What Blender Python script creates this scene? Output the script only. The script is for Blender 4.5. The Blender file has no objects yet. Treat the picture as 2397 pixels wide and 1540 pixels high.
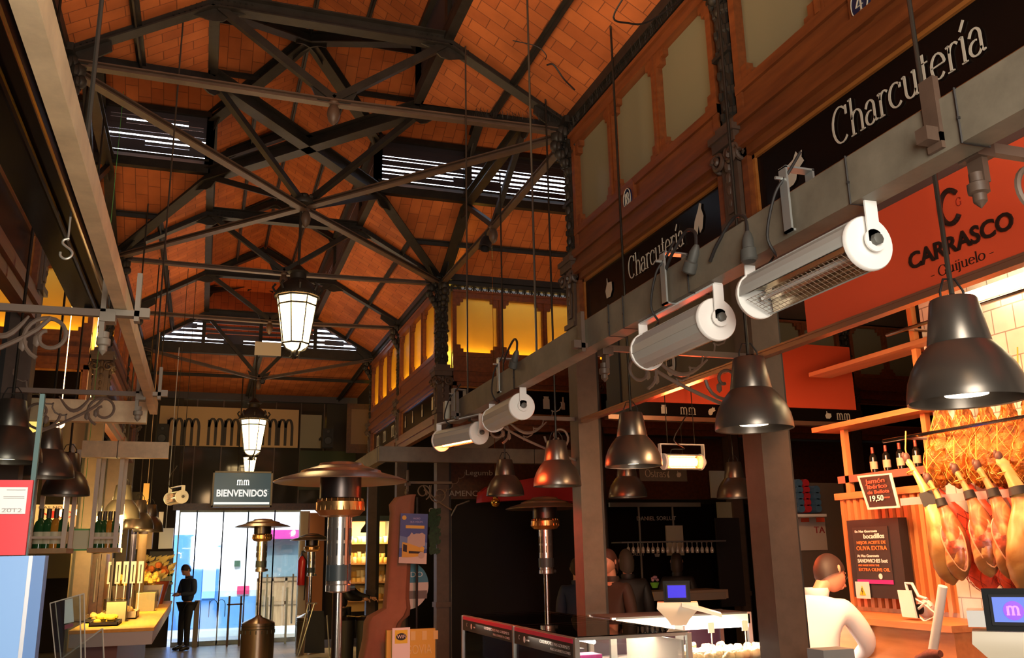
import bpy, bmesh, math, random
from math import pi, sin, cos, radians
from mathutils import Vector, Matrix
random.seed(7)
SC = bpy.context.scene
COL = SC.collection
# ------------------------------------------------------------------ camera
FPX = 2087.35
CAMP = Vector((0, 0, 1.65))
yaw, pitch, roll = radians(18.99463899), radians(14.20265985), radians(-1.12031594)
fwd = Vector((sin(yaw)*cos(pitch), cos(yaw)*cos(pitch), sin(pitch)))
rt = Vector((cos(yaw), -sin(yaw), 0)); up = rt.cross(fwd)
r2 = cos(roll)*rt + sin(roll)*up; u2 = -sin(roll)*rt + cos(roll)*up
cd = bpy.data.cameras.new('camera'); cam = bpy.data.objects.new('camera', cd); COL.objects.link(cam)
cam.matrix_world = Matrix(((r2.x, u2.x, -fwd.x, CAMP.x), (r2.y, u2.y, -fwd.y, CAMP.y), (r2.z, u2.z, -fwd.z, CAMP.z), (0, 0, 0, 1)))
cd.sensor_fit = 'HORIZONTAL'; cd.sensor_width = 36; cd.lens = FPX/2397*36; cd.clip_start = .05; cd.clip_end = 300
SC.camera = cam
# ------------------------------------------------------------------ colour, world, exposure
SC.view_settings.view_transform = 'Standard'; SC.view_settings.look = 'None'
SC.view_settings.gamma = 1; SC.view_settings.exposure = 0.0; SC.view_settings.use_curve_mapping = False
W = bpy.data.worlds.new('sky'); SC.world = W; W.use_nodes = True
_bg = W.node_tree.nodes['Background']; _bg.inputs[0].default_value = (.72, .84, 1, 1); _bg.inputs[1].default_value = 9
SC.cycles.max_bounces = 6; SC.cycles.transparent_max_bounces = 12; SC.cycles.sample_clamp_indirect = 4
SC.cycles.use_denoising = True; SC.cycles.caustics_reflective = False; SC.cycles.caustics_refractive = False

def light(name, kind, loc, energy, col, size=.3, sizey=None, aim=None, spot=None):
    l = bpy.data.lights.new(name, kind); l.energy = energy; l.color = col
    if kind == 'AREA':
        l.size = size
        if sizey: l.shape = 'RECTANGLE'; l.size_y = sizey
    else: l.shadow_soft_size = size
    if spot: l.spot_size = radians(spot); l.spot_blend = .7
    o = bpy.data.objects.new(name, l); COL.objects.link(o); o.location = loc
    if aim: o.rotation_euler = (Vector(aim)-Vector(loc)).to_track_quat('-Z', 'Y').to_euler()
    return o
WARM = (1, .62, .3); NEUT = (1, .88, .7); ORNG = (1, .40, .13)
# daylight from the open street side behind the camera, cool and broad
light('street_daylight', 'AREA', (.35, -.9, 2.3), 185, (1, .90, .76), 1.5, 1.9, aim=(1.9, 4, 2.5))
light('sun', 'SUN', (0, 0, 20), 5, (1, .95, .86), .01, aim=(3, 9, 8))
# unseen fill lights added in mid-air to brighten the hall and its tiled ceiling
light('hall_fill', 'POINT', (.2, -.6, 4.2), 30, WARM, .25)
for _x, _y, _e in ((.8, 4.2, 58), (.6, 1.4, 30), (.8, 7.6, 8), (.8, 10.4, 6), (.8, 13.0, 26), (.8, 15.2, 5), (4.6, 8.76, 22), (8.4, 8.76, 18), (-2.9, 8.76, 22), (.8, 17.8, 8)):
    light('ceiling_fill', 'AREA', (_x, _y, 3.95), _e, (1, .64, .34), 1.6, aim=(_x+.01, _y, 9))

# ------------------------------------------------------------------ pixel helper (a point of a known plane)
def ray(x, y):
    return r2*((x-1198.5)/FPX) - u2*((y-770)/FPX) + fwd
def at(x, y, X=None, Y=None, Z=None):
    d = ray(x, y)
    t = (X-CAMP.x)/d.x if X is not None else (Y-CAMP.y)/d.y if Y is not None else (Z-CAMP.z)/d.z
    return CAMP + d*t

# ------------------------------------------------------------------ materials
MATS = {}
def mat(name, col, rough=.5, metal=0, emit=None, es=0, noise=0, nscale=12, bump=0, alpha=None, trans=0, spec=None, coat=0):
    if name in MATS: return MATS[name]
    m = bpy.data.materials.new(name); m.use_nodes = True; nt = m.node_tree
    b = nt.nodes['Principled BSDF']; MATS[name] = m
    c = (*col, 1); b.inputs['Base Color'].default_value = c; b.inputs['Roughness'].default_value = rough; b.inputs['Metallic'].default_value = metal
    if spec is not None: b.inputs['Specular IOR Level'].default_value = spec
    if coat: b.inputs['Coat Weight'].default_value = coat; b.inputs['Coat Roughness'].default_value = .15
    if emit: b.inputs['Emission Color'].default_value = (*emit, 1); b.inputs['Emission Strength'].default_value = es
    if alpha is not None: b.inputs['Alpha'].default_value = alpha
    if trans: b.inputs['Transmission Weight'].default_value = trans
    if noise or bump:
        tc = nt.nodes.new('ShaderNodeTexCoord'); n = nt.nodes.new('ShaderNodeTexNoise')
        n.inputs['Scale'].default_value = nscale; n.inputs['Detail'].default_value = 6; n.inputs['Roughness'].default_value = .65
        nt.links.new(tc.outputs['Object'], n.inputs['Vector'])
        if noise:
            r = nt.nodes.new('ShaderNodeValToRGB'); r.color_ramp.elements[0].position = .3; r.color_ramp.elements[1].position = .72
            r.color_ramp.elements[0].color = (*[v*(1-noise) for v in col], 1); r.color_ramp.elements[1].color = (*[min(1, v*(1+noise)) for v in col], 1)
            nt.links.new(n.outputs['Fac'], r.inputs['Fac']); nt.links.new(r.outputs['Color'], b.inputs['Base Color'])
        if bump:
            bp = nt.nodes.new('ShaderNodeBump'); bp.inputs['Strength'].default_value = bump; bp.inputs['Distance'].default_value = .02
            nt.links.new(n.outputs['Fac'], bp.inputs['Height']); nt.links.new(bp.outputs['Normal'], b.inputs['Normal'])
    return m
def glassy(name, tint=(.9, .95, .95), refl=.12, rough=.03):
    "thin pane: mostly see-through with a glossy skin (Fresnel)"
    if name in MATS: return MATS[name]
    m = bpy.data.materials.new(name); m.use_nodes = True; nt = m.node_tree; nt.nodes.clear(); MATS[name] = m
    o = nt.nodes.new('ShaderNodeOutputMaterial'); mx = nt.nodes.new('ShaderNodeMixShader'); t = nt.nodes.new('ShaderNodeBsdfTransparent'); g = nt.nodes.new('ShaderNodeBsdfGlossy')
    f = nt.nodes.new('ShaderNodeFresnel'); f.inputs[0].default_value = 1.45; t.inputs[0].default_value = (*tint, 1); g.inputs['Roughness'].default_value = rough
    mm = nt.nodes.new('ShaderNodeMath'); mm.operation = 'MAXIMUM'; mm.inputs[1].default_value = refl
    nt.links.new(f.outputs[0], mm.inputs[0]); nt.links.new(mm.outputs[0], mx.inputs[0]); nt.links.new(t.outputs[0], mx.inputs[1]); nt.links.new(g.outputs[0], mx.inputs[2]); nt.links.new(mx.outputs[0], o.inputs[0])
    return m
def frosted(name, col, tw=.5):
    if name in MATS: return MATS[name]
    m = bpy.data.materials.new(name); m.use_nodes = True; nt = m.node_tree; MATS[name] = m
    b = nt.nodes['Principled BSDF']; b.inputs['Base Color'].default_value = (*col, 1); b.inputs['Roughness'].default_value = .35
    o = nt.nodes['Material Output']; t = nt.nodes.new('ShaderNodeBsdfTranslucent'); t.inputs[0].default_value = (1, .78, .30, 1)
    mx = nt.nodes.new('ShaderNodeMixShader'); mx.inputs[0].default_value = tw
    nt.links.new(b.outputs[0], mx.inputs[1]); nt.links.new(t.outputs[0], mx.inputs[2]); nt.links.new(mx.outputs[0], o.inputs[0])
    return m
def brickmat(name, c1, c2, cm, bw=.26, bh=.13, rough=.75, mortar=.006, bump=.3, spec=.3):
    if name in MATS: return MATS[name]
    m = bpy.data.materials.new(name); m.use_nodes = True; nt = m.node_tree; MATS[name] = m
    b = nt.nodes['Principled BSDF']; b.inputs['Roughness'].default_value = rough; b.inputs['Specular IOR Level'].default_value = spec
    uv = nt.nodes.new('ShaderNodeUVMap'); br = nt.nodes.new('ShaderNodeTexBrick')
    br.inputs['Color1'].default_value = (*c1, 1); br.inputs['Color2'].default_value = (*c2, 1); br.inputs['Mortar'].default_value = (*cm, 1)
    br.inputs['Scale'].default_value = 1; br.inputs['Mortar Size'].default_value = mortar; br.inputs['Mortar Smooth'].default_value = .2
    br.inputs['Brick Width'].default_value = bw; br.inputs['Row Height'].default_value = bh; br.inputs['Bias'].default_value = 0
    nt.links.new(uv.outputs[0], br.inputs['Vector'])
    n = nt.nodes.new('ShaderNodeTexNoise'); n.inputs['Scale'].default_value = 2.2; n.inputs['Detail'].default_value = 5
    nt.links.new(uv.outputs[0], n.inputs['Vector'])
    mx = nt.nodes.new('ShaderNodeMix'); mx.data_type = 'RGBA'; mx.blend_type = 'MULTIPLY'; mx.inputs[0].default_value = .55
    rp = nt.nodes.new('ShaderNodeValToRGB'); rp.color_ramp.elements[0].color = (.42, .42, .42, 1); rp.color_ramp.elements[1].color = (1.25, 1.25, 1.25, 1)
    rp.color_ramp.elements[0].position = .3; rp.color_ramp.elements[1].position = .7
    nt.links.new(n.outputs['Fac'], rp.inputs[0]); nt.links.new(br.outputs['Color'], mx.inputs[6]); nt.links.new(rp.outputs[0], mx.inputs[7])
    nt.links.new(mx.outputs[2], b.inputs['Base Color'])
    bp = nt.nodes.new('ShaderNodeBump'); bp.inputs['Strength'].default_value = bump; bp.inputs['Distance'].default_value = .01; bp.invert = True
    nt.links.new(br.outputs['Fac'], bp.inputs['Height']); nt.links.new(bp.outputs['Normal'], b.inputs['Normal'])
    return m
def wood(name, c1, c2, rough=.35, scale=3, axis='Y'):
    if name in MATS: return MATS[name]
    m = bpy.data.materials.new(name); m.use_nodes = True; nt = m.node_tree; MATS[name] = m
    b = nt.nodes['Principled BSDF']; b.inputs['Roughness'].default_value = rough
    tc = nt.nodes.new('ShaderNodeTexCoord'); mp = nt.nodes.new('ShaderNodeMapping'); n = nt.nodes.new('ShaderNodeTexNoise'); r = nt.nodes.new('ShaderNodeValToRGB')
    s = {'X': (.12, 1, 1), 'Y': (1, .12, 1), 'Z': (1, 1, .12)}[axis]; mp.inputs['Scale'].default_value = [scale*8*v for v in s]
    n.inputs['Scale'].default_value = 1; n.inputs['Detail'].default_value = 5
    r.color_ramp.elements[0].color = (*c1, 1); r.color_ramp.elements[1].color = (*c2, 1); r.color_ramp.elements[0].position = .3; r.color_ramp.elements[1].position = .7
    nt.links.new(tc.outputs['Object'], mp.inputs[0]); nt.links.new(mp.outputs[0], n.inputs['Vector']); nt.links.new(n.outputs['Fac'], r.inputs[0]); nt.links.new(r.outputs[0], b.inputs['Base Color'])
    return m
IRON = mat('iron', (.020, .017, .014), .5, .0, noise=.35, nscale=9, bump=.1, spec=.35)
IRONB = mat('iron_brown', (.085, .052, .036), .5, 0, noise=.25, nscale=7)
STEEL = mat('painted_steel', (.155, .135, .10), .55, 0, noise=.25, nscale=6)
WOOD = wood('varnished_wood', (.13, .035, .010), (.22, .062, .016), .42)
WOODD = wood('dark_wood', (.045, .016, .008), (.09, .03, .012), .35)
BRICK = brickmat('roof_tile', (.52, .150, .040), (.40, .105, .028), (.20, .06, .022), mortar=.004)
BLACK = mat('black_lacquer', (.008, .005, .004), .2, spec=.12)
BLACKM = mat('black_matt', (.012, .010, .010), .6)
CREAM = mat('cream_letter', (.62, .58, .48), .5)
OLIVE = frosted('frosted_glass', (.20, .19, .12), .0)
OLIVEL = frosted('frosted_glass_lit', (.20, .14, .06), .55)
WHITE = mat('white_paint', (.80, .80, .78), .35)
ALU = mat('brushed_aluminium', (.55, .55, .53), .32, .85)
CHROME = mat('chrome', (.75, .72, .68), .12, 1)
RED = mat('red_board', (.85, .10, .035), .5)
GLASS = glassy('clear_glass')
DARKSHADE = mat('lamp_lacquer', (.17, .15, .13), .33, .8)
SKIN = mat('skin', (.60, .30, .19), .5)
# ------------------------------------------------------------------ mesh builder
class MB:
    def __init__(s): s.v = []; s.f = []; s.uv = {}; s.sm = []
    def add(s, vs, fs, smooth=False):
        o = len(s.v); s.v += [Vector(v) for v in vs]
        for f in fs: s.f.append(tuple(o+i for i in f)); s.sm.append(smooth)
        return s
    def box(s, x0, x1, y0, y1, z0, z1):
        x0, x1 = min(x0, x1), max(x0, x1); y0, y1 = min(y0, y1), max(y0, y1); z0, z1 = min(z0, z1), max(z0, z1)
        return s.add([(x0, y0, z0), (x1, y0, z0), (x1, y1, z0), (x0, y1, z0), (x0, y0, z1), (x1, y0, z1), (x1, y1, z1), (x0, y1, z1)],
                     [(0, 3, 2, 1), (4, 5, 6, 7), (0, 1, 5, 4), (1, 2, 6, 5), (2, 3, 7, 6), (3, 0, 4, 7)])
    def cb(s, c, sx, sy, sz): return s.box(c[0]-sx/2, c[0]+sx/2, c[1]-sy/2, c[1]+sy/2, c[2]-sz/2, c[2]+sz/2)
    def beam(s, a, b, w, h, upv=(0, 0, 1)):
        a = Vector(a); b = Vector(b); d = (b-a).normalized(); sd = d.cross(Vector(upv))
        if sd.length < 1e-4: sd = d.cross(Vector((1, 0, 0)))
        sd.normalize(); u = sd.cross(d).normalized(); sd = sd*w/2; u = u*h/2
        return s.add([a-sd-u, a+sd-u, a+sd+u, a-sd+u, b-sd-u, b+sd-u, b+sd+u, b-sd+u],
                     [(0, 1, 2, 3), (7, 6, 5, 4), (0, 4, 5, 1), (1, 5, 6, 2), (2, 6, 7, 3), (3, 7, 4, 0)])
    def ibeam(s, a, b, w, h, t=.012, upv=(0, 0, 1)):
        a = Vector(a); b = Vector(b); d = (b-a).normalized(); sd = d.cross(Vector(upv))
        if sd.length < 1e-4: sd = d.cross(Vector((1, 0, 0)))
        sd.normalize(); u = sd.cross(d).normalized()
        s.beam(a+u*(h/2-t/2), b+u*(h/2-t/2), w, t, upv); s.beam(a-u*(h/2-t/2), b-u*(h/2-t/2), w, t, upv); return s.beam(a, b, t*1.2, h-2*t, upv)
    def tube(s, pts, r, n=8, closed=False, cap=True):
        pts = [Vector(p) for p in pts]; N = len(pts); rs = r if isinstance(r, (list, tuple)) else [r]*N
        vs = []; fs = []; prev = None
        for i, p in enumerate(pts):
            if closed: d = pts[(i+1) % N]-pts[i-1]
            else: d = pts[min(i+1, N-1)]-pts[max(i-1, 0)]
            if d.length < 1e-9: d = Vector((0, 0, 1))
            d.normalize()
            if prev is None:
                q = d.cross(Vector((0, 0, 1)));
                if q.length < .1: q = d.cross(Vector((1, 0, 0)))
            else: q = prev-d*prev.dot(d)
            if q.length < 1e-6: q = d.orthogonal()
            q.normalize(); prev = q; w = d.cross(q)
            for k in range(n): a = 2*pi*k/n; vs.append(p+(q*cos(a)+w*sin(a))*rs[i])
        m = N if closed else N-1
        for i in range(m):
            j = (i+1) % N
            for k in range(n): fs.append((i*n+k, i*n+(k+1) % n, j*n+(k+1) % n, j*n+k))
        if cap and not closed: fs.append(tuple(reversed(range(n)))); fs.append(tuple((N-1)*n+k for k in range(n)))
        return s.add(vs, fs, True)
    def lathe(s, prof, c=(0, 0, 0), n=32, axis=(0, 0, 1), cap=False, ang=2*pi, a0=0):
        ax = Vector(axis).normalized(); q = ax.orthogonal().normalized() if abs(ax.z) < .99 else Vector((1, 0, 0)); w = ax.cross(q); c = Vector(c)
        vs = []; fs = []; full = abs(ang-2*pi) < 1e-6; m = n if full else n+1
        for r, z in prof:
            for k in range(m): a = a0+ang*k/n; vs.append(c+(q*cos(a)+w*sin(a))*r+ax*z)
        for i in range(len(prof)-1):
            for k in range(n): k2 = (k+1) % m; fs.append((i*m+k, i*m+k2, (i+1)*m+k2, (i+1)*m+k))
        if cap and full: fs.append(tuple(reversed(range(m)))); fs.append(tuple((len(prof)-1)*m+k for k in range(m)))
        return s.add(vs, fs, True)
    def cyl(s, a, b, r, n=20): return s.tube([a, b], r, n)
    def prism(s, poly, off):
        off = Vector(off); n = len(poly); poly = [Vector(p) for p in poly]
        return s.add(poly+[p+off for p in poly], [tuple(range(n)), tuple(reversed(range(n, 2*n)))]+[(i, i+n, (i+1) % n+n, (i+1) % n) for i in range(n)])
    def sph(s, c, r, n=14, sc=(1, 1, 1)):
        c = Vector(c); vs = []; fs = []; m = n//2+1
        for i in range(m):
            t = pi*i/(m-1)
            for k in range(n): a = 2*pi*k/n; vs.append(c+Vector((r*sc[0]*sin(t)*cos(a), r*sc[1]*sin(t)*sin(a), r*sc[2]*cos(t))))
        for i in range(m-1):
            for k in range(n): fs.append((i*n+k, (i+1)*n+k, (i+1)*n+(k+1) % n, i*n+(k+1) % n))
        return s.add(vs, fs, True)
    def quaduv(s, pts, o, ud, vd):
        "planar quad with a UV map in metres"
        i0 = len(s.f); s.add(pts, [tuple(range(len(pts)))]); o = Vector(o); ud = Vector(ud).normalized(); vd = Vector(vd).normalized()
        s.uv[i0] = [((Vector(p)-o).dot(ud), (Vector(p)-o).dot(vd)) for p in pts]; return s
    def build(s, name, m, parent=None, world=True, origin=None, fix=True, mods=()):
        if parent is not None: off = wloc(parent) if world else Vector((0, 0, 0))
        else:
            if origin is not None: off = Vector(origin)
            else:
                xs = [v.x for v in s.v]; ys = [v.y for v in s.v]; zs = [v.z for v in s.v]
                off = Vector(((min(xs)+max(xs))/2, (min(ys)+max(ys))/2, min(zs)))
        me = bpy.data.meshes.new(name); me.from_pydata([v-off for v in s.v], [], s.f); me.validate()
        if len(me.polygons) == len(s.sm):
            for p, q in zip(me.polygons, s.sm): p.use_smooth = q
            if s.uv:
                ul = me.uv_layers.new(name='UVMap')
                for i, uvs in s.uv.items():
                    for li, uv in zip(me.polygons[i].loop_indices, uvs): ul.data[li].uv = uv
        if fix and not s.uv:
            bm = bmesh.new(); bm.from_mesh(me); bmesh.ops.recalc_face_normals(bm, faces=bm.faces); bm.to_mesh(me); bm.free()
        me.set_sharp_from_angle(angle=radians(38))
        if m: me.materials.append(m)
        o = bpy.data.objects.new(name, me); COL.objects.link(o)
        if parent is not None: o.parent = parent; o['_w'] = list(off) if world else [0, 0, 0]
        else: o.location = off
        return o
def wloc(o):
    v = Vector((0, 0, 0))
    while o is not None: v += o.location; o = o.parent
    return v
def thing(name, label, cat, loc, rz=0, group=None):
    o = bpy.data.objects.new(name, None); COL.objects.link(o); o.location = loc; o.rotation_euler = (0, 0, rz); o.empty_display_size = .1
    o['label'] = label; o['category'] = cat
    if group: o['group'] = group
    return o
def tag(o, label, cat, group=None, kind=None):
    o['label'] = label; o['category'] = cat
    if group: o['group'] = group
    if kind: o['kind'] = kind
    return o
def struct(o, label=None):
    o['kind'] = 'structure'
    if label: o['label'] = label
    return o
def copytree(o, parent=None):
    c = o.copy(); COL.objects.link(c)
    if parent is not None: c.parent = parent; c.matrix_parent_inverse = o.matrix_parent_inverse
    for ch in list(o.children): copytree(ch, c)
    return c
def dup(o, loc, label, rz=None, scale=None, cat=None):
    c = copytree(o); c.location = loc; c['label'] = label
    if rz is not None: c.rotation_euler = (0, 0, rz)
    if scale is not None: c.scale = (scale,)*3 if not isinstance(scale, tuple) else scale
    return c
def smooth(pts, k=5):
    "Catmull-Rom through the points"
    P = [Vector(p) for p in pts]; P = [P[0]*2-P[1]]+P+[P[-1]*2-P[-2]]; o = []
    for i in range(1, len(P)-2):
        a, b, c, d = P[i-1:i+3]
        for j in range(k): t = j/k; o.append(.5*(2*b+(c-a)*t+(2*a-5*b+4*c-d)*t*t+(3*b-a-3*c+d)*t**3))
    return o+[P[-2]]
# frames for flat work: local x, local y, outward normal
FR_NAVE_R = (Vector((0, -1, 0)), Vector((0, 0, 1)))      # plane X = const, seen from the hall (facing -X)
FR_CAM = (Vector((1, 0, 0)), Vector((0, 0, 1)))          # plane Y = const, facing -Y
def flat(mb, o, fr, poly, depth=.004):
    "polygon given in frame coordinates, extruded out of the plane"
    X, Y = fr; N = X.cross(Y); o = Vector(o)
    return mb.prism([o+X*a+Y*b+N*depth for a, b in poly], -N*depth)
def rect(mb, o, fr, a0, a1, b0, b1, depth=.004): return flat(mb, o, fr, [(a0, b0), (a1, b0), (a1, b1), (a0, b1)], depth)
def text(name, body, o, fr, h, m, parent=None, align='LEFT', depth=.003, width=None, shear=0, off=0, world=True):
    depth = min(depth, h*.04)
    cu = bpy.data.curves.new(name, 'FONT'); cu.body = body; cu.size = h/.72; cu.align_x = align; cu.extrude = depth; cu.resolution_u = 3; cu.shear = shear; cu.offset = off
    t = bpy.data.objects.new(name, cu); COL.objects.link(t)
    dg = bpy.context.evaluated_depsgraph_get(); me = bpy.data.meshes.new_from_object(t.evaluated_get(dg)); bpy.data.objects.remove(t)
    xs = [v.co.x for v in me.vertices] or [0, 1]; k = 1
    if width and max(xs) > min(xs): k = width/(max(xs)-min(xs))
    X, Y = fr; N = X.cross(Y); o = Vector(o); off_ = wloc(parent) if parent is not None and world else Vector((0, 0, 0))
    base = Vector(o) if parent is None else off_
    for v in me.vertices: v.co = o+X*v.co.x*k+Y*v.co.y+N*(v.co.z+depth)-base
    me.materials.clear(); me.materials.append(m); ob = bpy.data.objects.new(name, me); COL.objects.link(ob)
    if parent is not None: ob.parent = parent
    else: ob.location = base
    return ob
# serif lettering drawn with a broad pen
def arc(cx, cy, rx, ry, a0, a1, n=14): return [(cx+rx*cos(radians(a0+(a1-a0)*i/n)), cy+ry*sin(radians(a0+(a1-a0)*i/n))) for i in range(n+1)]
def sf(x, y, w=.11): return [(x-w, y), (x+w, y)]
GL = {
 'C': (.80, [arc(.42, .5, .36, .5, 48, 312), [(.70, .95), (.70, .70)]]),
 'G': (.86, [arc(.42, .5, .36, .5, 48, 318), [(.70, .95), (.70, .70)], [(.70, .42), (.70, .05)], sf(.70, .42)]),
 'O': (.86, [arc(.42, .5, .36, .5, 0, 360, 24)]),
 'L': (.66, [[(.16, 1), (.16, 0)], sf(.16, 1), [(.05, 0), (.58, 0)], [(.58, 0), (.58, .22)]]),
 'h': (.66, [[(.14, 1.02), (.14, 0)], arc(.34, .38, .20, .24, 170, 0)+[(.54, .3), (.54, 0)], sf(.14, 0), sf(.54, 0), [(.03, .99), (.14, 1.0)]]),
 'b': (.62, [[(.12, 1.02), (.12, .02)], arc(.32, .31, .22, .31, 160, -160), [(.03, .99), (.12, 1.0)]]),
 'a': (.56, [[(.08, .46)]+arc(.26, .45, .16, .17, 150, 0)+[(.42, .3), (.42, .1), (.47, .02), (.54, .03)], arc(.24, .17, .18, .18, 70, 350, 16)]),
 'r': (.46, [[(.14, .62), (.14, 0)], arc(.31, .40, .17, .22, 170, 45), sf(.14, 0), [(.04, .6), (.14, .62)]]),
 'c': (.54, [arc(.29, .31, .25, .31, 45, 315), [(.47, .56), (.47, .44)]]),
 'u': (.66, [[(.13, .62)]+arc(.31, .2, .18, .2, 180, 350), [(.50, .62), (.50, 0)], [(.03, .6), (.13, .62)], [(.40, .6), (.50, .62)], [(.50, 0), (.60, 0)]]),
 't': (.40, [[(.18, .84), (.18, .15)]+arc(.29, .15, .11, .15, 190, 320), [(.04, .61), (.34, .61)]]),
 'e': (.55, [[(.06, .34), (.50, .34)]+arc(.28, .32, .23, .31, 8, 318)]),
 'i': (.27, [[(.14, .62), (.14, 0)], sf(.14, 0, .10), [(.04, .6), (.14, .62)], [(.14, .88), (.14, .80)]]),
 'í': (.27, [[(.14, .62), (.14, 0)], sf(.14, 0, .10), [(.04, .6), (.14, .62)], [(.10, .76), (.26, .98)]]),
 'j': (.27, [[(.14, .62), (.14, -.08)]+arc(.02, -.10, .12, .14, 0, -110), [(.04, .6), (.14, .62)], [(.14, .88), (.14, .80)]]),
 'l': (.27, [[(.14, 1.02), (.14, 0)], sf(.14, 0, .10), [(.04, .99), (.14, 1.0)]]),
 'o': (.60, [arc(.30, .31, .25, .31, 0, 360, 20)]),
 's': (.46, [arc(.23, .46, .15, .16, 40, 230)+arc(.23, .16, .17, .17, 80, -140)]),
 'g': (.56, [arc(.26, .38, .19, .24, 0, 360, 18), arc(.26, -.06, .22, .14, 90, -270, 18), [(.38, .55), (.54, .62)]]),
 'm': (.95, [[(.12, .62), (.12, 0)], arc(.28, .38, .16, .24, 170, 0)+[(.44, 0)], arc(.60, .38, .16, .24, 170, 0)+[(.76, 0)], sf(.12, 0), sf(.44, 0), sf(.76, 0)]),
 'M': (.98, [[(.10, .9), (.10, 0)], arc(.28, .62, .18, .32, 175, 0)+[(.46, 0)], arc(.64, .62, .18, .32, 175, 0)+[(.82, 0)]]),
 'x': (.3, []), ' ': (.3, []), '-': (.4, [[(.05, .32), (.32, .32)]]),
 '4': (.6, [[(.40, 1), (.05, .3), (.55, .3)], [(.40, 1), (.40, 0)], sf(.40, 0)]),
 '1': (.34, [[(.05, .85), (.17, 1), (.17, 0)], sf(.17, 0)]),
 '8': (.56, [arc(.27, .75, .17, .24, 0, 360, 18), arc(.27, .26, .22, .27, 0, 360, 18)]),
}
def serif(name, s, o, fr, h, m, parent=None, thick=.10, thin=.035, depth=.004, width=None):
    depth = min(depth, h*.05)
    adv = sum(GL[c][0] for c in s); kx = h if width is None else width/adv
    X, Y = fr; N = X.cross(Y); o = Vector(o); mb = MB(); x = 0
    for c in s:
        a, strokes = GL[c]
        for st in strokes:
            L = []; R_ = []; n = len(st)
            for i, p in enumerate(st):
                q0 = st[max(i-1, 0)]; q1 = st[min(i+1, n-1)]; dx, dy = q1[0]-q0[0], q1[1]-q0[1]; l = math.hypot(dx, dy) or 1; dx /= l; dy /= l
                w = (thin+(thick-thin)*abs(dy))/2; L.append((p[0]-dy*w, p[1]+dx*w)); R_.append((p[0]+dy*w, p[1]-dx*w))
            for i in range(n-1):
                q = [L[i], L[i+1], R_[i+1], R_[i]]; mb.prism([o+X*(x+kx*u)+Y*(h*v)+N*depth for u, v in q], -N*depth)
        x += a*kx
    return mb.build(name, m, parent)
# ================================================================== THE BUILDING
XL, XR, ZE, ZG, ZT, ZRG = -1.20, 2.82, 5.25, 5.87, 6.60, 7.20
GL_, GR_, XC = -.18, 1.74, .78            # girder lines and ridge of the hall
YB, Y0, Y1, Y2, Y3, Y4, YE = -1.2, 4.07, 6.48, 11.04, 13.52, 16.0, 20.0
YA, YZ, YM = 7.62, 9.90, 8.76            # girders and ridge of the cross hall
TX0, TX1 = -7.0, 12.5
def roofq(name, pts, up_dir, along):
    mb = MB(); mb.quaduv(pts, pts[0], up_dir, along)
    return struct(mb.build(name, BRICK, origin=pts[0]))
n_ = [0]
def ceil(pts, up_dir, along): n_[0] += 1; roofq('ceiling', pts, up_dir, along)
sl = (1.08, 0, -.62)
ceil([(XR, YB, ZE), (XR, Y1, ZE), (GR_, YA, ZG), (GR_, YB, ZG)], (-1.08, 0, .62), (0, 1, 0))
ceil([(XL, YB, ZE), (XL, Y1, ZE), (GL_, YA, ZG), (GL_, YB, ZG)], (1.02, 0, .62), (0, 1, 0))
ceil([(XR, Y2, ZE), (XR, Y4, ZE), (GR_, Y4, ZG), (GR_, YZ, ZG)], (-1.08, 0, .62), (0, 1, 0))
ceil([(XL, Y2, ZE), (XL, Y4, ZE), (GL_, Y4, ZG), (GL_, YZ, ZG)], (1.02, 0, .62), (0, 1, 0))
for s, xe, xg, xo in ((1, XR, GR_, TX1), (-1, XL, GL_, TX0)):
    ceil([(xe, Y2, ZE), (xo, Y2, ZE), (xo, YZ, ZG), (xg, YZ, ZG)], (0, -1.14, .62), (1, 0, 0))
    ceil([(xe, Y1, ZE), (xo, Y1, ZE), (xo, YA, ZG), (xg, YA, ZG)], (0, 1.14, .62), (1, 0, 0))
    ceil([(xg, YZ, ZT), (xo, YZ, ZT), (xo, YM, ZRG), (XC, YM, ZRG)], (0, -1.14, .6), (1, 0, 0))
    ceil([(xg, YA, ZT), (xo, YA, ZT), (xo, YM, ZRG), (XC, YM, ZRG)], (0, 1.14, .6), (1, 0, 0))
    ceil([(xg, YB, ZT), (xg, YA, ZT), (XC, YM, ZRG), (XC, YB, ZRG)], (-s, 0, .62), (0, 1, 0))
    ceil([(xg, YZ, ZT), (xg, 17.0, ZT), (XC, 15.9, ZRG), (XC, YM, ZRG)], (-s, 0, .62), (0, 1, 0))
    # short brick upstand of the lantern past the last truss
    ceil([(xg, Y4, 5.7), (xg, 17.0, 5.7), (xg, 17.0, ZT), (xg, Y4, ZT)], (0, 0, 1), (0, 1, 0))
ceil([(GL_, 17.0, ZT), (GR_, 17.0, ZT), (XC, 15.9, ZRG)], (0, -1, .5), (1, 0, 0))
ceil([(GL_, 17.0, 5.7), (GR_, 17.0, 5.7), (GR_, 17.0, ZT), (GL_, 17.0, ZT)], (0, 0, 1), (1, 0, 0))
ceil([(-3.4, Y4+.06, ZE-.02), (6.0, Y4+.06, ZE-.02), (6.0, 19.95, 5.14), (-3.4, 19.95, 5.14)], (0, -1, .03), (1, 0, 0))
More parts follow.
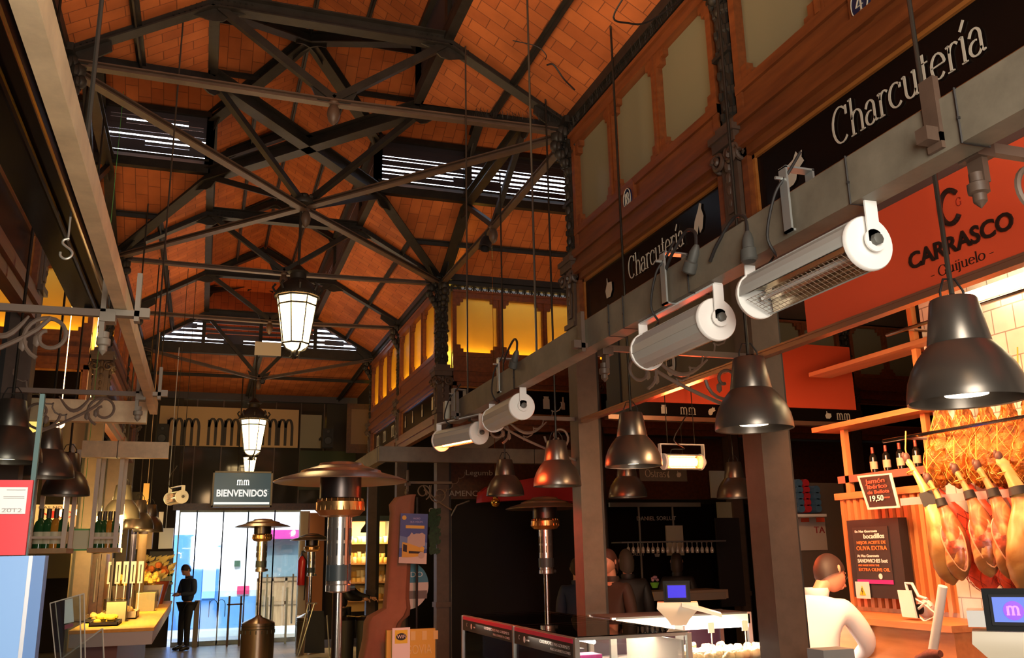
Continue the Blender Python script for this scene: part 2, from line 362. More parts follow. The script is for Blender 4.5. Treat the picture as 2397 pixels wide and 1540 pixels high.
# purlins under the tiles (flat T irons)
def purlin(a, b, w=.07, h=.05):
    mb = MB(); a = Vector(a); b = Vector(b); mb.beam(a, b, w, .012); mb.beam(a+Vector((0, 0, -.03)), b+Vector((0, 0, -.03)), .014, .05)
    struct(mb.build('trim_1', IRON))
zm = (ZE+ZG)/2-.02; xr = (XR+GR_)/2; xl = (XL+GL_)/2
purlin((xr, YB, zm), (xr, 7.05, zm)); purlin((xl, YB, zm), (xl, 7.05, zm)); purlin((xr, 10.47, zm), (xr, Y4, zm)); purlin((xl, 10.47, zm), (xl, Y4, zm))
purlin((xr, 10.47, zm), (TX1, 10.47, zm)); purlin((xl, 10.47, zm), (TX0, 10.47, zm)); purlin((xr, 7.05, zm), (TX1, 7.05, zm)); purlin((xl, 7.05, zm), (TX0, 7.05, zm))
zu = 6.86
for x in (.30, 1.26):
    purlin((x, YB, zu), (x, 8.19, zu), .05); purlin((x, 9.33, zu), (x, 16.5, zu), .05)
for x, xo in ((.30, TX0), (1.26, TX1)):
    purlin((x, 8.19, zu), (xo, 8.19, zu), .05); purlin((x, 9.33, zu), (xo, 9.33, zu), .05)
purlin((XC, YB, ZRG-.05), (XC, 15.9, ZRG-.05), .05); purlin((TX0, YM, ZRG-.05), (TX1, YM, ZRG-.05), .05)
# louvred clerestory bands
SLAT = mat('louver_slat', (.06, .055, .07), .45, .3)
def louver(a, b, label, gaps=True, seed=1, mull=(), rows=6):
    "band between ZG and ZT along a->b: frame, posts and tilted slats, a few slats open to the sky"
    a = Vector((*a, 0)); b = Vector((*b, 0)); d = (b-a); L = d.length; d.normalize(); nrm = Vector((-d.y, d.x, 0)); rnd = random.Random(seed)
    t = thing('window_1', label, 'clerestory', (a.x, a.y, ZG)); t['kind'] = 'structure'
    mb = MB(); z0 = ZG+.03
    for z, h, w in ((ZG+.04, .10, .13), (ZT-.02, .06, .13), (ZG+.15, .03, .10)): mb.beam(a+Vector((0, 0, z)), b+Vector((0, 0, z)), w, h)
    posts = [0, *mull, L]
    for p in posts: mb.beam(a+d*p+Vector((0, 0, ZG)), a+d*p+Vector((0, 0, ZT)), .09, .09)
    mb.build('frame', IRON, t)
    sm = MB(); n = 8; hh = (ZT-.05-ZG-.20)/n
    for i in range(n):
        z = ZG+.20+hh*(i+.5)
        for p, q in zip(posts[:-1], posts[1:]):
            op = gaps and rnd.random() < .72
            if op and 0 < i < rows:
                cut = sorted((rnd.uniform(p, q), rnd.uniform(p, q)))
                if cut[1]-cut[0] < (q-p)*.35: cut = [p, q]
                segs = [(p, cut[0], 1.12), (cut[0], cut[1], .56), (cut[1], q, 1.12)]
            else: segs = [(p, q, 1.12)]
            for u, v, k in segs:
                if v-u > .02:
                    hs = hh*k/2; tilt = .004
                    P = a+d*u; Q = a+d*v; lo = Vector((0, 0, z-hs)); hi = Vector((0, 0, z+hs))
                    mb2 = [P+lo-nrm*tilt, Q+lo-nrm*tilt, Q+hi+nrm*tilt, P+hi+nrm*tilt]; th = nrm*.006
                    sm.add([v_-th for v_ in mb2]+[v_+th for v_ in mb2], [(0, 1, 2, 3), (7, 6, 5, 4), (0, 4, 5, 1), (1, 5, 6, 2), (2, 6, 7, 3), (3, 7, 4, 0)])
    sm.build('louver_slats', SLAT, t)
louver((GR_, YZ), (TX1, YZ), 'louvred clerestory band over the right cross hall', True, 3, (1.12, 2.95, 5, 7.6))
louver((GL_, YZ), (TX0, YZ), 'louvred clerestory band over the left cross hall', True, 11, (1.16, 3.2, 5), rows=8)
louver((GR_, YA), (TX1, YA), 'near louvred band of the right cross hall', False, 5, (2, 4))
louver((GL_, YA), (TX0, YA), 'near louvred band of the left cross hall', False, 6, (2, 4))
louver((GR_, YB), (GR_, YA), 'louvred band along the right girder of the near hall', False, 8, (2.7, 5.3, 7.68))
louver((GL_, YB), (GL_, YA), 'louvred band along the left girder of the near hall', False, 9, (2.7, 5.3, 7.68))
louver((GR_, YZ), (GR_, Y4), 'louvred band along the right girder of the far hall', True, 21, (1.14, 3.62))
louver((GL_, YZ), (GL_, Y4), 'louvred band along the left girder of the far hall', False, 23, (1.14, 3.62))
# louvred gable closing the far hall
def gable():
    t = thing('window_2', 'louvred gable at the far end of the hall roof', 'gable', (XC, Y4, ZE)); t['kind'] = 'structure'
    mb = MB(); y = Y4+.05
    mb.box(XL, XR, y-.06, y+.06, ZE-.10, ZE+.08)
    for x in (XL+1.02, XC, GR_): mb.box(x-.03, x+.03, y-.04, y+.04, ZE, ZG)
    mb.build('frame', IRON, t)
    sm = MB(); rnd = random.Random(4); n = 6; z0 = ZE+.08; hh = (ZG-.02-z0)/n
    for i in range(n):
        z = z0+hh*(i+.5); f = (z-ZE)/(ZG-ZE); x0 = XL+f*(GL_-XL); x1 = XR+f*(GR_-XR)
        op = (0, .3, 1, 1, 1, .6)[i] if False else 1
        cuts = [x0]
        while cuts[-1] < x1: cuts.append(min(x1, cuts[-1]+rnd.uniform(.25, .8)))
        for j, (u, v) in enumerate(zip(cuts[:-1], cuts[1:])):
            k = .58 if (rnd.random() < .80 and i < 5 and i > 0) or (i == 0 and rnd.random() < .9) else 1.05
            sm.box(u, v, y-.01, y+.01, z-hh*k/2, z+hh*k/2)
    sm.build('louver_slats', SLAT, t)
gable()
# white board hung on the louvred gable
tag(MB().box(at(597, 800, Y=Y4-.3).x, at(657, 830, Y=Y4-.3).x, Y4-.33, Y4-.30, at(600, 831, Y=Y4-.3).z, at(600, 800, Y=Y4-.3).z).build('notice_board', mat('board_white', (.62, .6, .52), .5)), 'blank white board hanging under the louvred gable', 'board')

# ------------------------------------------------------------------ trusses
def truss(A, B, fr, label, name='roof_truss', w=.11, h=.125, pend=True, rivets=False, brace=True, group='roof trusses', zk=5.16):
    A = Vector(A); B = Vector(B); J1 = A.lerp(B, fr[0]); J2 = A.lerp(B, fr[1]); J1.z = J2.z = ZG-.02; K = A.lerp(B, (fr[0]+fr[1])/2); K.z = zk
    d = (B-A).normalized(); z = Vector((0, 0, 1)); sd = d.cross(z).normalized()
    t = thing(name, label, 'roof truss', (A+B)/2, group=group)
    for p, q in ((A, J1), (J2, B)):
        m = MB(); m.ibeam(p, q, w, h); m.build('rafter', IRON, t)
    m = MB(); m.ibeam(J1, J2, w, h); m.build('top_chord', IRON, t)
    m = MB(); zt = Vector((0, 0, -.09)); m.ibeam(A+zt+d*.05, K+zt*.3, w*.62, .05); m.ibeam(K+zt*.3, B+zt-d*.05, w*.62, .05); m.build('tie_beam', IRONB, t)
    if brace:
        for p in (J1, J2):
            m = MB(); off = (K-p).normalized()*.08; m.beam(p+off, K, .055, .06); m.build('brace', IRON, t)
    def guss(c, pts):
        m = MB(); P = [c+d*a+z*b for a, b in pts]; m.prism([p-sd*.008 for p in P], sd*.016); m.build('gusset_plate', IRON, t)
    for J, s in ((J1, 1), (J2, -1)):
        ar = [(s*(.05+.13*sin(a*pi/12)), -.045-.17*(1-cos(a*pi/12)) ) for a in range(7)]
        guss(J, [(-s*.20, -.14), (-s*.22, -.05), (0, .03), (s*.26, .03), (s*.30, -.05), (s*.17, -.09), (s*.09, -.16), (s*.02, -.17), (-s*.06, -.15)])
    guss(K, [(-.20, .13), (-.15, .02), (-.12, -.04), (.12, -.04), (.15, .02), (.20, .13), (.08, .06), (-.08, .06)])
    for P_, s in ((A, 1), (B, -1)): guss(P_, [(0, -.13), (0, .05), (s*.34, .18), (s*.36, .05), (s*.22, -.05), (s*.20, -.13)])
    if pend:
        m = MB(); m.lathe([(0, .02), (.035, .0), (.045, -.03), (.028, -.05), (.045, -.08), (.052, -.13), (.040, -.18), (.015, -.21), (0, -.22)], K, 14); m.build('pendant_finial', IRONB, t)
    if rivets:
        m = MB(); dd = (J1-A).normalized()
        for c, v in ((A+z*.0, (J1-A)), (J1, (J2-J1)), (J2, (B-J2)), (J2, (J1-J2)), (J1, (A-J1)), (B, (J2-B))):
            v = v.normalized()
            for i in range(6):
                for o_ in (-.022, .022): m.sph(c+v*(.08+.045*i)+z*o_-sd*.012 if False else c+v*(.08+.045*i)+z*(o_)+sd*(.014), .007, 6); m.sph(c+v*(.08+.045*i)+z*(o_)-sd*(.014), .007, 6)
        m.build('rivets', IRON, t)
    return t
F3 = ((GL_-XL)/(XR-XL), (GR_-XL)/(XR-XL))
for y, lb, rv in ((Y0, 'roof truss nearest the street end, above the first columns', False), (Y1, 'riveted roof truss at the near side of the crossing, with hanging finial', True), (Y2, 'roof truss at the far side of the crossing, behind the big lantern', True),
              (Y3, 'roof truss midway down the far hall', False), (Y4-.08, 'last roof truss, in front of the louvred gable', False)):
    truss((XL, y, ZE), (XR, y, ZE), F3, lb, rivets=rv, zk=5.16 if y < 15 else at(603, 884, Y=y).z)
truss((XL, Y1, ZE), (XR, Y2, ZE), (.25, .75), 'diagonal crossing truss rising from the near left column', w=.13, h=.15, pend=True, zk=5.14)
truss((XL, Y2, ZE), (XR, Y1, ZE), (.25, .75), 'diagonal crossing truss rising from the far left column', w=.13, h=.15, pend=False, zk=5.18)
truss((XR, Y1, ZE), (XR, Y2, ZE), (.25, .75), 'truss spanning the mouth of the right cross hall', w=.11, h=.13)
truss((XL, Y1, ZE), (XL, Y2, ZE), (.25, .75), 'truss spanning the mouth of the left cross hall', w=.11, h=.13)
# rosette where the crossing ties meet
m = MB(); K = Vector((XC, YM, 5.18)); m.lathe([(0, .10), (.05, .10), (.075, .05), (.14, .03), (.15, 0), (.14, -.03), (.06, -.05), (0, -.06)], K, 20)
for k in range(12): a = k*pi/6; m.sph(K+Vector((.13*cos(a), .13*sin(a), .04)), .028, 8)
tag(m.build('ceiling_rosette', IRON), 'dark iron rosette where the diagonal ties cross, above the big lantern', 'rosette')
# lantern frames over the girders
def frame(a, r, b, label, w=.11, h=.12):
    t = thing('ridge_frame', label, 'roof frame', r, group='lantern roof frames'); a, r, b = Vector(a), Vector(r), Vector(b)
    for p, q in ((a, r), (r, b)):
        m = MB(); m.ibeam(p, q, w, h); m.build('rafter', IRON, t)
    m = MB(); d = (b-a); d.z = 0; d.normalize(); z = Vector((0, 0, 1)); sd = d.cross(z)
    m.prism([r+d*x+z*y-sd*.01 for x, y in ((-.24, -.19), (-.22, -.08), (0, .02), (.22, -.08), (.24, -.19), (.12, -.13), (0, -.11), (-.12, -.13))], sd*.02); m.build('gusset_plate', IRON, t)
    for e, s in ((a, 1), (b, -1)): m = MB(); m.prism([e+d*x*s+z*y-sd*.01 for x, y in ((0, -.35), (0, .05), (.30, .20), (.30, .09), (.13, -.02), (.06, -.14))], sd*.02); m.build('gusset_plate', IRON, t)
    return t
zt = ZT-.04; zr = ZRG-.12
for y, lb in ((4.07, 'gabled lantern frame nearest the camera'), (Y1, 'gabled lantern frame over the near crossing truss'), (Y2, 'gabled lantern frame over the far crossing truss'), (Y3, 'gabled lantern frame midway down the far hall'), (15.9, 'gabled lantern frame at the end of the ridge')):
    frame((GL_, y, zt), (XC, y, zr), (GR_, y, zt), lb)
frame((GL_, YA, zt), (XC, YM, zr), (GR_, YZ, zt), 'valley frame crossing the lantern from near left to far right', .13, .12)
frame((GL_, YZ, zt), (XC, YM, zr), (GR_, YA, zt), 'valley frame crossing the lantern from far left to near right', .13, .12)
frame((GL_, 16.95, zt), (XC, 16.95, 6.78), (GR_, 16.95, zt), 'low arched frame at the hip of the lantern')
for x, lb in ((GR_+1.14, 'gabled frame in the right cross hall lantern'), (GL_-1.16, 'gabled frame in the left cross hall lantern'), (GR_+3.4, 'second gabled frame in the right cross hall lantern')):
    frame((x, YA, zt), (x, YM, zr), (x, YZ, zt), lb)
    for ya, yb in ((Y2, YZ), (Y1, YA)):
        m = MB(); m.ibeam((x, ya, ZE), (x, yb, ZG), .08, .09); tag(m.build('cross_hall_rafter', IRON), 'iron rafter under the %s tile slope, %s' % ('far' if ya == Y2 else 'near', lb.split('gabled ')[1].replace('frame in the', 'on the').replace(' lantern', '')), 'rafter', 'cross hall rafters')
# eaves beam / gutter
def eave(a, b):
    m = MB(); m.beam(Vector(a)+Vector((0, 0, .02)), Vector(b)+Vector((0, 0, .02)), .16, .12); m.beam(Vector(a)+Vector((0, 0, -.07)), Vector(b)+Vector((0, 0, -.07)), .10, .05); struct(m.build('trim_2', IRON))
eave((XR, YB, ZE), (XR, Y1, ZE)); eave((XL, YB, ZE), (XL, Y1, ZE)); eave((XR, Y2, ZE), (XR, Y4, ZE)); eave((XL, Y2, ZE), (XL, Y4, ZE))
eave((XR, Y2, ZE), (TX1, Y2, ZE)); eave((XL, Y2, ZE), (TX0, Y2, ZE)); eave((XR, Y1, ZE), (TX1, Y1, ZE)); eave((XL, Y1, ZE), (TX0, Y1, ZE))
purlin((XC, Y4+.1, 5.19), (XC, 19.9, 5.09), .13); purlin((-3.3, 17.9, 5.15), (5.9, 17.9, 5.15), .06); purlin((XL+.1, Y4+.1, 5.19), (XL+.1, 19.9, 5.09), .11); purlin((XR-.1, Y4+.1, 5.19), (XR-.1, 19.9, 5.09), .11)
# pigeon spikes
def spikes(name, pts, label, n=150, up_=(0, 0, 1), L=.07):
    m = MB(); rnd = random.Random(len(pts)+n)
    for a, b in pts:
        a = Vector(a); b = Vector(b)
        for i in range(n):
            p = a.lerp(b, rnd.random()); q = p+Vector((rnd.uniform(-.03, .03), rnd.uniform(-.03, .03), L*rnd.uniform(.8, 1.2))); m.beam(p, q, .0018, .0018)
    tag(m.build(name, IRON), label, 'bird spikes', kind='stuff')
spikes('bird_spikes', [((1.9, Y1-.03, 5.17), (2.75, Y1-.03, 5.24))], 'row of thin bird spikes on the tie of the near crossing truss', 120)
spikes('bird_spikes', [((2.74, 4.3, 5.12), (2.74, 6.4, 5.12))], 'row of thin bird spikes on the ledge above the numbered shopfront windows', 220)

# ------------------------------------------------------------------ columns
def column(x, y, label, side, wl=.155, full=True):
    "cast iron column: box shaft below, scroll capital, carved pilaster above; side = +1 when it stands on the right of the hall"
    t = thing('iron_column', label, 'column', (x, y, 0), group='cast iron columns of the hall')
    m = MB(); m.box(x-wl/2, x+wl/2, y-wl/2, y+wl/2, 0, 3.42)
    m.box(x-wl/2-.015, x+wl/2+.015, y-wl/2-.015, y+wl/2+.015, 1.05, 1.11); m.box(x-wl/2-.04, x+wl/2+.04, y-wl/2-.04, y+wl/2+.04, 0, .25)
    m.build('shaft', IRONB, t)
    m = MB(); g = wl/2   # recessed guide rails on the shop side
    m.box(x+side*(g), x+side*(g+.035), y-.05, y-.035, 0, 3.3); m.box(x+side*(g), x+side*(g+.035), y-.02, y-.005, 0, 3.3); m.box(x+side*g, x+side*(g+.015), y-.07, y+.07, 0, 3.3); m.build('guide_rail', BLACKM, t)
    c = MB()
    c.box(x-.10, x+.10, y-.10, y+.10, 3.42, 3.46); c.box(x-.08, x+.08, y-.08, y+.08, 3.46, 3.90); c.box(x-.13, x+.13, y-.13, y+.13, 3.96, 4.00); c.box(x-.115, x+.115, y-.115, y+.115, 3.90, 3.96); c.box(x-.095, x+.095, y-.095, y+.095, 4.0, 4.05)
    for dx, dy in ((-1, 0), (0, -1), (1, 0), (0, 1)):
        tx, ty = -dy, dx
        for s in (-1, 1):
            ce = Vector((x+dx*.085+tx*s*.072, y+dy*.085+ty*s*.072, 3.83)); pts = []
            for i in range(26):
                a = i*.42; r = .062*(1-i/30); pts.append(ce+Vector((tx*s*r*cos(a), ty*s*r*cos(a), r*sin(a)))+Vector((dx, dy, 0))*(.012+.0012*i))
            c.tube(pts, .014, 6)
        for i in range(5): c.sph((x+dx*.085, y+dy*.085, 3.86-.075*i), .032-.003*i, 8, (1, 1, 1.4))
        c.prism([(x+dx*.081+tx*a, y+dy*.081+ty*a, b) for a, b in ((-.03, 3.50), (.03, 3.50), (.045, 3.70), (0, 3.76), (-.045, 3.70))], (dx*.012, dy*.012, 0))
    c.build('scroll_capital', IRONB, t)
    p = MB(); p.box(x-.062, x+.062, y-.062, y+.062, 4.05, 5.24); rnd = random.Random(int(y*100))
    for k in range(8):
        z = 4.12+k*.135
        for dx, dy in ((-side, 0), (0, -1), (side, 0), (0, 1)):
            tx, ty = -dy, dx; p.sph((x+dx*.065, y+dy*.065, z+.05), .030, 8, (1, 1, 1.5)); p.sph((x+dx*.062+tx*.045, y+dy*.062+ty*.045, z), .022, 6, (1, 1, 1.5)); p.sph((x+dx*.062-tx*.045, y+dy*.062-ty*.045, z), .022, 6, (1, 1, 1.5))
        if k in (2, 5): p.box(x-.085, x+.085, y-.085, y+.085, z+.10, z+.125)
    p.build('carved_pilaster', IRON, t)
    # acanthus corbel under the truss foot
    q = MB()
    for dx, dy in ((-side, 0), (0, -1), (0, 1)):
        for i, (r, z, w) in enumerate(((.10, 5.16, .06), (.15, 5.10, .055), (.17, 5.02, .045), (.13, 4.95, .045), (.09, 4.88, .04), (.06, 4.80, .035))):
            q.sph((x+dx*r, y+dy*r, z), w, 10, (1, 1, 1.2)); 
            for s in (-1, 1): q.sph((x+dx*r*.9-dy*s*.045, y+dy*r*.9+dx*s*.045, z-.02), w*.6, 8, (1, 1, 1.5))
    q.box(x-.12, x+.12, y-.12, y+.12, 5.20, 5.26); q.build('leaf_corbel', IRON, t)
    return t
column(XR, 1.62, 'cast iron column nearest the camera on the right, outside the picture edge', 1)
column(XR, Y0, 'cast iron column in front of the butcher, between the two numbered shopfronts', 1, .17)
column(XR, Y1, 'cast iron column at the near right corner of the crossing', 1, .17)
column(XR, Y2, 'cast iron column at the far right corner of the crossing, beside the yellow windows', 1)
column(XR, Y3, 'cast iron column on the right between the two yellow lit bays', 1)
column(XR, Y4, 'last cast iron column on the right, at the louvred gable', 1)
column(XL, Y0, 'cast iron column nearest the camera on the left', -1)
column(XL, Y1, 'cast iron column at the near left corner of the crossing', -1)
column(XL, Y2, 'cast iron column at the far left corner of the crossing', -1)
column(XL, Y3, 'cast iron column on the left midway down the far hall', -1)
column(XL, Y4, 'last cast iron column on the left, at the louvred gable', -1)

# ------------------------------------------------------------------ timber shopfront bays
def bay(a, b, fr, label, npan=3, lit=False, sign=None, opaque_low=True, stripe=.04, hi=True):
    """upper storey of a stall between plan points a and b (left to right as seen). fr = (x dir, up)"""
    a = Vector((*a, 0)); b = Vector((*b, 0)); L = (b-a).length; X, U = fr; N = X.cross(U)
    t = thing('shopfront', label, 'shopfront', (a+b)/2+Vector((0, 0, 3.25)), group='timber shopfronts')
    o = a; m = MB()
    def R(a0, a1, z0, z1, d0, d1): # box from depth d0 (back) to d1 (front)
        m.prism([o+X*u+U*v+N*d1 for u, v in ((a0, z0), (a1, z0), (a1, z1), (a0, z1))], -N*(d1-d0))
    R(0, L, 4.98, 5.07, -.03, .05); R(0, L, 5.05, 5.08, .03, .075)               # top rail
    R(0, L, 4.05, 4.24, -.03, .03); R(0, L, 4.18, 4.24, -.03, .05)               # lower rail under windows
    R(0, L, 3.98, 4.05, -.03, .075); R(0, L, 3.92, 3.98, -.03, .055); R(0, L, 3.84, 3.92, -.03, .085); R(0, L, 3.79, 3.84, -.03, .045) # cornice
    R(0, L, 3.36, 3.43, -.03, .045); R(0, L, 3.30, 3.36, -.03, .075); R(0, L, 3.22, 3.30, -.03, .05)
    R(0, .055, 3.43, 4.98, -.03, .045); R(L-.055, L, 3.43, 4.98, -.03, .045)
    w = (L-.11-(npan-1)*.07)/npan; px0 = .055
    pan = []
    for i in range(npan):
        u0 = px0+i*(w+.07); u1 = u0+w; pan.append((u0, u1))
        if i: R(u0-.07, u0, 4.24, 4.98, -.03, .04); R(u0-.05, u0-.02, 4.24, 4.98, .04, .055)
        for uu, s in ((u0, 1), (u1, -1)):     # stepped corner blocks
            for z, sz in ((4.24, 1), (4.98, -1)):
                R(min(uu, uu+s*.055), max(uu, uu+s*.055), min(z, z+sz*.10), max(z, z+sz*.10), -.02, .035); R(min(uu, uu+s*.095), max(uu, uu+s*.095), min(z, z+sz*.05), max(z, z+sz*.05), -.02, .03)
    m.build('timber_frame', WOOD, t)
    for u0, u1 in pan:
        g = MB(); g.prism([o+X*u+U*v-N*.012 for u, v in ((u0, 4.24), (u1, 4.24), (u1, 4.98), (u0, 4.98))], -N*.008); g.build('window_pane', OLIVEL if lit else OLIVE, t)
    g = MB(); g.prism([o+X*u+U*v-N*.005 for u, v in ((.055, 3.43), (L-.055, 3.43), (L-.055, 3.79), (.055, 3.79))], -N*.02); g.build('sign_panel', BLACK, t)
    g = MB(); fw = .022
    for u0, u1, v0, v1 in ((.055, L-.055, 3.43, 3.43+fw), (.055, L-.055, 3.79-fw, 3.79), (.055, .055+fw, 3.43, 3.79), (L-.055-fw, L-.055, 3.43, 3.79)): g.prism([o+X*u+U*v+N*.012 for u, v in ((u0, v0), (u1, v0), (u1, v1), (u0, v1))], -N*.02)
    g.build('sign_moulding', wood('gilt_wood', (.30, .10, .02), (.42, .16, .04), .25), t)
    # pierced frieze with its lining behind
    g = MB()
    n = max(4, int(L/.10))
    for i in range(n+1): g.prism([o+X*(L*i/n-.01)+U*5.08+N*.0, o+X*(L*i/n+.01)+U*5.08, o+X*(L*i/n+.01)+U*5.19, o+X*(L*i/n-.01)+U*5.19], -N*.02)
    for i in range(n): c = o+X*(L*(i+.5)/n)+U*5.135; g.tube([c+X*.032*cos(k*pi/4)+U*.032*sin(k*pi/4)-N*.01 for k in range(8)], .007, 5, True)
    g.build('pierced_frieze', IRON, t)
    if lit:
        g = MB(); g.prism([o+X*u+U*v-N*.30 for u, v in ((0, 3.9), (L, 3.9), (L, 5.2), (0, 5.2))], -N*.02); g.prism([o+X*u+U*v-N*.05 for u, v in ((0, 4.0), (L, 4.0), (L, 4.02), (0, 4.02))], -N*.26); g.build('light_box_lining', mat('lining', (.16, .12, .07), .8), t)
        for u0, u1 in pan:
            g = MB(); g.tube([o+X*(u0+.05)+U*4.235-N*.085, o+X*(u1-.05)+U*4.235-N*.085], .018, 8); g.build('strip_lamp', mat('strip_lamp', (1, .8, .4), .5, emit=(1, .60, .08), es=480), t)
    return t
def plaque(p, num, label):
    t = thing('number_plaque', label, 'plaque', p); p = Vector(p); X, U = FR_NAVE_R; N = Vector((-1, 0, 0))
    m = MB(); m.prism([p+X*(.085*a)+U*(.13*b)+N*.03 for a, b in ((-1, -.8), (-.7, -1), (.7, -1), (1, -.8), (1, .8), (.7, 1), (-.7, 1), (-1, .8))], -N*.03); m.build('wooden_backing', WOOD, t)
    m = MB(); m.prism([p+X*.062*cos(k*pi/12)+U*.085*sin(k*pi/12)+N*.04 for k in range(24)], -N*.012); ov_ = m.build('enamel_oval', mat('enamel_blue', (.012, .018, .06), .15), t)
    m = MB(); m.tube([p+X*.055*cos(k*pi/16)+U*.078*sin(k*pi/16)+N*.042 for k in range(32)], .0028, 5, True); m.build('white_rim', CREAM, ov_)
    w = .055 if len(num) == 1 else .07
    serif('numeral', num, p-X*w/2-U*.045+N*.041, FR_NAVE_R, .09, CREAM, ov_, .085, .035, width=w)
    return t
b0 = bay((XR-.02, Y1-.10), (XR-.02, Y0+.10), FR_NAVE_R, 'varnished timber shopfront with three frosted windows above the number 18 plaque')
b1 = bay((XR-.02, Y0-.10), (XR-.02, 1.72), FR_NAVE_R, 'varnished timber shopfront with frosted windows above the number 4 plaque, at the upper right')
b2 = bay((XR-.02, Y3-.09), (XR-.02, Y2+.09), FR_NAVE_R, 'timber shopfront with three yellow lit windows, just past the crossing on the right', lit=True)
b3 = bay((XR-.02, Y4-.09), (XR-.02, Y3+.09), FR_NAVE_R, 'farthest timber shopfront with yellow lit windows on the right', lit=True)
b4 = bay((XR+.14, Y2), (XR+2.1, Y2), FR_CAM, 'timber shopfront facing the camera in the right cross hall, windows lit yellow', lit=True)
b5 = bay((XR+2.1, Y2), (XR+4.2, Y2), FR_CAM, 'second timber shopfront in the right cross hall, mostly hidden by the corner column', lit=True)
b6 = bay((XL-2.1, Y2), (XL-.14, Y2), FR_CAM, 'timber shopfront facing the camera in the left cross hall, windows glowing at the sill', lit=True)
FR_L = (Vector((0, 1, 0)), Vector((0, 0, 1)))
b7 = bay((XL+.02, Y2+.09), (XL+.02, Y3-.09), FR_L, 'timber shopfront with lit windows on the left just past the crossing', lit=True)
b8 = bay((XL+.02, Y3+.09), (XL+.02, Y4-.09), FR_L, 'farthest timber shopfront with lit windows on the left', lit=True)
b9 = bay((XL+.02, Y0+.09), (XL+.02, Y1-.09), FR_L, 'timber shopfront on the left beside the grey hanging beam')
b10 = bay((XL+.02, 1.7), (XL+.02, Y0-.09), FR_L, 'timber shopfront on the left nearest the camera')
plaque((XR-.045, 5.36, 4.10), '18', 'small dark oval enamel plaque reading 18 on the cornice')
plaque((XR-.045, 2.91, 4.10), '4', 'small dark oval enamel plaque reading 4 at the top right')
# lettering and pictures on the black sign panels
XS = XR-.02-.004
def on_sign(b, y, z): return Vector((XS-.002, y, z))
c0 = at(1456, 690, X=XS); c1 = at(1600, 640, X=XS)
serif('sign_lettering', 'Charcutería', (XS, 5.52, 3.545), FR_NAVE_R, .165, CREAM, b0, .062, .026, width=.80)
serif('sign_lettering', 'Charcutería', (XS, 3.26, 3.535), FR_NAVE_R, .185, CREAM, b1, .080, .030, width=.92)
# small line pictures: polygons in a unit box
IC = {
 'goose': [(.1, .45), (.25, .62), (.5, .6), (.62, .78), (.60, .95), (.72, 1), (.88, .90), (.74, .86), (.76, .65), (.68, .38), (.5, .25), (.46, .0), (.40, .0), (.40, .22), (.22, .28)],
 'pig': [(.05, .1), (.02, .45), (.2, .72), (.5, .8), (.66, 1), (.74, .88), (.95, .92), (.90, .72), (1, .55), (.8, .45), (.62, .35), (.55, .12), (.4, .02), (.2, .0)],
 'bag': [(.1, 0), (.0, .62), (.25, .62), (.25, .85), (.4, .98), (.6, .98), (.75, .85), (.75, .62), (1, .62), (.9, 0)],
 'chilli': [(.1, 0), (.0, .4), (.15, .9), (.3, 1), (.2, .5), (.35, .05)],
 'chilli2': [(.6, 0), (.5, .4), (.65, .9), (.8, 1), (.7, .5), (.85, .05)],
 'garlic': [(.2, .1), (.08, .45), (.3, .75), (.3, 1), (.38, 1), (.42, .78), (.95, .72), (.98, .35), (.7, .08)],
 'pepper': [(.0, .1), (.15, .5), (.5, .85), (.6, 1), (.75, .95), (.7, .8), (.85, .5), (.7, .1), (.5, .0), (.42, .3), (.3, .0)],
 'glass': [(.15, 0), (.35, .12), (.25, .5), (.15, .9), (.3, 1), (.7, 1), (.85, .9), (.75, .5), (.65, .12), (.85, 0)],
 'mug': [(.0, .3), (.0, .7), (.2, .75), (.2, .95), (1, .95), (1, 0), (.2, 0), (.2, .25)],
 'jar': [(.15, 0), (.15, .75), (.25, .85), (.2, 1), (.8, 1), (.75, .85), (.85, .75), (.85, 0)],
 'bottle': [(.3, 0), (.3, .5), (.42, .65), (.42, 1), (.58, 1), (.58, .65), (.7, .5), (.7, 0)],
 'loaf': [(.0, .2), (.1, .6), (.9, 1), (1, .8), (.85, .4), (.2, .0)],
}
def icon(kind, o, fr, w, h, parent, m=CREAM):
    mb = MB(); X, U = fr; N = X.cross(U); mb.prism([Vector(o)+X*w*a+U*h*b+N*.0012 for a, b in IC[kind]], -N*.0012); return mb.build('picture', m, parent)
icon('garlic', (XS, 5.93, 3.50), FR_NAVE_R, .13, .17, b0); icon('pepper', (XS, 4.60, 3.55), FR_NAVE_R, .15, .19, b0)
icon('pig', (XS, 3.66, 3.48), FR_NAVE_R, .17, .17, b1)
ys = Y2-.004
for i, k in enumerate(('goose', 'bag', 'chilli', 'chilli2', 'jar', 'bottle', 'goose')): icon(k, (XR+.42+i*.24-(.10 if k == 'chilli2' else 0), ys, 3.53), FR_CAM, .13, .17, b4)
for i, k in enumerate(('goose', 'pepper', 'bag', 'loaf')): icon(k, (XR+2.6+i*.3, ys, 3.53), FR_CAM, .13, .17, b5)
for i, k in enumerate(('jar', 'glass', 'mug', 'bottle')): icon(k, (XL-1.32+i*.26-.26, ys, 3.53), FR_CAM, .13, .19, b6)
for yy in (11.5, 12.1, 12.7, 13.2): icon('jar' if yy < 12 else 'bottle', (XS, yy, 3.53), FR_NAVE_R, .14, .17, b2)
for yy in (14.2, 14.9, 15.5): serif('sign_lettering', 'm', (XS, yy, 3.52), FR_NAVE_R, .28, CREAM, b3, .06, .03)
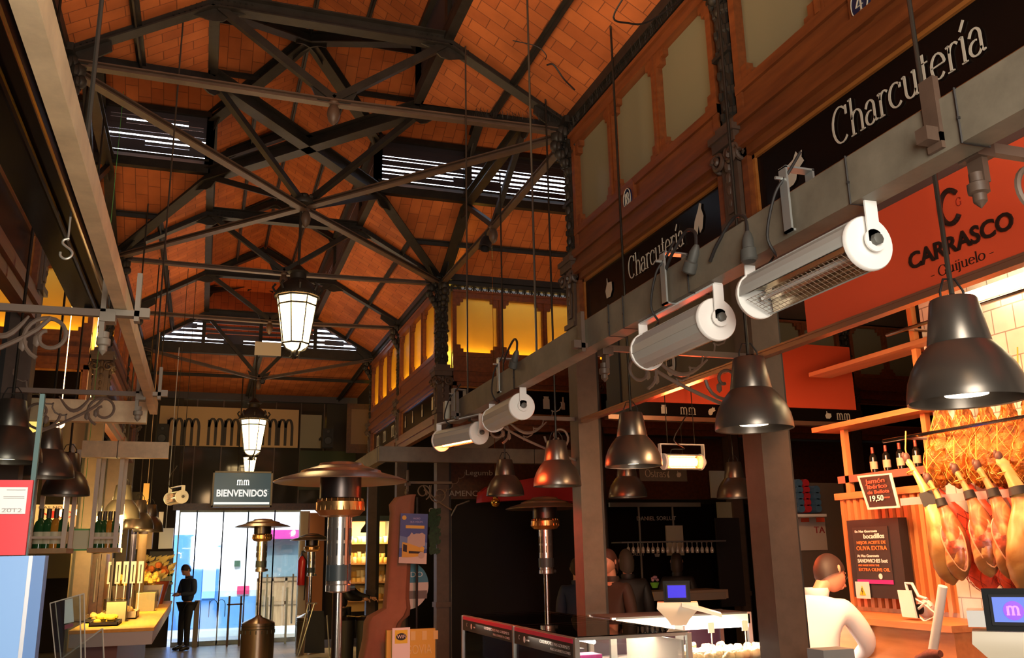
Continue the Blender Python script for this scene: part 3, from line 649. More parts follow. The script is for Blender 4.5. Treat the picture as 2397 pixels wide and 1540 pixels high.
# ================================================================== ENCLOSURE
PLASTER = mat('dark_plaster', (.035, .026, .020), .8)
FLOOR = brickmat('floor_tiles', (.42, .36, .28), (.38, .32, .25), (.18, .15, .12), .6, .6, .3, .004, .05, .5)
m = MB(); m.quaduv([(TX0, YB, 0), (TX1, YB, 0), (TX1, 22, 0), (TX0, 22, 0)], (0, 0, 0), (1, 0, 0), (0, 1, 0)); struct(m.build('floor', FLOOR, origin=(0, 0, 0)))
m = MB(); m.box(TX0, TX1, YB-.1, YB, 0, 7.4); struct(m.build('wall_back', PLASTER))
m = MB(); m.box(TX1, TX1+.1, YB, 22, 0, 7.4); struct(m.build('wall_right', PLASTER))
m = MB(); m.box(TX0-.1, TX0, YB, 22, 0, 7.4); struct(m.build('wall_left', PLASTER))
# flat dark ceilings over the stalls
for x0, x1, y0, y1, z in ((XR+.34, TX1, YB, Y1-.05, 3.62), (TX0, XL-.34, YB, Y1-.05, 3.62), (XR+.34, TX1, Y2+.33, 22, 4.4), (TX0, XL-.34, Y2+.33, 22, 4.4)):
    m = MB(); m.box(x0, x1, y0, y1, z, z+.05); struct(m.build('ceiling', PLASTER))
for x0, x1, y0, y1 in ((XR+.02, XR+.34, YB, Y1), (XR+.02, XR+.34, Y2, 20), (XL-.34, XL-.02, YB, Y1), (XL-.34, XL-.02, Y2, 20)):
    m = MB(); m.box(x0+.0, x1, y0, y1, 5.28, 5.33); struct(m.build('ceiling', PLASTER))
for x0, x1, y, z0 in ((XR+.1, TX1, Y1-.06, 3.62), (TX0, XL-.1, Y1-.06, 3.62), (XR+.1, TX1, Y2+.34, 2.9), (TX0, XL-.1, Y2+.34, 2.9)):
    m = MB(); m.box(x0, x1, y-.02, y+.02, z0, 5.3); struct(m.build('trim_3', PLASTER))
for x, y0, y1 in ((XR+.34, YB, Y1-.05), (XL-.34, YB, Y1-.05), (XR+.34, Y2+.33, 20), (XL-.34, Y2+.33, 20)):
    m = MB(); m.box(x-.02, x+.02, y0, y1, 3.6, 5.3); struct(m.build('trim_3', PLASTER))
# ------------------------------------------------------------------ far glazed wall
YF = 20.0
zt_ = at(560, 1192, Y=YF).z; zb_ = 4.98
m = MB(); m.box(TX0, at(405, 1300, Y=YF).x, YF, YF+.15, 0, 5.3); struct(m.build('wall_far', PLASTER))
m = MB(); m.box(at(755, 1300, Y=YF).x, TX1, YF, YF+.15, 0, 5.3); struct(m.build('wall_far', PLASTER))
m = MB(); m.box(TX0, TX1, YF-.08, YF+.10, 5.0, 5.32); m.box(TX0, TX1, YF-.16, YF-.08, 5.22, 5.28); struct(m.build('trim_4', mat('lintel_iron', (.05, .04, .045), .5)))
m = MB(); m.box(at(405, 1190, Y=YF).x, at(870, 1190, Y=YF).x, YF-.05, YF+.08, zt_-.02, zt_+.12); struct(m.build('trim_4', WOODD))
FR_M = mat('door_frame', (.55, .66, .70), .5)
xs_d = [at(x, 1350, Y=YF).x for x in (411, 452, 515, 574, 637, 697)]
for i, (a, b) in enumerate(zip(xs_d[:-1], xs_d[1:])):
    t = thing('door_1', 'glass door leaf of the far entrance', 'door', ((a+b)/2, YF, 0)); t['kind'] = 'structure'
    m = MB(); m.box(a-.012, a+.012, YF-.02, YF+.02, 0, zt_); m.box(b-.012, b+.012, YF-.02, YF+.02, 0, zt_); m.box(a, b, YF-.015, YF+.015, 0, .08); m.box(a, b, YF-.015, YF+.015, zt_-.06, zt_); m.build('door_frame', FR_M, t)
    m = MB(); m.box(a, b, YF-.004, YF+.004, .08, zt_-.06); m.build('pane', GLASS, t)
    if i in (3, 4): m = MB(); m.tube([(b-.10, YF-.06, .35), (b-.10, YF-.06, 1.35)], .018, 8); m.build('pull_handle', FR_M, t)
# upper glazing: dark reflective panes, tan banner and grey panel behind
DG = mat('dark_glazing', (.035, .032, .026), .06, spec=.8)
m = MB(); m.box(at(360, 1100, Y=YF).x, at(870, 1100, Y=YF).x, YF+.02, YF+.05, zt_+.12, 5.0); struct(m.build('window_3', DG))
for x in (452, 515, 590, 640, 700, 755): a = at(x, 1100, Y=YF).x; m = MB(); m.box(a-.012, a+.012, YF-.01, YF+.03, zt_+.12, 5.0); struct(m.build('trim_4', IRONB))
TAN = mat('tan_banner', (.66, .45, .23), .7)
z1 = at(540, 955, Y=YF).z; z0 = at(540, 1046, Y=YF).z
bn = thing('banner', 'tan banner with three m shaped signs in the glazing above the entrance', 'banner', (at(540, 1046, Y=YF).x, YF-.03, z0))
x0 = at(372, 1000, Y=YF).x; x1 = at(698, 1000, Y=YF).x
m = MB(); m.box(x0, x1, YF-.04, YF-.03, z0, z1); m.build('cloth', TAN, bn)
DKL = mat('dark_letter', (.05, .04, .03), .6)
for px_ in (386, 482, 610):
    p = at(px_, 1042, Y=YF-.04); 
    serif('mm_sign', 'M', p, FR_CAM, .60, DKL, bn, .15, .05, width=.38); serif('mm_sign', 'M', p+Vector((.33, 0, 0)), FR_CAM, .60, DKL, bn, .15, .05, width=.38)
m = MB(); m.box(at(703, 1000, Y=YF).x, at(752, 1000, Y=YF).x, YF-.04, YF-.03, z0, z1-.1); tag(m.build('wall_panel', mat('grey_cream', (.30, .27, .20), .7)), 'grey cream panel to the right of the tan banner above the entrance', 'panel')
m = MB(); m.box(at(703, 1000, Y=YF).x, at(870, 1000, Y=YF).x, YF-.025, YF-.015, z0-.9, z0-.05); struct(m.build('window_3', mat('green_reflection_pane', (.06, .075, .05), .15)))  # greenish reflections of the glazing put into a flat pane colour
GRN = mat('reflection_green', (.22, .27, .2), .4)
# street beyond the doors
YO = 25.0
BLUEW = mat('blue_facade', (.10, .30, .80), .5); WHITEW = mat('white_facade', (.85, .86, .88), .7); BLUED = mat('blue_dado', (.16, .38, .80), .6)
m = MB(); m.box(-8, 12, 22, 40, -.25, -.02); struct(m.build('floor', mat('paving', (.5, .48, .44), .7)))
ob_ = thing('street_building', 'white and blue house front across the street beyond the glass doors', 'building', (0.5, YO, -.02))
m = MB(); m.box(-6, 8, YO, YO+.3, -.02, 7); m.build('wall', WHITEW, ob_)
m = MB(); m.box(at(515, 1400, Y=YO).x, at(603, 1400, Y=YO).x, YO-.03, YO, -.02, at(560, 1396, Y=YO).z); m.build('dado', BLUED, ob_)
m = MB(); a = at(400, 1300, Y=YO).x; b = at(515, 1300, Y=YO).x; zt2 = at(450, 1252, Y=YO).z
m.box(a, b, YO-.06, YO, -.02, zt2); m.box(at(448, 1300, Y=YO).x, at(476, 1300, Y=YO).x, YO-.09, YO-.06, .0, zt2-.05); m.build('blue_shopfront', BLUEW, ob_)
m = MB(); m.box(at(478, 1300, Y=YO).x, at(508, 1300, Y=YO).x, YO-.10, YO-.06, at(490, 1400, Y=YO).z, zt2-.1); m.build('window_shutter', mat('pale_blue', (.45, .72, .95), .5), ob_)
m = MB(); m.box(at(600, 1400, Y=YO).x, at(703, 1400, Y=YO).x, YO-.05, YO, -.02, at(650, 1352, Y=YO).z); 
m.build('wooden_gate', wood('street_wood', (.30, .17, .08), (.45, .28, .14), .5, axis='Z'), ob_)
m = MB()
for px_ in (602, 636, 668, 700): q = at(px_, 1400, Y=YO).x; m.box(q-.03, q+.03, YO-.08, YO-.05, 0, at(650, 1352, Y=YO).z)
for py in (1355, 1410): q = at(650, py, Y=YO).z; m.box(at(600, 1400, Y=YO).x, at(703, 1400, Y=YO).x, YO-.08, YO-.05, q-.05, q+.03)
m.build('gate_rails', wood('street_wood2', (.22, .12, .06), (.32, .2, .1), .5, axis='X'), ob_)
m = MB(); m.box(at(612, 1300, Y=YO).x, at(703, 1300, Y=YO).x, YO-.04, YO, at(650, 1350, Y=YO).z, at(650, 1262, Y=YO).z); m.build('shop_window', mat('street_window', (.18, .25, .28), .2), ob_)
m = MB(); m.box(at(608, 1300, Y=YO).x, at(703, 1300, Y=YO).x, YO-.35, YO, at(650, 1262, Y=YO).z, at(650, 1241, Y=YO).z); m.build('magenta_awning', mat('magenta', (.55, .04, .30), .6), ob_)
m = MB(); c = at(555, 1380, Y=YO); m.box(c.x, at(583, 1380, Y=YO).x, YO-.05, YO, at(555, 1391, Y=YO).z, at(555, 1372, Y=YO).z); m.build('pink_sign', mat('pink_sign', (.75, .05, .16), .5), ob_)
m = MB(); c = at(549, 1312, Y=YO); m.box(c.x, at(563, 1300, Y=YO).x, YO-.06, YO, at(549, 1326, Y=YO).z, c.z); m.build('entry_phone', mat('dark_green', (.05, .10, .06), .5), ob_)
# ------------------------------------------------------------------ hanging steel beams
def hbeam(pts, label, w=.085, h=.15, seams=()):
    t = thing('hanging_beam', label, 'beam', Vector(pts[0])+Vector((0, 0, -h/2)))
    for a, b in zip(pts[:-1], pts[1:]): m = MB(); m.beam(a, b, w, h); m.build('box_section', STEEL, t)
    for p, d in seams:
        m = MB(); p = Vector(p); d = Vector(d).normalized(); q = d.cross(Vector((0, 0, 1))).normalized()
        c = [p+q*(w/2+.003)*u+Vector((0, 0, (h/2+.003)*v)) for u, v in ((-1, -1), (1, -1), (1, 1), (-1, 1))]; m.tube(c, .0035, 5, True); m.sph(c[0]+Vector((0, 0, .07)), .006, 6); m.build('cable_tie', BLACKM, t)
    return t
ZB = 2.735
rb = hbeam([(1.84, .9, ZB), (1.84, 6.78, ZB)], 'grey steel beam carrying the infrared heaters on the right', seams=[((1.84, y, ZB), (0, 1, 0)) for y in (1.62, 2.05, 3.02, 3.62, 3.78, 5.2)])
hbeam([(1.64, 8.98, 2.66), (3.95, 8.98, 2.66)], 'cream steel beam crossing the right side behind the farthest pendant lamps', seams=[((3.3, 8.98, 2.66), (1, 0, 0))])
hbeam([(1.68, 9.05, 2.66), (1.68, 12.8, 2.66)], 'steel beam running back from the corner of the cream cross beam')
STEEL = mat('tan_steel', (.78, .62, .38), .5, 0, noise=.2, nscale=6)
hbeam([(-.38, .9, 2.72), (-.38, 6.86, 2.72)], 'tan steel beam running along the left side of the hall', w=.05, h=.085)
hbeam([(-.42, 6.82, 2.68), (-1.45, 6.82, 2.68)], 'short cream cross beam joined to the end of the left steel beam', w=.09, h=.15)
hbeam([(-.34, 9.0, 2.66), (-1.08, 9.0, 2.66)], 'second cream cross beam beyond the left lamps, with a cable tie', w=.09, h=.15, seams=[((-.78, 9.0, 2.66), (1, 0, 0))])
# clamps and scroll brackets
def bracket(x, y, z, L, s, label):
    "clamp on the beam at x, bar running towards s*X for L, with a scroll under it"
    t = thing('scroll_bracket', label, 'bracket', (x, y, z)); m = MB(); g = .055
    m.box(x+s*(g), x+s*(g+.02), y-.025, y+.025, z-.13, z+.13); m.box(x-s*g, x-s*(g+.02), y-.025, y+.025, z-.05, z+.16) ; m.box(x-g-.02, x+g+.02, y-.025, y+.025, z-.03, z-.005)
    m.box(x+s*g-.02, x+s*g+.04, y-.035, y+.035, z-.06, z-.02); m.lathe([(.0, -.20), (.018, -.18), (.018, -.16), (.028, -.155), (.028, -.13), (.02, -.125), (.02, -.10)], (x+s*g, y, z), 10); m.box(x-s*(g+.06), x-s*g, y-.02, y+.02, z-.03, z+.01)
    m.build('clamp', IRONB if s > 0 else mat('grey_iron', (.26, .22, .17), .55), t)
    b = MB(); M_ = mat('bracket_iron', (.17, .12, .09), .5); b.beam((x+s*g, y, z-.02), (x+s*L, y, z-.02), .025, .03); b.build('bar', M_, t)
    c = MB(); pts = []
    for i in range(30): a = i*.30; r = .10*(1-i/38); pts.append((x+s*(.26)+s*r*cos(a-1.2)*1, y, z-.13+r*sin(a-1.2+pi)*-1))
    c.tube(pts, .009, 6)
    pts = [(x+s*(.26+(L-.26)*(i/12)), y, z-.05-.30*(i/12)**.7*1.0) for i in range(13)]; c.tube(pts, .010, 6)
    pts = [(x+s*(L-.16-.12*(1-i/26)*cos(i*.34)), y, z-.16-.12*(1-i/26)*sin(i*.34)) for i in range(24)]; c.tube(pts, .009, 6)
    pts = [(x+s*(.34+(L-.6)*(i/10)), y, z-.05-.09*sin(pi*i/10)) for i in range(11)]; c.tube(pts, [.005, .008, .010, .012, .013, .013, .012, .011, .009, .007, .005], 6)
    for a, b_ in ((.30, -.15), (.35, -.17), (L-.2, -.2)): c.sph((x+s*a, y, z+b_), .018, 6, (1, .5, 1.6))
    c.tube([(x+s*(.45+.014*i+.02*cos(i*1.1)), y, z-.20+.012*i+.02*sin(i*1.1)) for i in range(26)], .005, 5)
    c.build('scrollwork', M_, t); return t
bracket(1.84, Y0, 2.69, .92, 1, 'wrought iron scroll bracket from the right beam to the column before the butcher')
bracket(1.84, Y1, 2.70, .92, 1, 'wrought iron scroll bracket from the right beam to the crossing column')
bracket(1.86, 1.70, 2.72, .98, 1, 'wrought iron bracket clamped to the right beam at the picture edge')
bracket(-.38, 3.95, 2.68, .78, -1, 'wrought iron scroll bracket from the left beam at the left edge')
bracket(-.38, 6.15, 2.72, .78, -1, 'wrought iron scroll bracket at the far end of the left beam')
bracket(2.28, Y2-.2, 2.55, .62, 1, 'dark scroll bracket beside the column behind the poster stand')
# ------------------------------------------------------------------ infrared heaters
HW = mat('heater_white', (.86, .86, .84), .3); HG = mat('heater_grey', (.50, .52, .50), .4, .2)
REFL = mat('reflector_foil', (.75, .62, .45), .18, 1)
HOT = mat('hot_quartz', (1, .4, .1), .4, emit=(1, .11, .022), es=90)
def heater(loc, rz, label, face=(-.6, -.8), L=.56, r=.078, lit=False, strap=True, glow=30, hang=0):
    "local y is the long axis; face = direction of the opening in local x,z"
    t = thing('infrared_heater', label, 'heater', loc, rz, 'infrared heaters'); f = math.atan2(face[1], face[0])
    prof = [(r*1.05*cos(f+a), r*1.05*sin(f+a)) for a in [radians(q) for q in (56, 64, 80, 100, 125, 150, 180, 210, 235, 260, 280, 296, 304)]]
    m = MB(); n = len(prof); ins = [(x*.93, z*.93) for x, z in prof]
    for (x0, z0), (x1, z1), (a0, b0), (a1, b1) in zip(prof[:-1], prof[1:], ins[:-1], ins[1:]):
        m.add([(x0, -L/2, z0), (x1, -L/2, z1), (x1, L/2, z1), (x0, L/2, z0), (a0, -L/2, b0), (a1, -L/2, b1), (a1, L/2, b1), (a0, L/2, b0)], [(0, 1, 2, 3), (7, 6, 5, 4), (0, 4, 5, 1), (1, 5, 6, 2), (2, 6, 7, 3), (3, 7, 4, 0)])
    for a in (150, 235): x, z = r*1.02*cos(f+radians(a)), r*1.02*sin(f+radians(a)); m.beam((x*1.03, -L/2, z*1.03), (x*1.03, L/2, z*1.03), .004, .004)
    m.build('housing', HG, t, world=False)
    for s in (-1, 1):
        c = MB(); c.lathe([(0, 0), (r*1.06, 0), (r*1.10, .003), (r*1.10, .016), (r*1.06, .020), (0, .021)], (0, s*L/2-(.0 if s > 0 else .0), 0), 32, (0, s, 0)); ec = c.build('end_cap', HW, t, world=False)
        k = MB(); k.lathe([(.018, 0), (.018, .016), (.013, .019), (0, .019)], (0, s*(L/2+.043), 0), 8, (0, s, 0)); k.build('end_knob', mat('knob_grey', (.10, .10, .09), .5), ec, world=False)
    fx, fz = cos(f), sin(f); tx, tz = -fz, fx
    m = MB(); P = [Vector((fx*r*d+tx*r*w_, 0, fz*r*d+tz*r*w_)) for w_, d in ((-.80, .58), (-.5, .1), (0, -.15), (.5, .1), (.80, .58))]
    for a, b in zip(P[:-1], P[1:]): m.add([a+Vector((0, -L/2+.03, 0)), b+Vector((0, -L/2+.03, 0)), b+Vector((0, L/2-.03, 0)), a+Vector((0, L/2-.03, 0))], [(0, 1, 2, 3)])
    m.build('reflector', REFL, t, world=False)
    m = MB(); m.tube([(fx*r*.30, -L/2+.04, fz*r*.30), (fx*r*.30, L/2-.04, fz*r*.30)], .011 if not lit else .030, 10); m.build('quartz_tube', HOT if lit else mat('quartz', (.8, .8, .78), .1, .4), t, world=False)
    g = MB()
    for i in range(7): w_ = -.62+.206*i; g.tube([(fx*r*.72+tx*r*w_, -L/2+.02, fz*r*.72+tz*r*w_), (fx*r*.72+tx*r*w_, L/2-.02, fz*r*.72+tz*r*w_)], .0010, 4)
    for i in range(24): y = -L/2+.03+(L-.06)*i/23; g.tube([(fx*r*.72+tx*r*-.64, y, fz*r*.72+tz*r*-.64), (fx*r*.72+tx*r*.64, y, fz*r*.72+tz*r*.64)], .0010, 4)
    g.build('guard_grille', CHROME, t, world=False)
    b = MB(); zb = .135
    b.box(-.018, .018, -L/2-.045, L/2+.045, zb-.004, zb+.004)
    for s in (-1, 1): b.box(-.022, .022, s*(L/2+.040)-.003, s*(L/2+.040)+.003, -.005, zb); b.lathe([(0, -.003), (.035, -.003), (.035, .003), (0, .003)], (0, s*(L/2+.040), 0), 16, (0, 1, 0))
    b.build('mounting_bar', HW, t, world=False)
    if strap: b = MB(); b.box(-.060, -.052, -.02, .02, zb, zb+.23); b.box(-.06, .055, -.02, .02, zb+.225, zb+.232); b.box(-.06, .0, -.02, .02, zb, zb+.008); b.box(.047, .055, -.02, .02, zb+.15, zb+.23); b.tube([(-.09, 0, zb+.19), (-.05, 0, zb+.19)], .006, 6); b.build('hanging_strap', mat('zinc', (.45, .47, .46), .35, .7), t, world=False)
    if hang: b = MB(); b.tube([(0, -L/2+.03, zb), (0, -L/2+.03, zb+hang)], .004, 6); b.tube([(0, L/2-.03, zb), (0, L/2-.03, zb+hang)], .004, 6); b.build('suspension_wires', IRON, t, world=False)
    c = MB(); c.tube(smooth([(0, L/2-.05, r), (.02, L/2-.08, r+.04), (-.03, L/2-.16, .10), (-.07, .10, .16), (-.075, .03, .28), (-.05, -.02, .34), (-.04, -.08, .39)]), .005, 6); c.build('cable', BLACKM, t, world=False)
    if lit:
        l_ = light('heater_glow', 'AREA', (0, 0, 0), glow, (1, .07, .015), L, r); l_.parent = t; l_.location = (fx*r*1.35, 0, fz*r*1.35); l_.rotation_euler = Vector((fx, 0, fz)).to_track_quat('-Z', 'Y').to_euler()
    return t
heater((1.84, 2.34, 2.535), 0, 'white infrared heater nearest the camera, its wire grille facing down', (-.45, -.9))
heater((1.84, 3.20, 2.520), 0, 'white infrared heater showing its ribbed grey back, second along the right beam', (.72, -.7))
heater((1.84, 5.48, 2.545), 0, 'small looking white infrared heater near the far end of the right beam', (.72, -.7))
heater((1.80, 6.50, 2.52), radians(18), 'lit infrared heater glowing orange at the very end of the right beam', (.10, -1), L=.5, lit=True, glow=42)
p = at(1597, 1081, Y=6.2); heater(p, radians(90), 'lit infrared heater glowing bright red above the display counters', (-1, -.12), L=.30, lit=True, r=.058, strap=False, hang=1.16)
heater(at(412, 1165, Y=12), radians(20), 'round white heater end high on the left before the entrance', (-1, 0), L=.4, r=.075, strap=False, hang=2.9)
# junction box and plugs
m = MB(); m.box(1.80-.04, 1.80+.04, 6.775, 6.835, 2.70, 2.84); tag(m.build('junction_box', mat('box_green', (.55, .58, .48), .5)), 'pale junction box at the far end of the right beam', 'junction box')
def plug(p, a, label):
    t = thing('power_connector', label, 'plug', p); p = Vector(p); m = MB(); a = Vector(a).normalized()
    m.lathe([(0, 0), (.024, 0), (.030, .006), (.030, .045), (.022, .05), (.022, .085), (.014, .11), (.008, .12)], p, 16, a); m.build('connector_body', mat('rubber', (.055, .055, .05), .6), t)
    q = p+a*.11; m = MB(); m.tube(smooth([q, q+Vector((.01, .02, .07)), q+Vector((.015, .10, .10)), q+Vector((0, .20, .03)), q+Vector((0, .26, -.02))]), .007, 8); m.build('cord', BLACKM, t)
plug(at(1754, 612, X=1.78), (.1, .1, 1), 'black cable connector hanging open below the right beam')
plug(at(1612, 640, X=1.78), (.1, -.6, 1), 'black plug resting against the right beam above the second heater')
plug(at(1200, 862, X=1.78), (.1, -.6, 1), 'black plug on the right beam above the third heater')
# ------------------------------------------------------------------ pendant lamps
BULB = mat('bulb_disc', (1, 1, 1), .5, emit=(1, .80, .55), es=7)
def pend_mb():
    t = thing('pendant_lamp', 'x', 'pendant lamp', (0, 0, 0), group='bell shaped pendant lamps')
    m = MB(); m.lathe([(.1825, 0), (.1835, .004), (.1815, .03), (.174, .07), (.158, .112), (.133, .152), (.108, .182), (.098, .192), (.092, .190), (.127, .150), (.152, .110), (.168, .068), (.176, .004), (.1825, 0)], n=48); m.build('bell_shade', DARKSHADE, t, world=False)
    m = MB(); m.lathe([(.097, .190), (.099, .196), (.075, .340), (.070, .347), (0, .348)], n=40); m.build('neck', DARKSHADE, t, world=False)
    m = MB(); m.lathe([(0, .028), (.070, .028), (.078, .034), (.10, .17)], n=32); lr_ = m.build('lamp_reflector', mat('copper_in', (.30, .20, .14), .3, .8), t, world=False)
    m = MB(); m.lathe([(0, .022), (.066, .022), (.066, .027), (0, .027)], n=32); m.build('bulb_disc', BULB, lr_, world=False)
    m = MB(); m.tube([(-.05, 0, .325), (-.05, 0, .37), (-.03, 0, .415), (.02, 0, .42), (.05, 0, .38), (.055, 0, .33)], .004, 6); m.lathe([(.012, .33), (.012, .36), (.006, .37)], n=10); m.build('cable_loop', BLACKM, t, world=False)
    return t
PEND = []; rodm = mat('rod', (.10, .09, .075), .35, .7)
def pendant(px_, py, w, label, d=.365, cont=True, top=None, blk=False):
    r = ray(px_, py); c = CAMP+r*(FPX*d/w)
    if not PEND: t = pend_mb(); PEND.append(t); t.location = c; t['label'] = label
    else: t = dup(PEND[0], c, label)
    ztop = top or (ZG-max(0, abs(c.x-XC)-.96)*.60 if XL < c.x < XR and not (Y1 < c.y < Y2) else 5.6)
    L = ztop-c.z
    me = bpy.data.meshes.new('rod'); bm = bmesh.new(); bmesh.ops.create_cone(bm, cap_ends=True, segments=8, radius1=.0085, radius2=.0085, depth=L-.33, matrix=Matrix.Translation((0, 0, .33+(L-.33)/2))); bm.to_mesh(me); bm.free(); me.materials.append(rodm)
    o = bpy.data.objects.new('rod', me); COL.objects.link(o); o.parent = t
    return t
pendant(2265, 940, 262, 'dark bell pendant lamp nearest the camera, in front of the hanging hams')
pendant(1766, 1005, 180, 'bell pendant lamp with a lit disc, before the column beside the butcher')
pendant(1483, 1092, 133, 'bell pendant lamp to the left of the glowing red heater')
pendant(1305, 1138, 112, 'bell pendant lamp glowing red above the far right patio heater')
pendant(1183, 1160, 88, 'smaller dark bell pendant lamp left of the red tinted one, above the gold bauble')
pendant(1470, 1164, 90, 'dim bell pendant lamp directly below and behind the one left of the red heater', top=5.3)
pendant(1723, 1166, 88, 'dark bell pendant lamp hanging right of the glowing red heater', top=5.3)
pendant(12, 1082, 140, 'grey bell pendant lamp at the left edge of the picture', d=.33)
pendant(106, 1118, 122, 'grey bell pendant lamp second from the left edge, above the red notice')
pendant(153, 1160, 104, 'grey bell pendant lamp third from the left edge, overlapped by its neighbour')
pendant(283, 1214, 82, 'dark bell pendant lamp above the left snack counter, nearest of that row')
pendant(322, 1238, 70, 'bell pendant lamp with orange reflections, second above the snack counter')
pendant(347, 1245, 66, 'bell pendant lamp with orange reflections, last above the snack counter')
# ------------------------------------------------------------------ lanterns
LG = mat('lantern_glass', (1, .8, .5), .4, emit=(1, .68, .30), es=9)
def lantern(loc, s, label, ztop, es=None):
    t = thing('hanging_lantern', label, 'lantern', loc, group='street style lanterns'); B = IRON
    m = MB(); m.lathe([(.145*s, 0), (.225*s, .52*s), (.222*s, .525*s), (.20*s, .52*s)], n=8, a0=pi/8); m.lathe([(0, -.07*s), (.07*s, -.06*s), (.145*s, 0)], n=8, a0=pi/8); m.build('glass_body', LG, t, world=False)
    m = MB()
    for k in range(8): a = k*pi/4+pi/8; m.tube([(.148*s*cos(a), .148*s*sin(a), 0), (.229*s*cos(a), .229*s*sin(a), .52*s)], .007*s, 6)
    for r, z in ((.150, 0), (.215, .43), (.23, .52)): m.tube([(r*s*cos(k*pi/4+pi/8), r*s*sin(k*pi/4+pi/8), z*s) for k in range(8)], .010*s, 6, True)
    for k in range(40): a = k*pi/20; m.sph((.245*s*cos(a), .245*s*sin(a), .54*s), .012*s, 6)
    m.build('cage', B, t, world=False)
    m = MB(); m.lathe([(.25*s, .53*s), (.25*s, .56*s), (.23*s, .60*s), (.19*s, .66*s), (.12*s, .72*s), (.09*s, .74*s), (.09*s, .80*s), (.12*s, .82*s), (.07*s, .86*s), (.03*s, .90*s), (0, .92*s)], n=24)
    for k in range(8): a = k*pi/4; m.tube([(.24*s*cos(a), .24*s*sin(a), .58*s), (.27*s*cos(a), .27*s*sin(a), .63*s), (.24*s*cos(a), .24*s*sin(a), .67*s)], .014*s, 6)
    m.build('crown', B, t, world=False)
    m = MB()
    for k in range(4): a = k*pi/2+.3; m.tube([(.14*s*cos(a), .14*s*sin(a), -.01*s), (.11*s*cos(a), .11*s*sin(a), -.06*s), (.05*s*cos(a), .05*s*sin(a), -.08*s), (.04*s*cos(a), .04*s*sin(a), -.13*s), (.06*s*cos(a), .06*s*sin(a), -.15*s)], .012*s, 6)
    m.lathe([(0, -.17*s), (.02*s, -.15*s), (.03*s, -.10*s), (.015*s, -.06*s)], n=10); m.build('scroll_feet', B, t, world=False)
    m = MB(); m.tube([(0, 0, .88*s), (0, 0, ztop-loc[2])], .014, 8); m.build('stem', B, t, world=False)
    l = bpy.data.lights.new('lantern_glow', 'POINT'); l.energy = 60*s; l.color = (1, .66, .32); l.shadow_soft_size = .3*s
    return t
p = at(693, 806, Y=8.76); lantern((XC-.02, 8.76, p.z), .90, 'large lit hanging lantern under the centre of the crossing', 5.1)
p = at(590, 1055, Y=15.9); lantern(p, 1.0, 'second lit lantern hanging by the louvred gable', 5.2)
p = at(583, 1108, Y=19.2); lantern(p, .62, 'reflection of a lantern above the welcome screen, built as a small lantern', 5.1)  # reflection in the glass, modelled as a small glowing lantern
# ------------------------------------------------------------------ welcome screen
ys_ = 17.5; a = at(494, 1187, Y=ys_); b = at(639, 1104, Y=ys_)
tv = thing('welcome_screen', 'wall screen hanging over the entrance with a BIENVENIDOS greeting', 'screen', ((a.x+b.x)/2, ys_, a.z))
m = MB(); fw = .03
for q in ((a.x, b.x, a.z, a.z+fw), (a.x, b.x, b.z-fw, b.z), (a.x, a.x+fw, a.z, b.z), (b.x-fw, b.x, a.z, b.z)): m.box(q[0], q[1], ys_-.03, ys_+.05, q[2], q[3])
m.build('bezel', mat('bezel', (.30, .26, .18), .4), tv)
m = MB(); m.box(a.x+fw, b.x-fw, ys_, ys_+.03, a.z+fw, b.z-fw); m.build('screen', mat('screen', (.02, .03, .03), .2, emit=(.035, .055, .055), es=1), tv)
LIT = mat('lit_letter', (.8, .8, .8), .5, emit=(.8, .85, .85), es=1.0); w_ = b.x-a.x; h_ = b.z-a.z
text('screen_text', 'BIENVENIDOS', (a.x+w_*.07, ys_-.002, a.z+h_*.30), FR_CAM, h_*.19, LIT, tv, width=w_*.84, off=.004)
text('screen_text', 'WELCOME', (a.x+w_*.45, ys_-.001, a.z+h_*.36), FR_CAM, h_*.16, mat('ghost_letter', (.1, .12, .12), .5, emit=(.10, .13, .13), es=1), tv, width=w_*.50)
serif('screen_logo', 'mm', (a.x+w_*.40, ys_-.002, a.z+h_*.62), FR_CAM, h_*.22, LIT, tv, .14, .06, width=w_*.22)
m = MB(); m.box(a.x+w_*.04, b.x-w_*.04, ys_-.004, ys_, a.z+h_*.08, a.z+h_*.14); m.build('screen_stripe', LIT, tv)
m = MB(); m.tube([((a.x+b.x)/2-.1, ys_, b.z), ((a.x+b.x)/2-.1, ys_, 5.1)], .012, 6); m.tube([((a.x+b.x)/2+.1, ys_, b.z), ((a.x+b.x)/2+.1, ys_, 5.1)], .012, 6); m.build('hanging_rods', IRON, tv)
# ------------------------------------------------------------------ speakers
for px_, py, w, h, lb in ((768, 1025, 26, 44, 'black loudspeaker right of the tan banner'), (379, 1018, 32, 52, 'black loudspeaker left of the tan banner')):
    y = 18.5; a = at(px_-w/2, py+h/2, Y=y); b = at(px_+w/2, py-h/2, Y=y)
    t = thing('loudspeaker', lb, 'speaker', ((a.x+b.x)/2, y, a.z)); m = MB(); m.box(a.x, b.x, y, y+.22, a.z, b.z); cb_ = m.build('cabinet', BLACKM, t)
    m = MB(); c = Vector(((a.x+b.x)/2, y-.002, a.z+(b.z-a.z)*.36)); m.lathe([(0, 0), (.07, 0), (.08, .01)], c, 18, (0, -1, 0)); m.lathe([(0, 0), (.03, 0), (.035, .008)], c+Vector((0, 0, .19)), 14, (0, -1, 0)); m.build('cone', mat('cone', (.03, .03, .03), .4), cb_)
    m = MB(); m.beam(((a.x+b.x)/2, y+.2, b.z-.05), ((a.x+b.x)/2, YF, b.z-.05), .04, .04); m.build('wall_bracket', BLACKM, t)
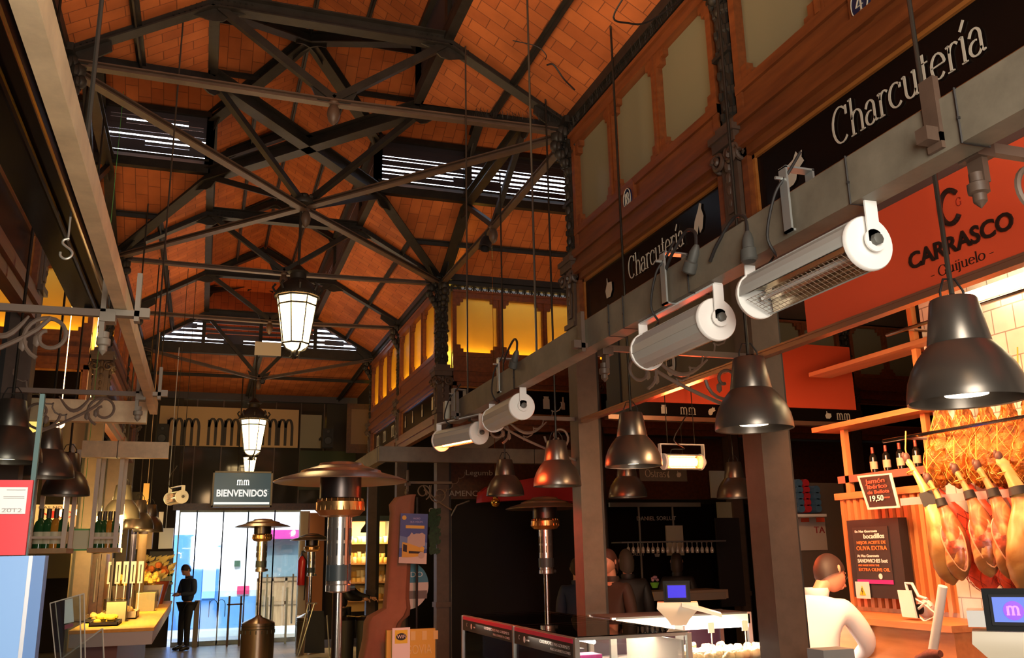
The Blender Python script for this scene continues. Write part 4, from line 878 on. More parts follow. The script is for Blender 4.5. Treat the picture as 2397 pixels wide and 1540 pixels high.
# ------------------------------------------------------------------ patio heaters
def patio(loc, label, s=1.0):
    t = thing('patio_heater', label, 'patio heater', loc, group='mushroom patio heaters')
    m = MB(); m.lathe([(.40, 2.10), (.405, 2.105), (.36, 2.125), (.25, 2.155), (.24, 2.17), (.14, 2.20), (.13, 2.215), (.05, 2.225), (0, 2.228)], n=48); m.lathe([(.40, 2.10), (.35, 2.115), (.2, 2.14), (0, 2.15)], n=48); m.build('reflector_dome', mat('dome_steel', (.55, .47, .40), .28, .95), t, world=False)
    m = MB(); m.lathe([(.125, 2.14), (.125, 2.005), (.115, 2.0)], n=32); m.build('burner_shroud', mat('burner_dark', (.10, .08, .075), .35, .9), t, world=False)
    m = MB(); m.lathe([(.115, 2.0), (.145, 1.98), (.145, 1.93), (.12, 1.90), (.07, 1.89)], n=32)
    for k in range(24): a = k*pi/12; m.tube([(.135*cos(a), .135*sin(a), 2.0), (.147*cos(a), .147*sin(a), 1.93)], .003, 4)
    m.build('burner_bowl', mat('burner_amber', (.70, .38, .14), .3, .9), t, world=False)
    m = MB(); m.lathe([(.07, 1.89), (.068, 1.50), (.075, 1.495), (.075, 1.46), (.035, 1.45)], n=24); bc_ = m.build('burner_column', mat('col_steel', (.80, .74, .68), .25, .9), t, world=False)
    m = MB()
    for k in range(10):
        a = k*pi/5
        for z in (1.58, 1.70, 1.79): m.cb((.0705*cos(a), .0705*sin(a), z), .006, .006, .07)
    m.build('vent_slots', BLACKM, bc_, world=False)
    m = MB(); m.lathe([(.077, 1.61), (.077, 1.52)], n=20); m.lathe([(.077, 1.61), (.0, 1.612)], n=20); m.build('instruction_plate', mat('plate_dark', (.06, .08, .09), .4), t, world=False)
    m = MB()
    for k in range(4): a = k*pi/2+.5; m.tube([(.09*cos(a), .09*sin(a), 1.90), (.09*cos(a), .09*sin(a), 1.46)], .003, 5)
    m.build('guard_rods', CHROME, t, world=False)
    m = MB(); m.tube([(0, 0, .70), (0, 0, 1.46)], .030, 16); m.build('post', mat('post_steel', (.78, .70, .64), .18, 1), t, world=False)
    m = MB(); m.lathe([(0, .86), (.03, .85), (.06, .82), (.20, .76), (.235, .74), (.235, .06), (.27, .04), (.27, 0), (0, 0)], n=36)
    m.build('tank_housing', mat('tank_steel', (.42, .33, .26), .25, .95), t, world=False)
    m = MB()
    for z in (.70, .66, .10): m.tube([(.237*cos(k*pi/18), .237*sin(k*pi/18), z) for k in range(36)], .004, 5, True)
    for k in range(18): a = k*pi/9; m.cb((.237*cos(a), .237*sin(a), .62), .012, .012, .05)
    m.build('tank_trim', BLACKM, t, world=False)
    m = MB(); m.lathe([(0, 0), (.018, 0), (.018, .03), (0, .03)], (.07, 0, 1.48), 10, (1, 0, 0)); m.build('gas_knob', mat('knob_black', (.03, .03, .03), .4), t, world=False)
    return t
h1 = patio((.79, 5.58, .0), 'stainless patio heater nearest the camera, its wide steel dome left of centre')
h2 = dup(h1, (.86, 14.1, .02), 'slim patio heater standing in front of the glass entrance doors')
h3 = dup(h1, (3.33, 8.75, .0), 'patio heater in front of the big black screen on the right')
h4 = dup(h1, (1.95, 17.3, -.12), 'small patio heater half hidden by the wall right of the entrance doors')
# ------------------------------------------------------------------ long rods and cables
def rod(a, b, label, r=.007): tag(MB().tube([a, b], r, 6).build('suspension_rod', rodm), label, 'rod', 'thin suspension rods')
rod((1.84, 4.9, 2.8), (1.84, 4.9, 5.78), 'thin dark rod rising from the right beam before the crossing column')
rod((1.84, 6.4, 2.8), (1.84, 6.4, 5.78), 'thin dark rod rising from the right beam near the far heaters')
rod((-.38, 6.6, 2.78), (-.38, 6.6, 5.7), 'thin rod holding the far end of the left tan beam')
rod((-.38, 2.6, 2.78), (-.38, 2.6, 5.7), 'thin rod holding the near part of the left tan beam')
def cable(pts, label, r=.006):
    tag(MB().tube(smooth(pts), r, 6).build('cable', BLACKM), label, 'cable')
cable([at(1475, -30, Y=4.0), at(1436, 40, Y=4.2), at(1470, 54, Y=4.3), at(1510, 54, Y=4.4), at(1560, 25, Y=4.4), at(1600, -5, Y=4.4)], 'dark cable drooping from the roof at the top of the picture')
cable([at(1200, 95, Y=5.6), at(1255, 108, Y=5.6), at(1278, 128, Y=5.6), at(1276, 140, Y=5.6)], 'short curled wire end hanging under the tiles', .004)
cable([at(1280, 152, Y=5.9), at(1296, 152, Y=5.9), at(1320, 185, Y=5.9), at(1345, 210, Y=5.8)], 'thin bent rod hooked to the eaves near the crossing column', .007)
# ceiling spot on the tie and its little neighbours
def spot(p, label, aim=(-.3, -.3, -1), s=1):
    t = thing('spotlight', label, 'spotlight', p); p = Vector(p); a = Vector(aim).normalized(); m = MB()
    m.lathe([(0, -.08*s), (.05*s, -.075*s), (.065*s, -.03*s), (.065*s, .07*s), (.058*s, .07*s), (.045*s, .0), (0, 0)], p, 18, a); m.build('housing', BLACKM, t)
    m = MB(); m.tube([p+Vector((0, 0, .04*s)), p+Vector((0, 0, .13*s))], .012*s, 8); m.build('yoke', BLACKM, t)
spot(at(1137, 570, X=XR-.05), 'black round spotlight clamped to the crossing tie on the right', s=1.0)
spot(at(614, 893, Y=15.8), 'small round spotlight under the last truss', (0, -1, -.2), .7)
# ================================================================== HAM STALL ON THE RIGHT
ORW = wood('orange_wood', (.55, .19, .06), (.72, .28, .10), .4, axis='Z')
ORW2 = wood('orange_wood_flat', (.55, .19, .06), (.72, .28, .10), .4, axis='Y')
DKT = mat('dark_text', (.02, .008, .006), .5)
XF = 2.765
# ---- red fascia sign along the hall
t = thing('red_sign_board', 'big orange red sign board with black capital lettering above the butcher stall', 'sign', (XF, 2.5, 2.66))
m = MB(); m.box(XF, XF+.03, 1.0, at(1882, 700, X=XF).y, 2.675, 3.10); m.build('board', RED, t)
XT = XF-.001
def T(s, a, b, h, ft='sans', m_=DKT, par=None, thick=.13, thin=.05, off=0, X=XT):
    p = at(*a, X=X); q = at(*b, X=X); w = p.y-q.y
    if ft == 'sans': return text('lettering', s, (X, p.y, p.z), FR_NAVE_R, h, m_, par, width=w, off=off)
    return serif('lettering', s, (X, p.y, p.z), FR_NAVE_R, h, m_, par, thick, thin, width=w)
zc = at(2130, 632, X=XF).z
T('CARRASCO', (2130, 632), (2377, 545), .070, 'sans', par=t, off=.0022)
p = at(2180, 655, X=XF); 
GL['-'] = (.45, [[(.05, .32), (.38, .32)]]); GL['u'] = GL['u']
serif('lettering', '- Guijuelo -', (XT, p.y, p.z), FR_NAVE_R, .043, DKT, t, .09, .04, width=at(2180, 655, X=XF).y-at(2330, 596, X=XF).y)
p = at(2208, 525, X=XF); m = MB(); X_, U_ = FR_NAVE_R; pts = arc(0, 0, .050, .070, 40, 320, 24)
q = []
for i, (a, b) in enumerate(pts): q.append(Vector((XF-.004, p.y, p.z+.055))+X_*(a+.05)+U_*b)
for a, b in zip(q[:-1], q[1:]): m.beam(a, b, .006, .017, (1, 0, 0)) if False else m.tube([a, b], .0105, 6)
m.build('logo_c', DKT, t)
serif('lettering', 'G', (XT, p.y-.078, p.z+.045), FR_NAVE_R, .034, mat('dark_red_text', (.35, .02, .01), .5), t, .09, .04)
# copper coloured rail under the signs and brown board over the red sign
RAIL = mat('copper_rail', (.50, .26, .16), .25, .7)
m = MB(); m.box(2.74, 2.79, 1.0, 6.36, 2.635, 2.672); m.box(2.735, 2.745, 1.0, 6.36, 2.66, 2.668); tag(m.build('sign_rail', RAIL), 'long copper coloured rail under the red sign and the dark board', 'rail')
m = MB(); m.box(2.80, 2.83, 1.0, 3.98, 3.10, 3.22); tag(m.build('fascia_board', mat('mauve_brown', (.14, .075, .06), .5)), 'brown fascia board just above the red sign', 'board')
# ---- dark olive board in the next bay
t = thing('shop_board', 'dark olive board with an oval emblem, behind the second heater', 'sign', (2.8, 5, 2.68))
m = MB(); m.box(2.79, 2.82, 4.18, 5.72, 2.675, 3.20); m.build('board', mat('olive_board', (.075, .055, .032), .5), t)
m = MB(); m.box(2.78, 2.84, 5.72, 5.95, 2.66, 3.22); m.build('black_post', BLACKM, t)
p = at(1570, 850, X=2.785); m = MB(); m.prism([p+X_*.055*cos(k*pi/14)+U_*.085*sin(k*pi/14) for k in range(28)], (-.005, 0, 0)); m.build('oval_emblem', CREAM, t)
serif('lettering', 'm', p+X_*-.035+U_*-.02+Vector((-.006, 0, 0)), FR_NAVE_R, .09, DKT, t, .2, .1, width=.07)
text('lettering', 'GOURMETS', p+X_*.075+U_*.03+Vector((-.001, 0, 0)), FR_NAVE_R, .022, CREAM, t, width=.22)
# ---- red panel and icon strip closing the stall at the crossing
t = thing('red_sign', 'plain orange red panel across the back of the stall, behind the column', 'panel', (4.2, 6.33, 2.8))
m = MB(); m.box(3.00, 5.33, 6.32, 6.35, 2.815, 3.375); m.build('board', RED, t)
t = thing('icon_strip', 'narrow black strip with small food pictures under the red panel', 'sign', (4.2, 6.34, 2.68))
m = MB(); m.box(2.95, 5.4, 6.33, 6.36, 2.70, 2.812); m.build('board', BLACK, t)
for x, k in ((3.42, 'jar'), (3.86, 'pig'), (4.02, 'bottle'), (4.16, 'garlic'), (5.0, 'garlic')): icon(k, (x, 6.329, 2.725), FR_CAM, .07, .07, t)
for x in (3.60, 5.12): serif('lettering', 'mm', (x, 6.329, 2.725), FR_CAM, .09, CREAM, t, .09, .04, width=.15)
m = MB(); m.box(2.95, 5.4, 6.30, 6.37, 2.665, 2.70); m.build('lower_rail', RAIL, t)
# ---- wall behind the hams
TILE = brickmat('white_tiles', (.80, .76, .70), (.76, .72, .66), (.35, .30, .27), .15, .15, .2, .004, .2, .5)
XW = 4.34
m = MB(); m.quaduv([(XW, 4.45, 0), (XW, 1.2, 0), (XW, 1.2, 3.6), (XW, 4.45, 3.6)], (XW, 0, 0), (0, 1, 0), (0, 0, 1)); tag(m.build('tiled_wall', TILE, origin=(XW, 3, 0)), 'white tiled partition behind the hanging hams', 'wall', kind='structure')
t = thing('wooden_partition', 'orange wooden partition with upright slats and a high shelf, beside the hams', 'partition', (XW, 4.9, 0))
m = MB(); m.box(XW+.0, XW+.03, 4.45, 5.38, 0, 2.0); m.build('backing', ORW, t)
s_ = MB()
for i in range(14): y = 4.47+i*.068; s_.box(XW-.03, XW, y, y+.034, 1.26, 1.99)
s_.build('slats', ORW, t)
m = MB(); m.box(XW-.05, XW+.04, 4.43, 5.42, 1.985, 2.03); m.build('top_rail', ORW2, t)
m = MB(); zs = 2.475; m.box(XW-.14, XW+.10, 4.30, 5.48, zs, zs+.035); m.build('upper_shelf', ORW2, t)
for y in (5.30, 4.52): m = MB(); m.box(XW-.02, XW+.02, y-.02, y+.02, 2.03, 3.3 if y < 5 else zs); m.build('upright', ORW, t)
m = MB(); m.box(XW-.02, XW+.02, 4.40, 5.40, 2.10, 2.15); m.build('crossbar', mat('brown_bar', (.20, .11, .08), .5), t)
m = MB(); m.box(XW-.10, XW+.10, 4.2, 5.5, 2.90, 2.93); m.build('valance', wood('valance', (.30, .13, .06), (.40, .18, .08), .5), t)
# bottles on the crossbar
BOT = mat('wine_glass', (.012, .010, .008), .08, spec=.6); LAB = mat('cream_label', (.75, .45, .28), .6)
def bottle(loc, label, h=.17, group='wine bottles on the stall shelf', glassm=None, labm=None, cap=None):
    t = thing('wine_bottle', label, 'bottle', loc, group=group); r = h*.145
    m = MB(); m.lathe([(0, 0), (r, 0), (r, h*.58), (r*.85, h*.66), (r*.36, h*.75), (r*.33, h*.97), (0, h*.97)], n=16); m.build('glass', glassm or BOT, t, world=False)
    m = MB(); m.lathe([(r*1.03, h*.12), (r*1.03, h*.42)], n=16); m.build('paper_label', labm or LAB, t, world=False)
    m = MB(); m.lathe([(r*.42, h*.76), (r*.40, h), (0, h)], n=12); m.build('capsule', cap or mat('red_foil', (.35, .06, .04), .35, .3), t, world=False); return t
for i, (x, lb) in enumerate(((2047-.0, 'dark wine bottle on the stall shelf, leftmost of the four'), (2078, 'dark wine bottle on the stall shelf, second from the left'), (2111, 'dark wine bottle on the stall shelf, third from the left'), (2150, 'dark wine bottle on the stall shelf, rightmost, behind the upright'))):
    p = at(x, 1100, X=XW); bottle((XW-.0, p.y, 2.15), lb)
# ---- signs on the partition
t = thing('price_card', 'tilted black price card with white rim reading 19,50', 'sign', at(2048, 1150, X=4.12))
P4_ = [at(*q, X=4.12) for q in ((2031, 1193), (2104, 1188), (2084, 1107), (2006, 1114))]; m = MB(); m.prism(P4_, (.012, 0, 0)); m.build('card_rim', mat('card_rim', (.75, .68, .62), .5), t)
P5_ = [at(*q, X=4.117) for q in ((2035, 1187), (2098, 1183), (2080, 1111), (2012, 1118))]; m = MB(); m.prism(P5_, (.004, 0, 0)); m.build('card_face', BLACKM, t)
REDT = mat('red_text', (.85, .10, .06), .5); WT = mat('white_text', (.85, .80, .75), .5)
for s, a, b, h, mm_ in (('Jamón', (2027, 1133), (2073, 1130), .030, REDT), ('Ibérico', (2030, 1145), (2076, 1142), .026, REDT), ('de Bellota', (2031, 1157), (2082, 1153), .022, REDT), ('19,50', (2035, 1174), (2066, 1170), .036, WT), ('euros', (2069, 1166), (2083, 1164), .012, REDT)): T(s, a, b, h, par=t, m_=mm_, X=4.113, off=.0006)
t = thing('menu_board', 'black framed menu board with orange and white olive oil text', 'sign', at(2050, 1300, X=4.2))
XM = 4.22; ya, yb = at(1990, 1300, X=XM).y, at(2112, 1300, X=XM).y; zt1 = 1.835; zb1 = 1.33
m = MB(); m.box(XM, XM+.07, yb, ya, zb1, zt1); bp_ = m.build('black_panel', BLACKM, t)
yc, yd = at(2003, 1300, X=XM).y, at(2086, 1300, X=XM).y
m = MB(); m.box(XM-.006, XM, yd, yc, zb1+.09, zt1-.05); po_ = m.build('poster', mat('poster_black', (.03, .02, .02), .4), bp_)
m = MB(); m.box(XM-.008, XM-.004, yd, yc, zb1+.09, zb1+.115); m.build('magenta_band', mat('magenta_band', (.65, .02, .25), .5), t)
ORT = mat('orange_text', (.85, .22, .06), .5); W2 = yc-yd
for i, (s, a0, a1, h, mm_) in enumerate((('En Mas Gourmets', .08, .72, .020, WT), ('bocadillos', .32, .90, .040, WT), ('MEJOR ACEITE DE', .10, .92, .024, ORT), ('OLIVA EXTRA', .08, .94, .034, ORT), ('At Mas Gourmets', .08, .70, .022, WT), ('SANDWICHES best', .08, .92, .030, WT), ('ARE MADE WITH THE', .08, .68, .014, ORT), ('EXTRA OLIVE OIL', .08, .95, .026, ORT))):
    z = (zt1-.085, zt1-.125, zt1-.160, zt1-.200, zt1-.245, zt1-.280, zt1-.303, zt1-.335)[i]; text('lettering', s, (XM-.009, yc-W2*a0, z), FR_NAVE_R, h*.8, mm_, po_, width=W2*(a1-a0), off=.0006)
m = MB(); m.prism([Vector((XM-.009, yc-W2*.68, zb1+.138))+X_*.018*cos(k*pi/8)+U_*.018*sin(k*pi/8) for k in range(16)], (-.001, 0, 0)); m.build('round_logo', WT, t)
t = thing('warning_sticker', 'yellow triangle electricity warning sticker beside the menu board', 'sticker', at(2020, 1382, X=4.2))
a, b = at(2006, 1400, X=XM-.01), at(2034, 1362, X=XM-.01); m = MB(); m.box(XM-.012, XM-.009, b.y, a.y, a.z, b.z); m.build('white_backing', WT, t)
c = (a+b)/2; m = MB(); m.prism([Vector((XM-.013, c.y, c.z-.005))+X_*u+U_*v for u, v in ((-.030, -.028), (.030, -.028), (0, .034))], (-.002, 0, 0)); m.build('yellow_triangle', mat('warn_yellow', (.85, .60, .03), .5), t)
m = MB(); m.prism([Vector((XM-.016, c.y, c.z-.008))+X_*u+U_*v for u, v in ((-.002, .022), (-.009, -.002), (0, -.001), (-.003, -.022), (.009, .004), (.001, .003), (.005, .022))], (-.001, 0, 0)); m.build('lightning_bolt', BLACKM, t)
# ---- orange counter, tablet and clutter
t = thing('wooden_counter', 'orange wooden back counter below the menu board', 'counter', (4.1, 4.5, 0)); m = MB(); m.box(3.86, XW-.04, 4.02, 5.35, 0, 1.20); m.build('cabinet', ORW2, t)
m = MB(); m.box(3.83, XW-.04, 4.0, 5.37, 1.20, 1.235); m.build('worktop', ORW2, t)
t = thing('tablet_computer', 'white tablet propped up on the orange counter', 'tablet', at(2125, 1440, X=3.95)); p = [at(*q, X=3.95) for q in ((2112, 1443), (2145, 1447), (2130, 1382), (2100, 1381))]
m = MB(); m.prism(p, (.012, 0, 0)); m.build('case', WHITE, t); m = MB(); q = [v+Vector((.013, -.006, 0)) for v in p]; m.prism(q, (.006, 0, 0)); m.build('glass_face', BLACK, t)
for i, (pts, r) in enumerate((([(2125, 1385), (2120, 1365), (2135, 1366), (2150, 1395), (2170, 1402)], .009), ([(2140, 1400), (2165, 1415), (2195, 1440), (2165, 1455), (2148, 1440)], .006), ([(2150, 1425), (2170, 1408), (2180, 1420)], .008))):
    tag(MB().tube([at(*q, X=3.98) for q in pts], r, 8).build('white_cable', WHITE), 'white cable looping behind the tablet, %s' % ('thick upper one', 'long lower loop', 'short middle one')[i], 'cable')
t = thing('table_lamp_head', 'small white and black appliance behind the tablet', 'appliance', at(2170, 1440, X=4.05)); p = at(2168, 1425, X=4.05); m = MB(); m.sph(p, .05, 14, (1, 1, 1.1)); m.build('shell', WHITE, t); m = MB(); m.lathe([(0, 0), (.03, 0), (.028, .012), (0, .02)], p+Vector((-.045, -.0, 0)), 16, (-1, -.1, 0)); m.build('dark_opening', BLACKM, t); m = MB(); m.tube([p+Vector((0, 0, -.04)), Vector((p.x, p.y, 1.235))], .02, 10); m.build('foot', WHITE, t)
m = MB(); m.tube([at(2207, 1372, X=3.75), at(2197, 1440, X=3.75), at(2180, 1545, X=3.75)], .024, 14); tag(m.build('white_pole', WHITE), 'slanting white pole right of the tablet', 'pole')
m = MB(); p = at(2178, 1532, X=3.6); m.tube([p+Vector((0, .10, -.03)), p, p+Vector((.0, -.07, .01))], [.015, .028, .018], 12); tag(m.build('cured_sausage', mat('sausage', (.16, .045, .03), .6, noise=.5, nscale=60)), 'dark cured sausage at the bottom edge below the white pole', 'sausage')
m = MB(); a = at(2278, 1370+70, X=XW-.01); b = at(2300, 1500, X=XW-.01); m.box(XW-.03, XW-.005, min(a.y, b.y), max(a.y, b.y), b.z, a.z); tag(m.build('wall_box', BLACKM), 'black box on the tiled wall left of the large scale', 'box')
m = MB(); m.box(XW-.25, XW-.02, 3.5, 3.85, 1.0, 1.03); m.box(XW-.24, XW-.03, 3.52, 3.83, .80, 1.0); tag(m.build('red_crate', mat('crate_red', (.55, .02, .02), .4)), 'red crate low against the tiled wall', 'crate')
# ------------------------------------------------------------------ hams
def hammat(name, skin, meat, fat, sc=7):
    m = bpy.data.materials.new(name); m.use_nodes = True; nt = m.node_tree; b = nt.nodes['Principled BSDF']; b.inputs['Roughness'].default_value = .32
    tc = nt.nodes.new('ShaderNodeTexCoord'); n = nt.nodes.new('ShaderNodeTexNoise'); n.inputs['Scale'].default_value = sc; n.inputs['Detail'].default_value = 5; n.inputs['Distortion'].default_value = .7
    r = nt.nodes.new('ShaderNodeValToRGB'); e = r.color_ramp.elements; e[0].position = .36; e[0].color = (*meat, 1); e[1].position = .52; e[1].color = (*skin, 1); x = r.color_ramp.elements.new(.64); x.color = (*fat, 1)
    nt.links.new(tc.outputs['Object'], n.inputs['Vector']); nt.links.new(n.outputs['Fac'], r.inputs[0])
    sx = nt.nodes.new('ShaderNodeSeparateXYZ'); nt.links.new(tc.outputs['Object'], sx.inputs[0]); ad = nt.nodes.new('ShaderNodeMath'); ad.operation = 'MULTIPLY_ADD'; ad.inputs[1].default_value = .35; nt.links.new(n.outputs['Fac'], ad.inputs[0]); nt.links.new(sx.outputs[2], ad.inputs[2])
    mr = nt.nodes.new('ShaderNodeMapRange'); mr.inputs[1].default_value = -.22; mr.inputs[2].default_value = -.37; mr.inputs[3].default_value = 0; mr.inputs[4].default_value = .85; nt.links.new(ad.outputs[0], mr.inputs[0])
    mx = nt.nodes.new('ShaderNodeMix'); mx.data_type = 'RGBA'; mx.inputs[7].default_value = (.17, .075, .02, 1); nt.links.new(mr.outputs[0], mx.inputs[0]); nt.links.new(r.outputs[0], mx.inputs[6]); nt.links.new(mx.outputs[2], b.inputs['Base Color'])
    bp = nt.nodes.new('ShaderNodeBump'); bp.inputs['Strength'].default_value = .4; bp.inputs['Distance'].default_value = .01; nt.links.new(n.outputs['Fac'], bp.inputs['Height']); nt.links.new(bp.outputs[0], b.inputs['Normal']); MATS[name] = m; return m
HSK = hammat('ham_skin', (.40, .13, .04), (.20, .035, .012), (.66, .34, .12)); HMT = hammat('ham_cut', (.40, .07, .03), (.16, .02, .01), (.72, .34, .20), 14)
HPALE = hammat('ham_pale', (.58, .30, .09), (.42, .12, .035), (.70, .45, .18), 5); HNET = mat('net_red', (.62, .06, .02), .5, noise=.4, nscale=20); GOLD = mat('gold_wrap', (.42, .12, .012), .25, .35, noise=.8, nscale=16, bump=.8)
HOOF = mat('hoof', (.10, .04, .03), .5)
def ham(T_, B_, label, body=HSK, w=.115, band=True, netted=False, tagc=False, wrapped=False, face=None):
    T_ = Vector(T_); B_ = Vector(B_); L = (B_-T_).length; t = thing('cured_ham', label, 'ham', T_, group='hams hanging in the stall'); d = (B_-T_)/L
    out = Vector((-.75, -.66, 0)); out = (out-d*out.dot(d)).normalized(); sd = d.cross(out)
    prof = [(.0, .016), (.05, .026), (.08, .020), (.16, .024), (.26, .032), (.36, .048), (.46, .072), (.56, .096), (.66, .113), (.76, .116), (.85, .105), (.92, .080), (.97, .048), (1, .010)]
    m = MB(); n = 28; vs = []; fs = []; rnd = random.Random(int(T_.y*1000)); ph = rnd.random()*6
    p0_ = prof; prof = []
    for i_ in range(len(p0_)-1):
        for s_ in range(3): u_ = s_/3; prof.append((p0_[i_][0]*(1-u_)+p0_[i_+1][0]*u_, p0_[i_][1]*(1-u_)+p0_[i_+1][1]*u_))
    prof.append(p0_[-1])
    for i, (f, r) in enumerate(prof):
        r = r*w/.116; c = T_+d*f*L+sd*(.05*sin(f*pi*1.1)*-1)*(w/.116)+out*.03*sin(f*pi)
        for k in range(n):
            a = 2*pi*k/n; rr = r*(1+.09*sin(2*a+ph)+.06*sin(3*a+f*9+ph)+.03*sin(5*a-f*22+ph)+(.16*max(0, sin(a*7+f*34+ph)*cos(a*3-f*21)) if wrapped else 0)); vs.append(c+(out*cos(a)*.72+sd*sin(a)*1.05)*rr)
    for i in range(len(prof)-1):
        for k in range(n): fs.append((i*n+k, i*n+(k+1) % n, (i+1)*n+(k+1) % n, (i+1)*n+k))
    fs.append(tuple(range(n))); fs.append(tuple((len(prof)-1)*n+k for k in reversed(range(n))))
    if wrapped: vs = [v+Vector((rnd.uniform(-1, 1), rnd.uniform(-1, 1), rnd.uniform(-1, 1)))*.007 for v in vs]
    m.add(vs, fs, not wrapped); m.build('ham_body', body, t)
    if face:   # oval cut side with its pale fat rim
        c = T_+d*.70*L+out*.112*w/.116+sd*(.05*sin(.77*pi)*-1)*(w/.116); g = MB(); N = 22
        P = [c+d*(.235*L*cos(2*pi*k/N))+sd*(.075*w/.116*sin(2*pi*k/N)*(1.1-.3*cos(2*pi*k/N)))+out*(-.030*cos(2*pi*k/N)**2) for k in range(N)]
        g.add(P+[c+out*.022], [(k, (k+1) % N, N) for k in range(N)], True); g.build('cut_face', face, t, fix=False)
        g = MB(); g.tube(P, .004, 6, True); g.build('fat_rim', mat('ham_fat', (.66, .34, .18), .4), t)
    h = MB(); h.sph(T_+d*.0, .026, 12, (.8, .8, 1.3)); h.sph(T_+d*.0+sd*.012-d*.02, .016, 8, (.7, .7, 1.4)); h.build('hoof', HOOF, t)
    r0 = MB(); r0.tube([T_+d*.10*L, T_+Vector((0, 0, .05)), T_+Vector((.02, 0, .16))], .004, 6); r0.tube([T_+d*.12*L+(out*cos(k*pi/5)+sd*sin(k*pi/5))*.028 for k in range(10)], .004, 6, True); r0.build('hanging_cord', mat('cord_gold', (.75, .35, .05), .5), t)
    if band:
        b = MB(); P0 = T_+d*.27*L+sd*(.05*sin(.27*pi*1.1)*-1)*(w/.116)+out*.03*sin(.27*pi); b.lathe([(.036*w/.1, -.022), (.041*w/.1, .022)], P0, 20, d); b.build('black_band', BLACKM, t)
    if tagc:
        P0 = T_+d*.36*L+out*.062-sd*.05; b = MB(); b.prism([P0+sd*u-d*v*-1 for u, v in ((-.055, -.03), (.055, -.03), (.055, .05), (-.055, .05))], out*.004); b.build('hang_tag', BLACKM, t)
        b = MB(); b.prism([P0+sd*u+d*v for u, v in ((-.025, .085), (.03, .085), (.03, .17), (-.025, .17))], out*.004); b.build('lower_tag', mat('tag_brown', (.07, .05, .045), .5), t)
        b = MB(); b.prism([P0+sd*u+d*v for u, v in ((-.045, .055), (.045, .055), (.045, .080), (-.045, .080))], out*.005); b.build('yellow_band', mat('tag_yellow', (.80, .42, .05), .5), t)
    if netted:
        g = MB()
        for s in (-1, 1):
            for q in range(7):
                pts = []
                for i in range(22):
                    f = .36+.6*i/21; r = .116*w/.116
                    for (f0, r0_), (f1, r1_) in zip(prof[:-1], prof[1:]):
                        if f0 <= f <= f1: r = (r0_+(r1_-r0_)*(f-f0)/(f1-f0))*w/.116
                    a = q*2*pi/7+s*i*.16; c = T_+d*f*L+sd*(.05*sin(f*pi*1.1)*-1)*(w/.116)+out*.03*sin(f*pi); pts.append(c+(out*cos(a)*.76+sd*sin(a)*1.1)*r*1.08)
                g.tube(pts, .0016, 4)
        g.build('netting', mat('net_cord', (.25, .02, .01), .6) if not wrapped else mat('net_gold', (.9, .5, .1), .4), t)
    return t
XH = 3.93
H = lambda x, y, X=XH: at(x, y, X=X)
ham(H(2122, 1072), H(2238, 1368), 'whole yellow ham with black and yellow tags, leftmost of the front row', HPALE, .092, tagc=True, band=False)
ham(H(2172, 1120), H(2258, 1358), 'ham with an exposed red cut side, second in the front row', HSK, .074, face=HMT)
ham(H(2236, 1098), H(2326, 1350), 'ham showing its dark red cut side, third in the front row', HSK, .076, face=HMT)
ham(H(2288, 1090), H(2382, 1358), 'broad ham with glossy cut side, fourth in the front row', HSK, .084, face=HMT)
ham(H(2338, 1070), H(2440, 1400), 'pale yellow ham at the right edge of the front row', HPALE, .125)
X2 = 4.12
ham(H(2180, 1130, X2), H(2330, 1385, X2), 'ham in red netting showing below the second and third front hams', HNET, .10, netted=True, band=False)
ham(H(2260, 1130, X2), H(2400, 1392, X2), 'ham in red netting behind the fourth front ham', HNET, .10, netted=True, band=False)
ham(H(2340, 1130, X2), H(2460, 1396, X2), 'ham in red netting at the right edge behind the pale ham', HNET, .10, netted=True, band=False)
for i, (xa, xb, lb) in enumerate(((2182, 2196, 'leftmost ham wrapped in shiny golden foil in the upper row'), (2232, 2244, 'second golden foil wrapped ham in the upper row'), (2284, 2298, 'third golden foil wrapped ham in the upper row'), (2336, 2350, 'fourth golden foil wrapped ham in the upper row'), (2386, 2402, 'golden foil wrapped ham at the right edge of the upper row'))):
    ham(H(xa, 880, 4.10), H(xb+8, 1142, 4.10), lb, GOLD, .088, netted=True, band=False, wrapped=True)
# steel rails the hams hang from
a, b = H(2110, 1055, 4.03), H(2397, 1055, 4.03)
m = MB(); m.tube([(3.99, a.y+.1, H(2122, 1072).z+.13), (3.99, 2.4, H(2122, 1072).z+.13)], .012, 8); m.tube([(4.12, a.y+.1, 2.98), (4.12, 2.4, 2.98)], .012, 8)
for y in (4.35, 3.3): m.tube([(3.99, y, H(2122, 1072).z+.13), (XW, y, H(2122, 1072).z+.13)], .010, 6); m.tube([(4.12, y, 2.98), (XW, y, 2.98)], .010, 6)
tag(m.build('hanging_rail', CHROME), 'steel rails that carry both rows of hams', 'rail')
zr_ = at(2260, 1162, X=3.99).z
m = MB(); m.box(4.0, 4.01, 2.9, 4.45, zr_-.022, zr_+.022); tag(m.build('plastic_guard_strip', mat('mauve_strip', (.45, .30, .30), .3)), 'greyish plastic strip running between the two rows of hams', 'strip')
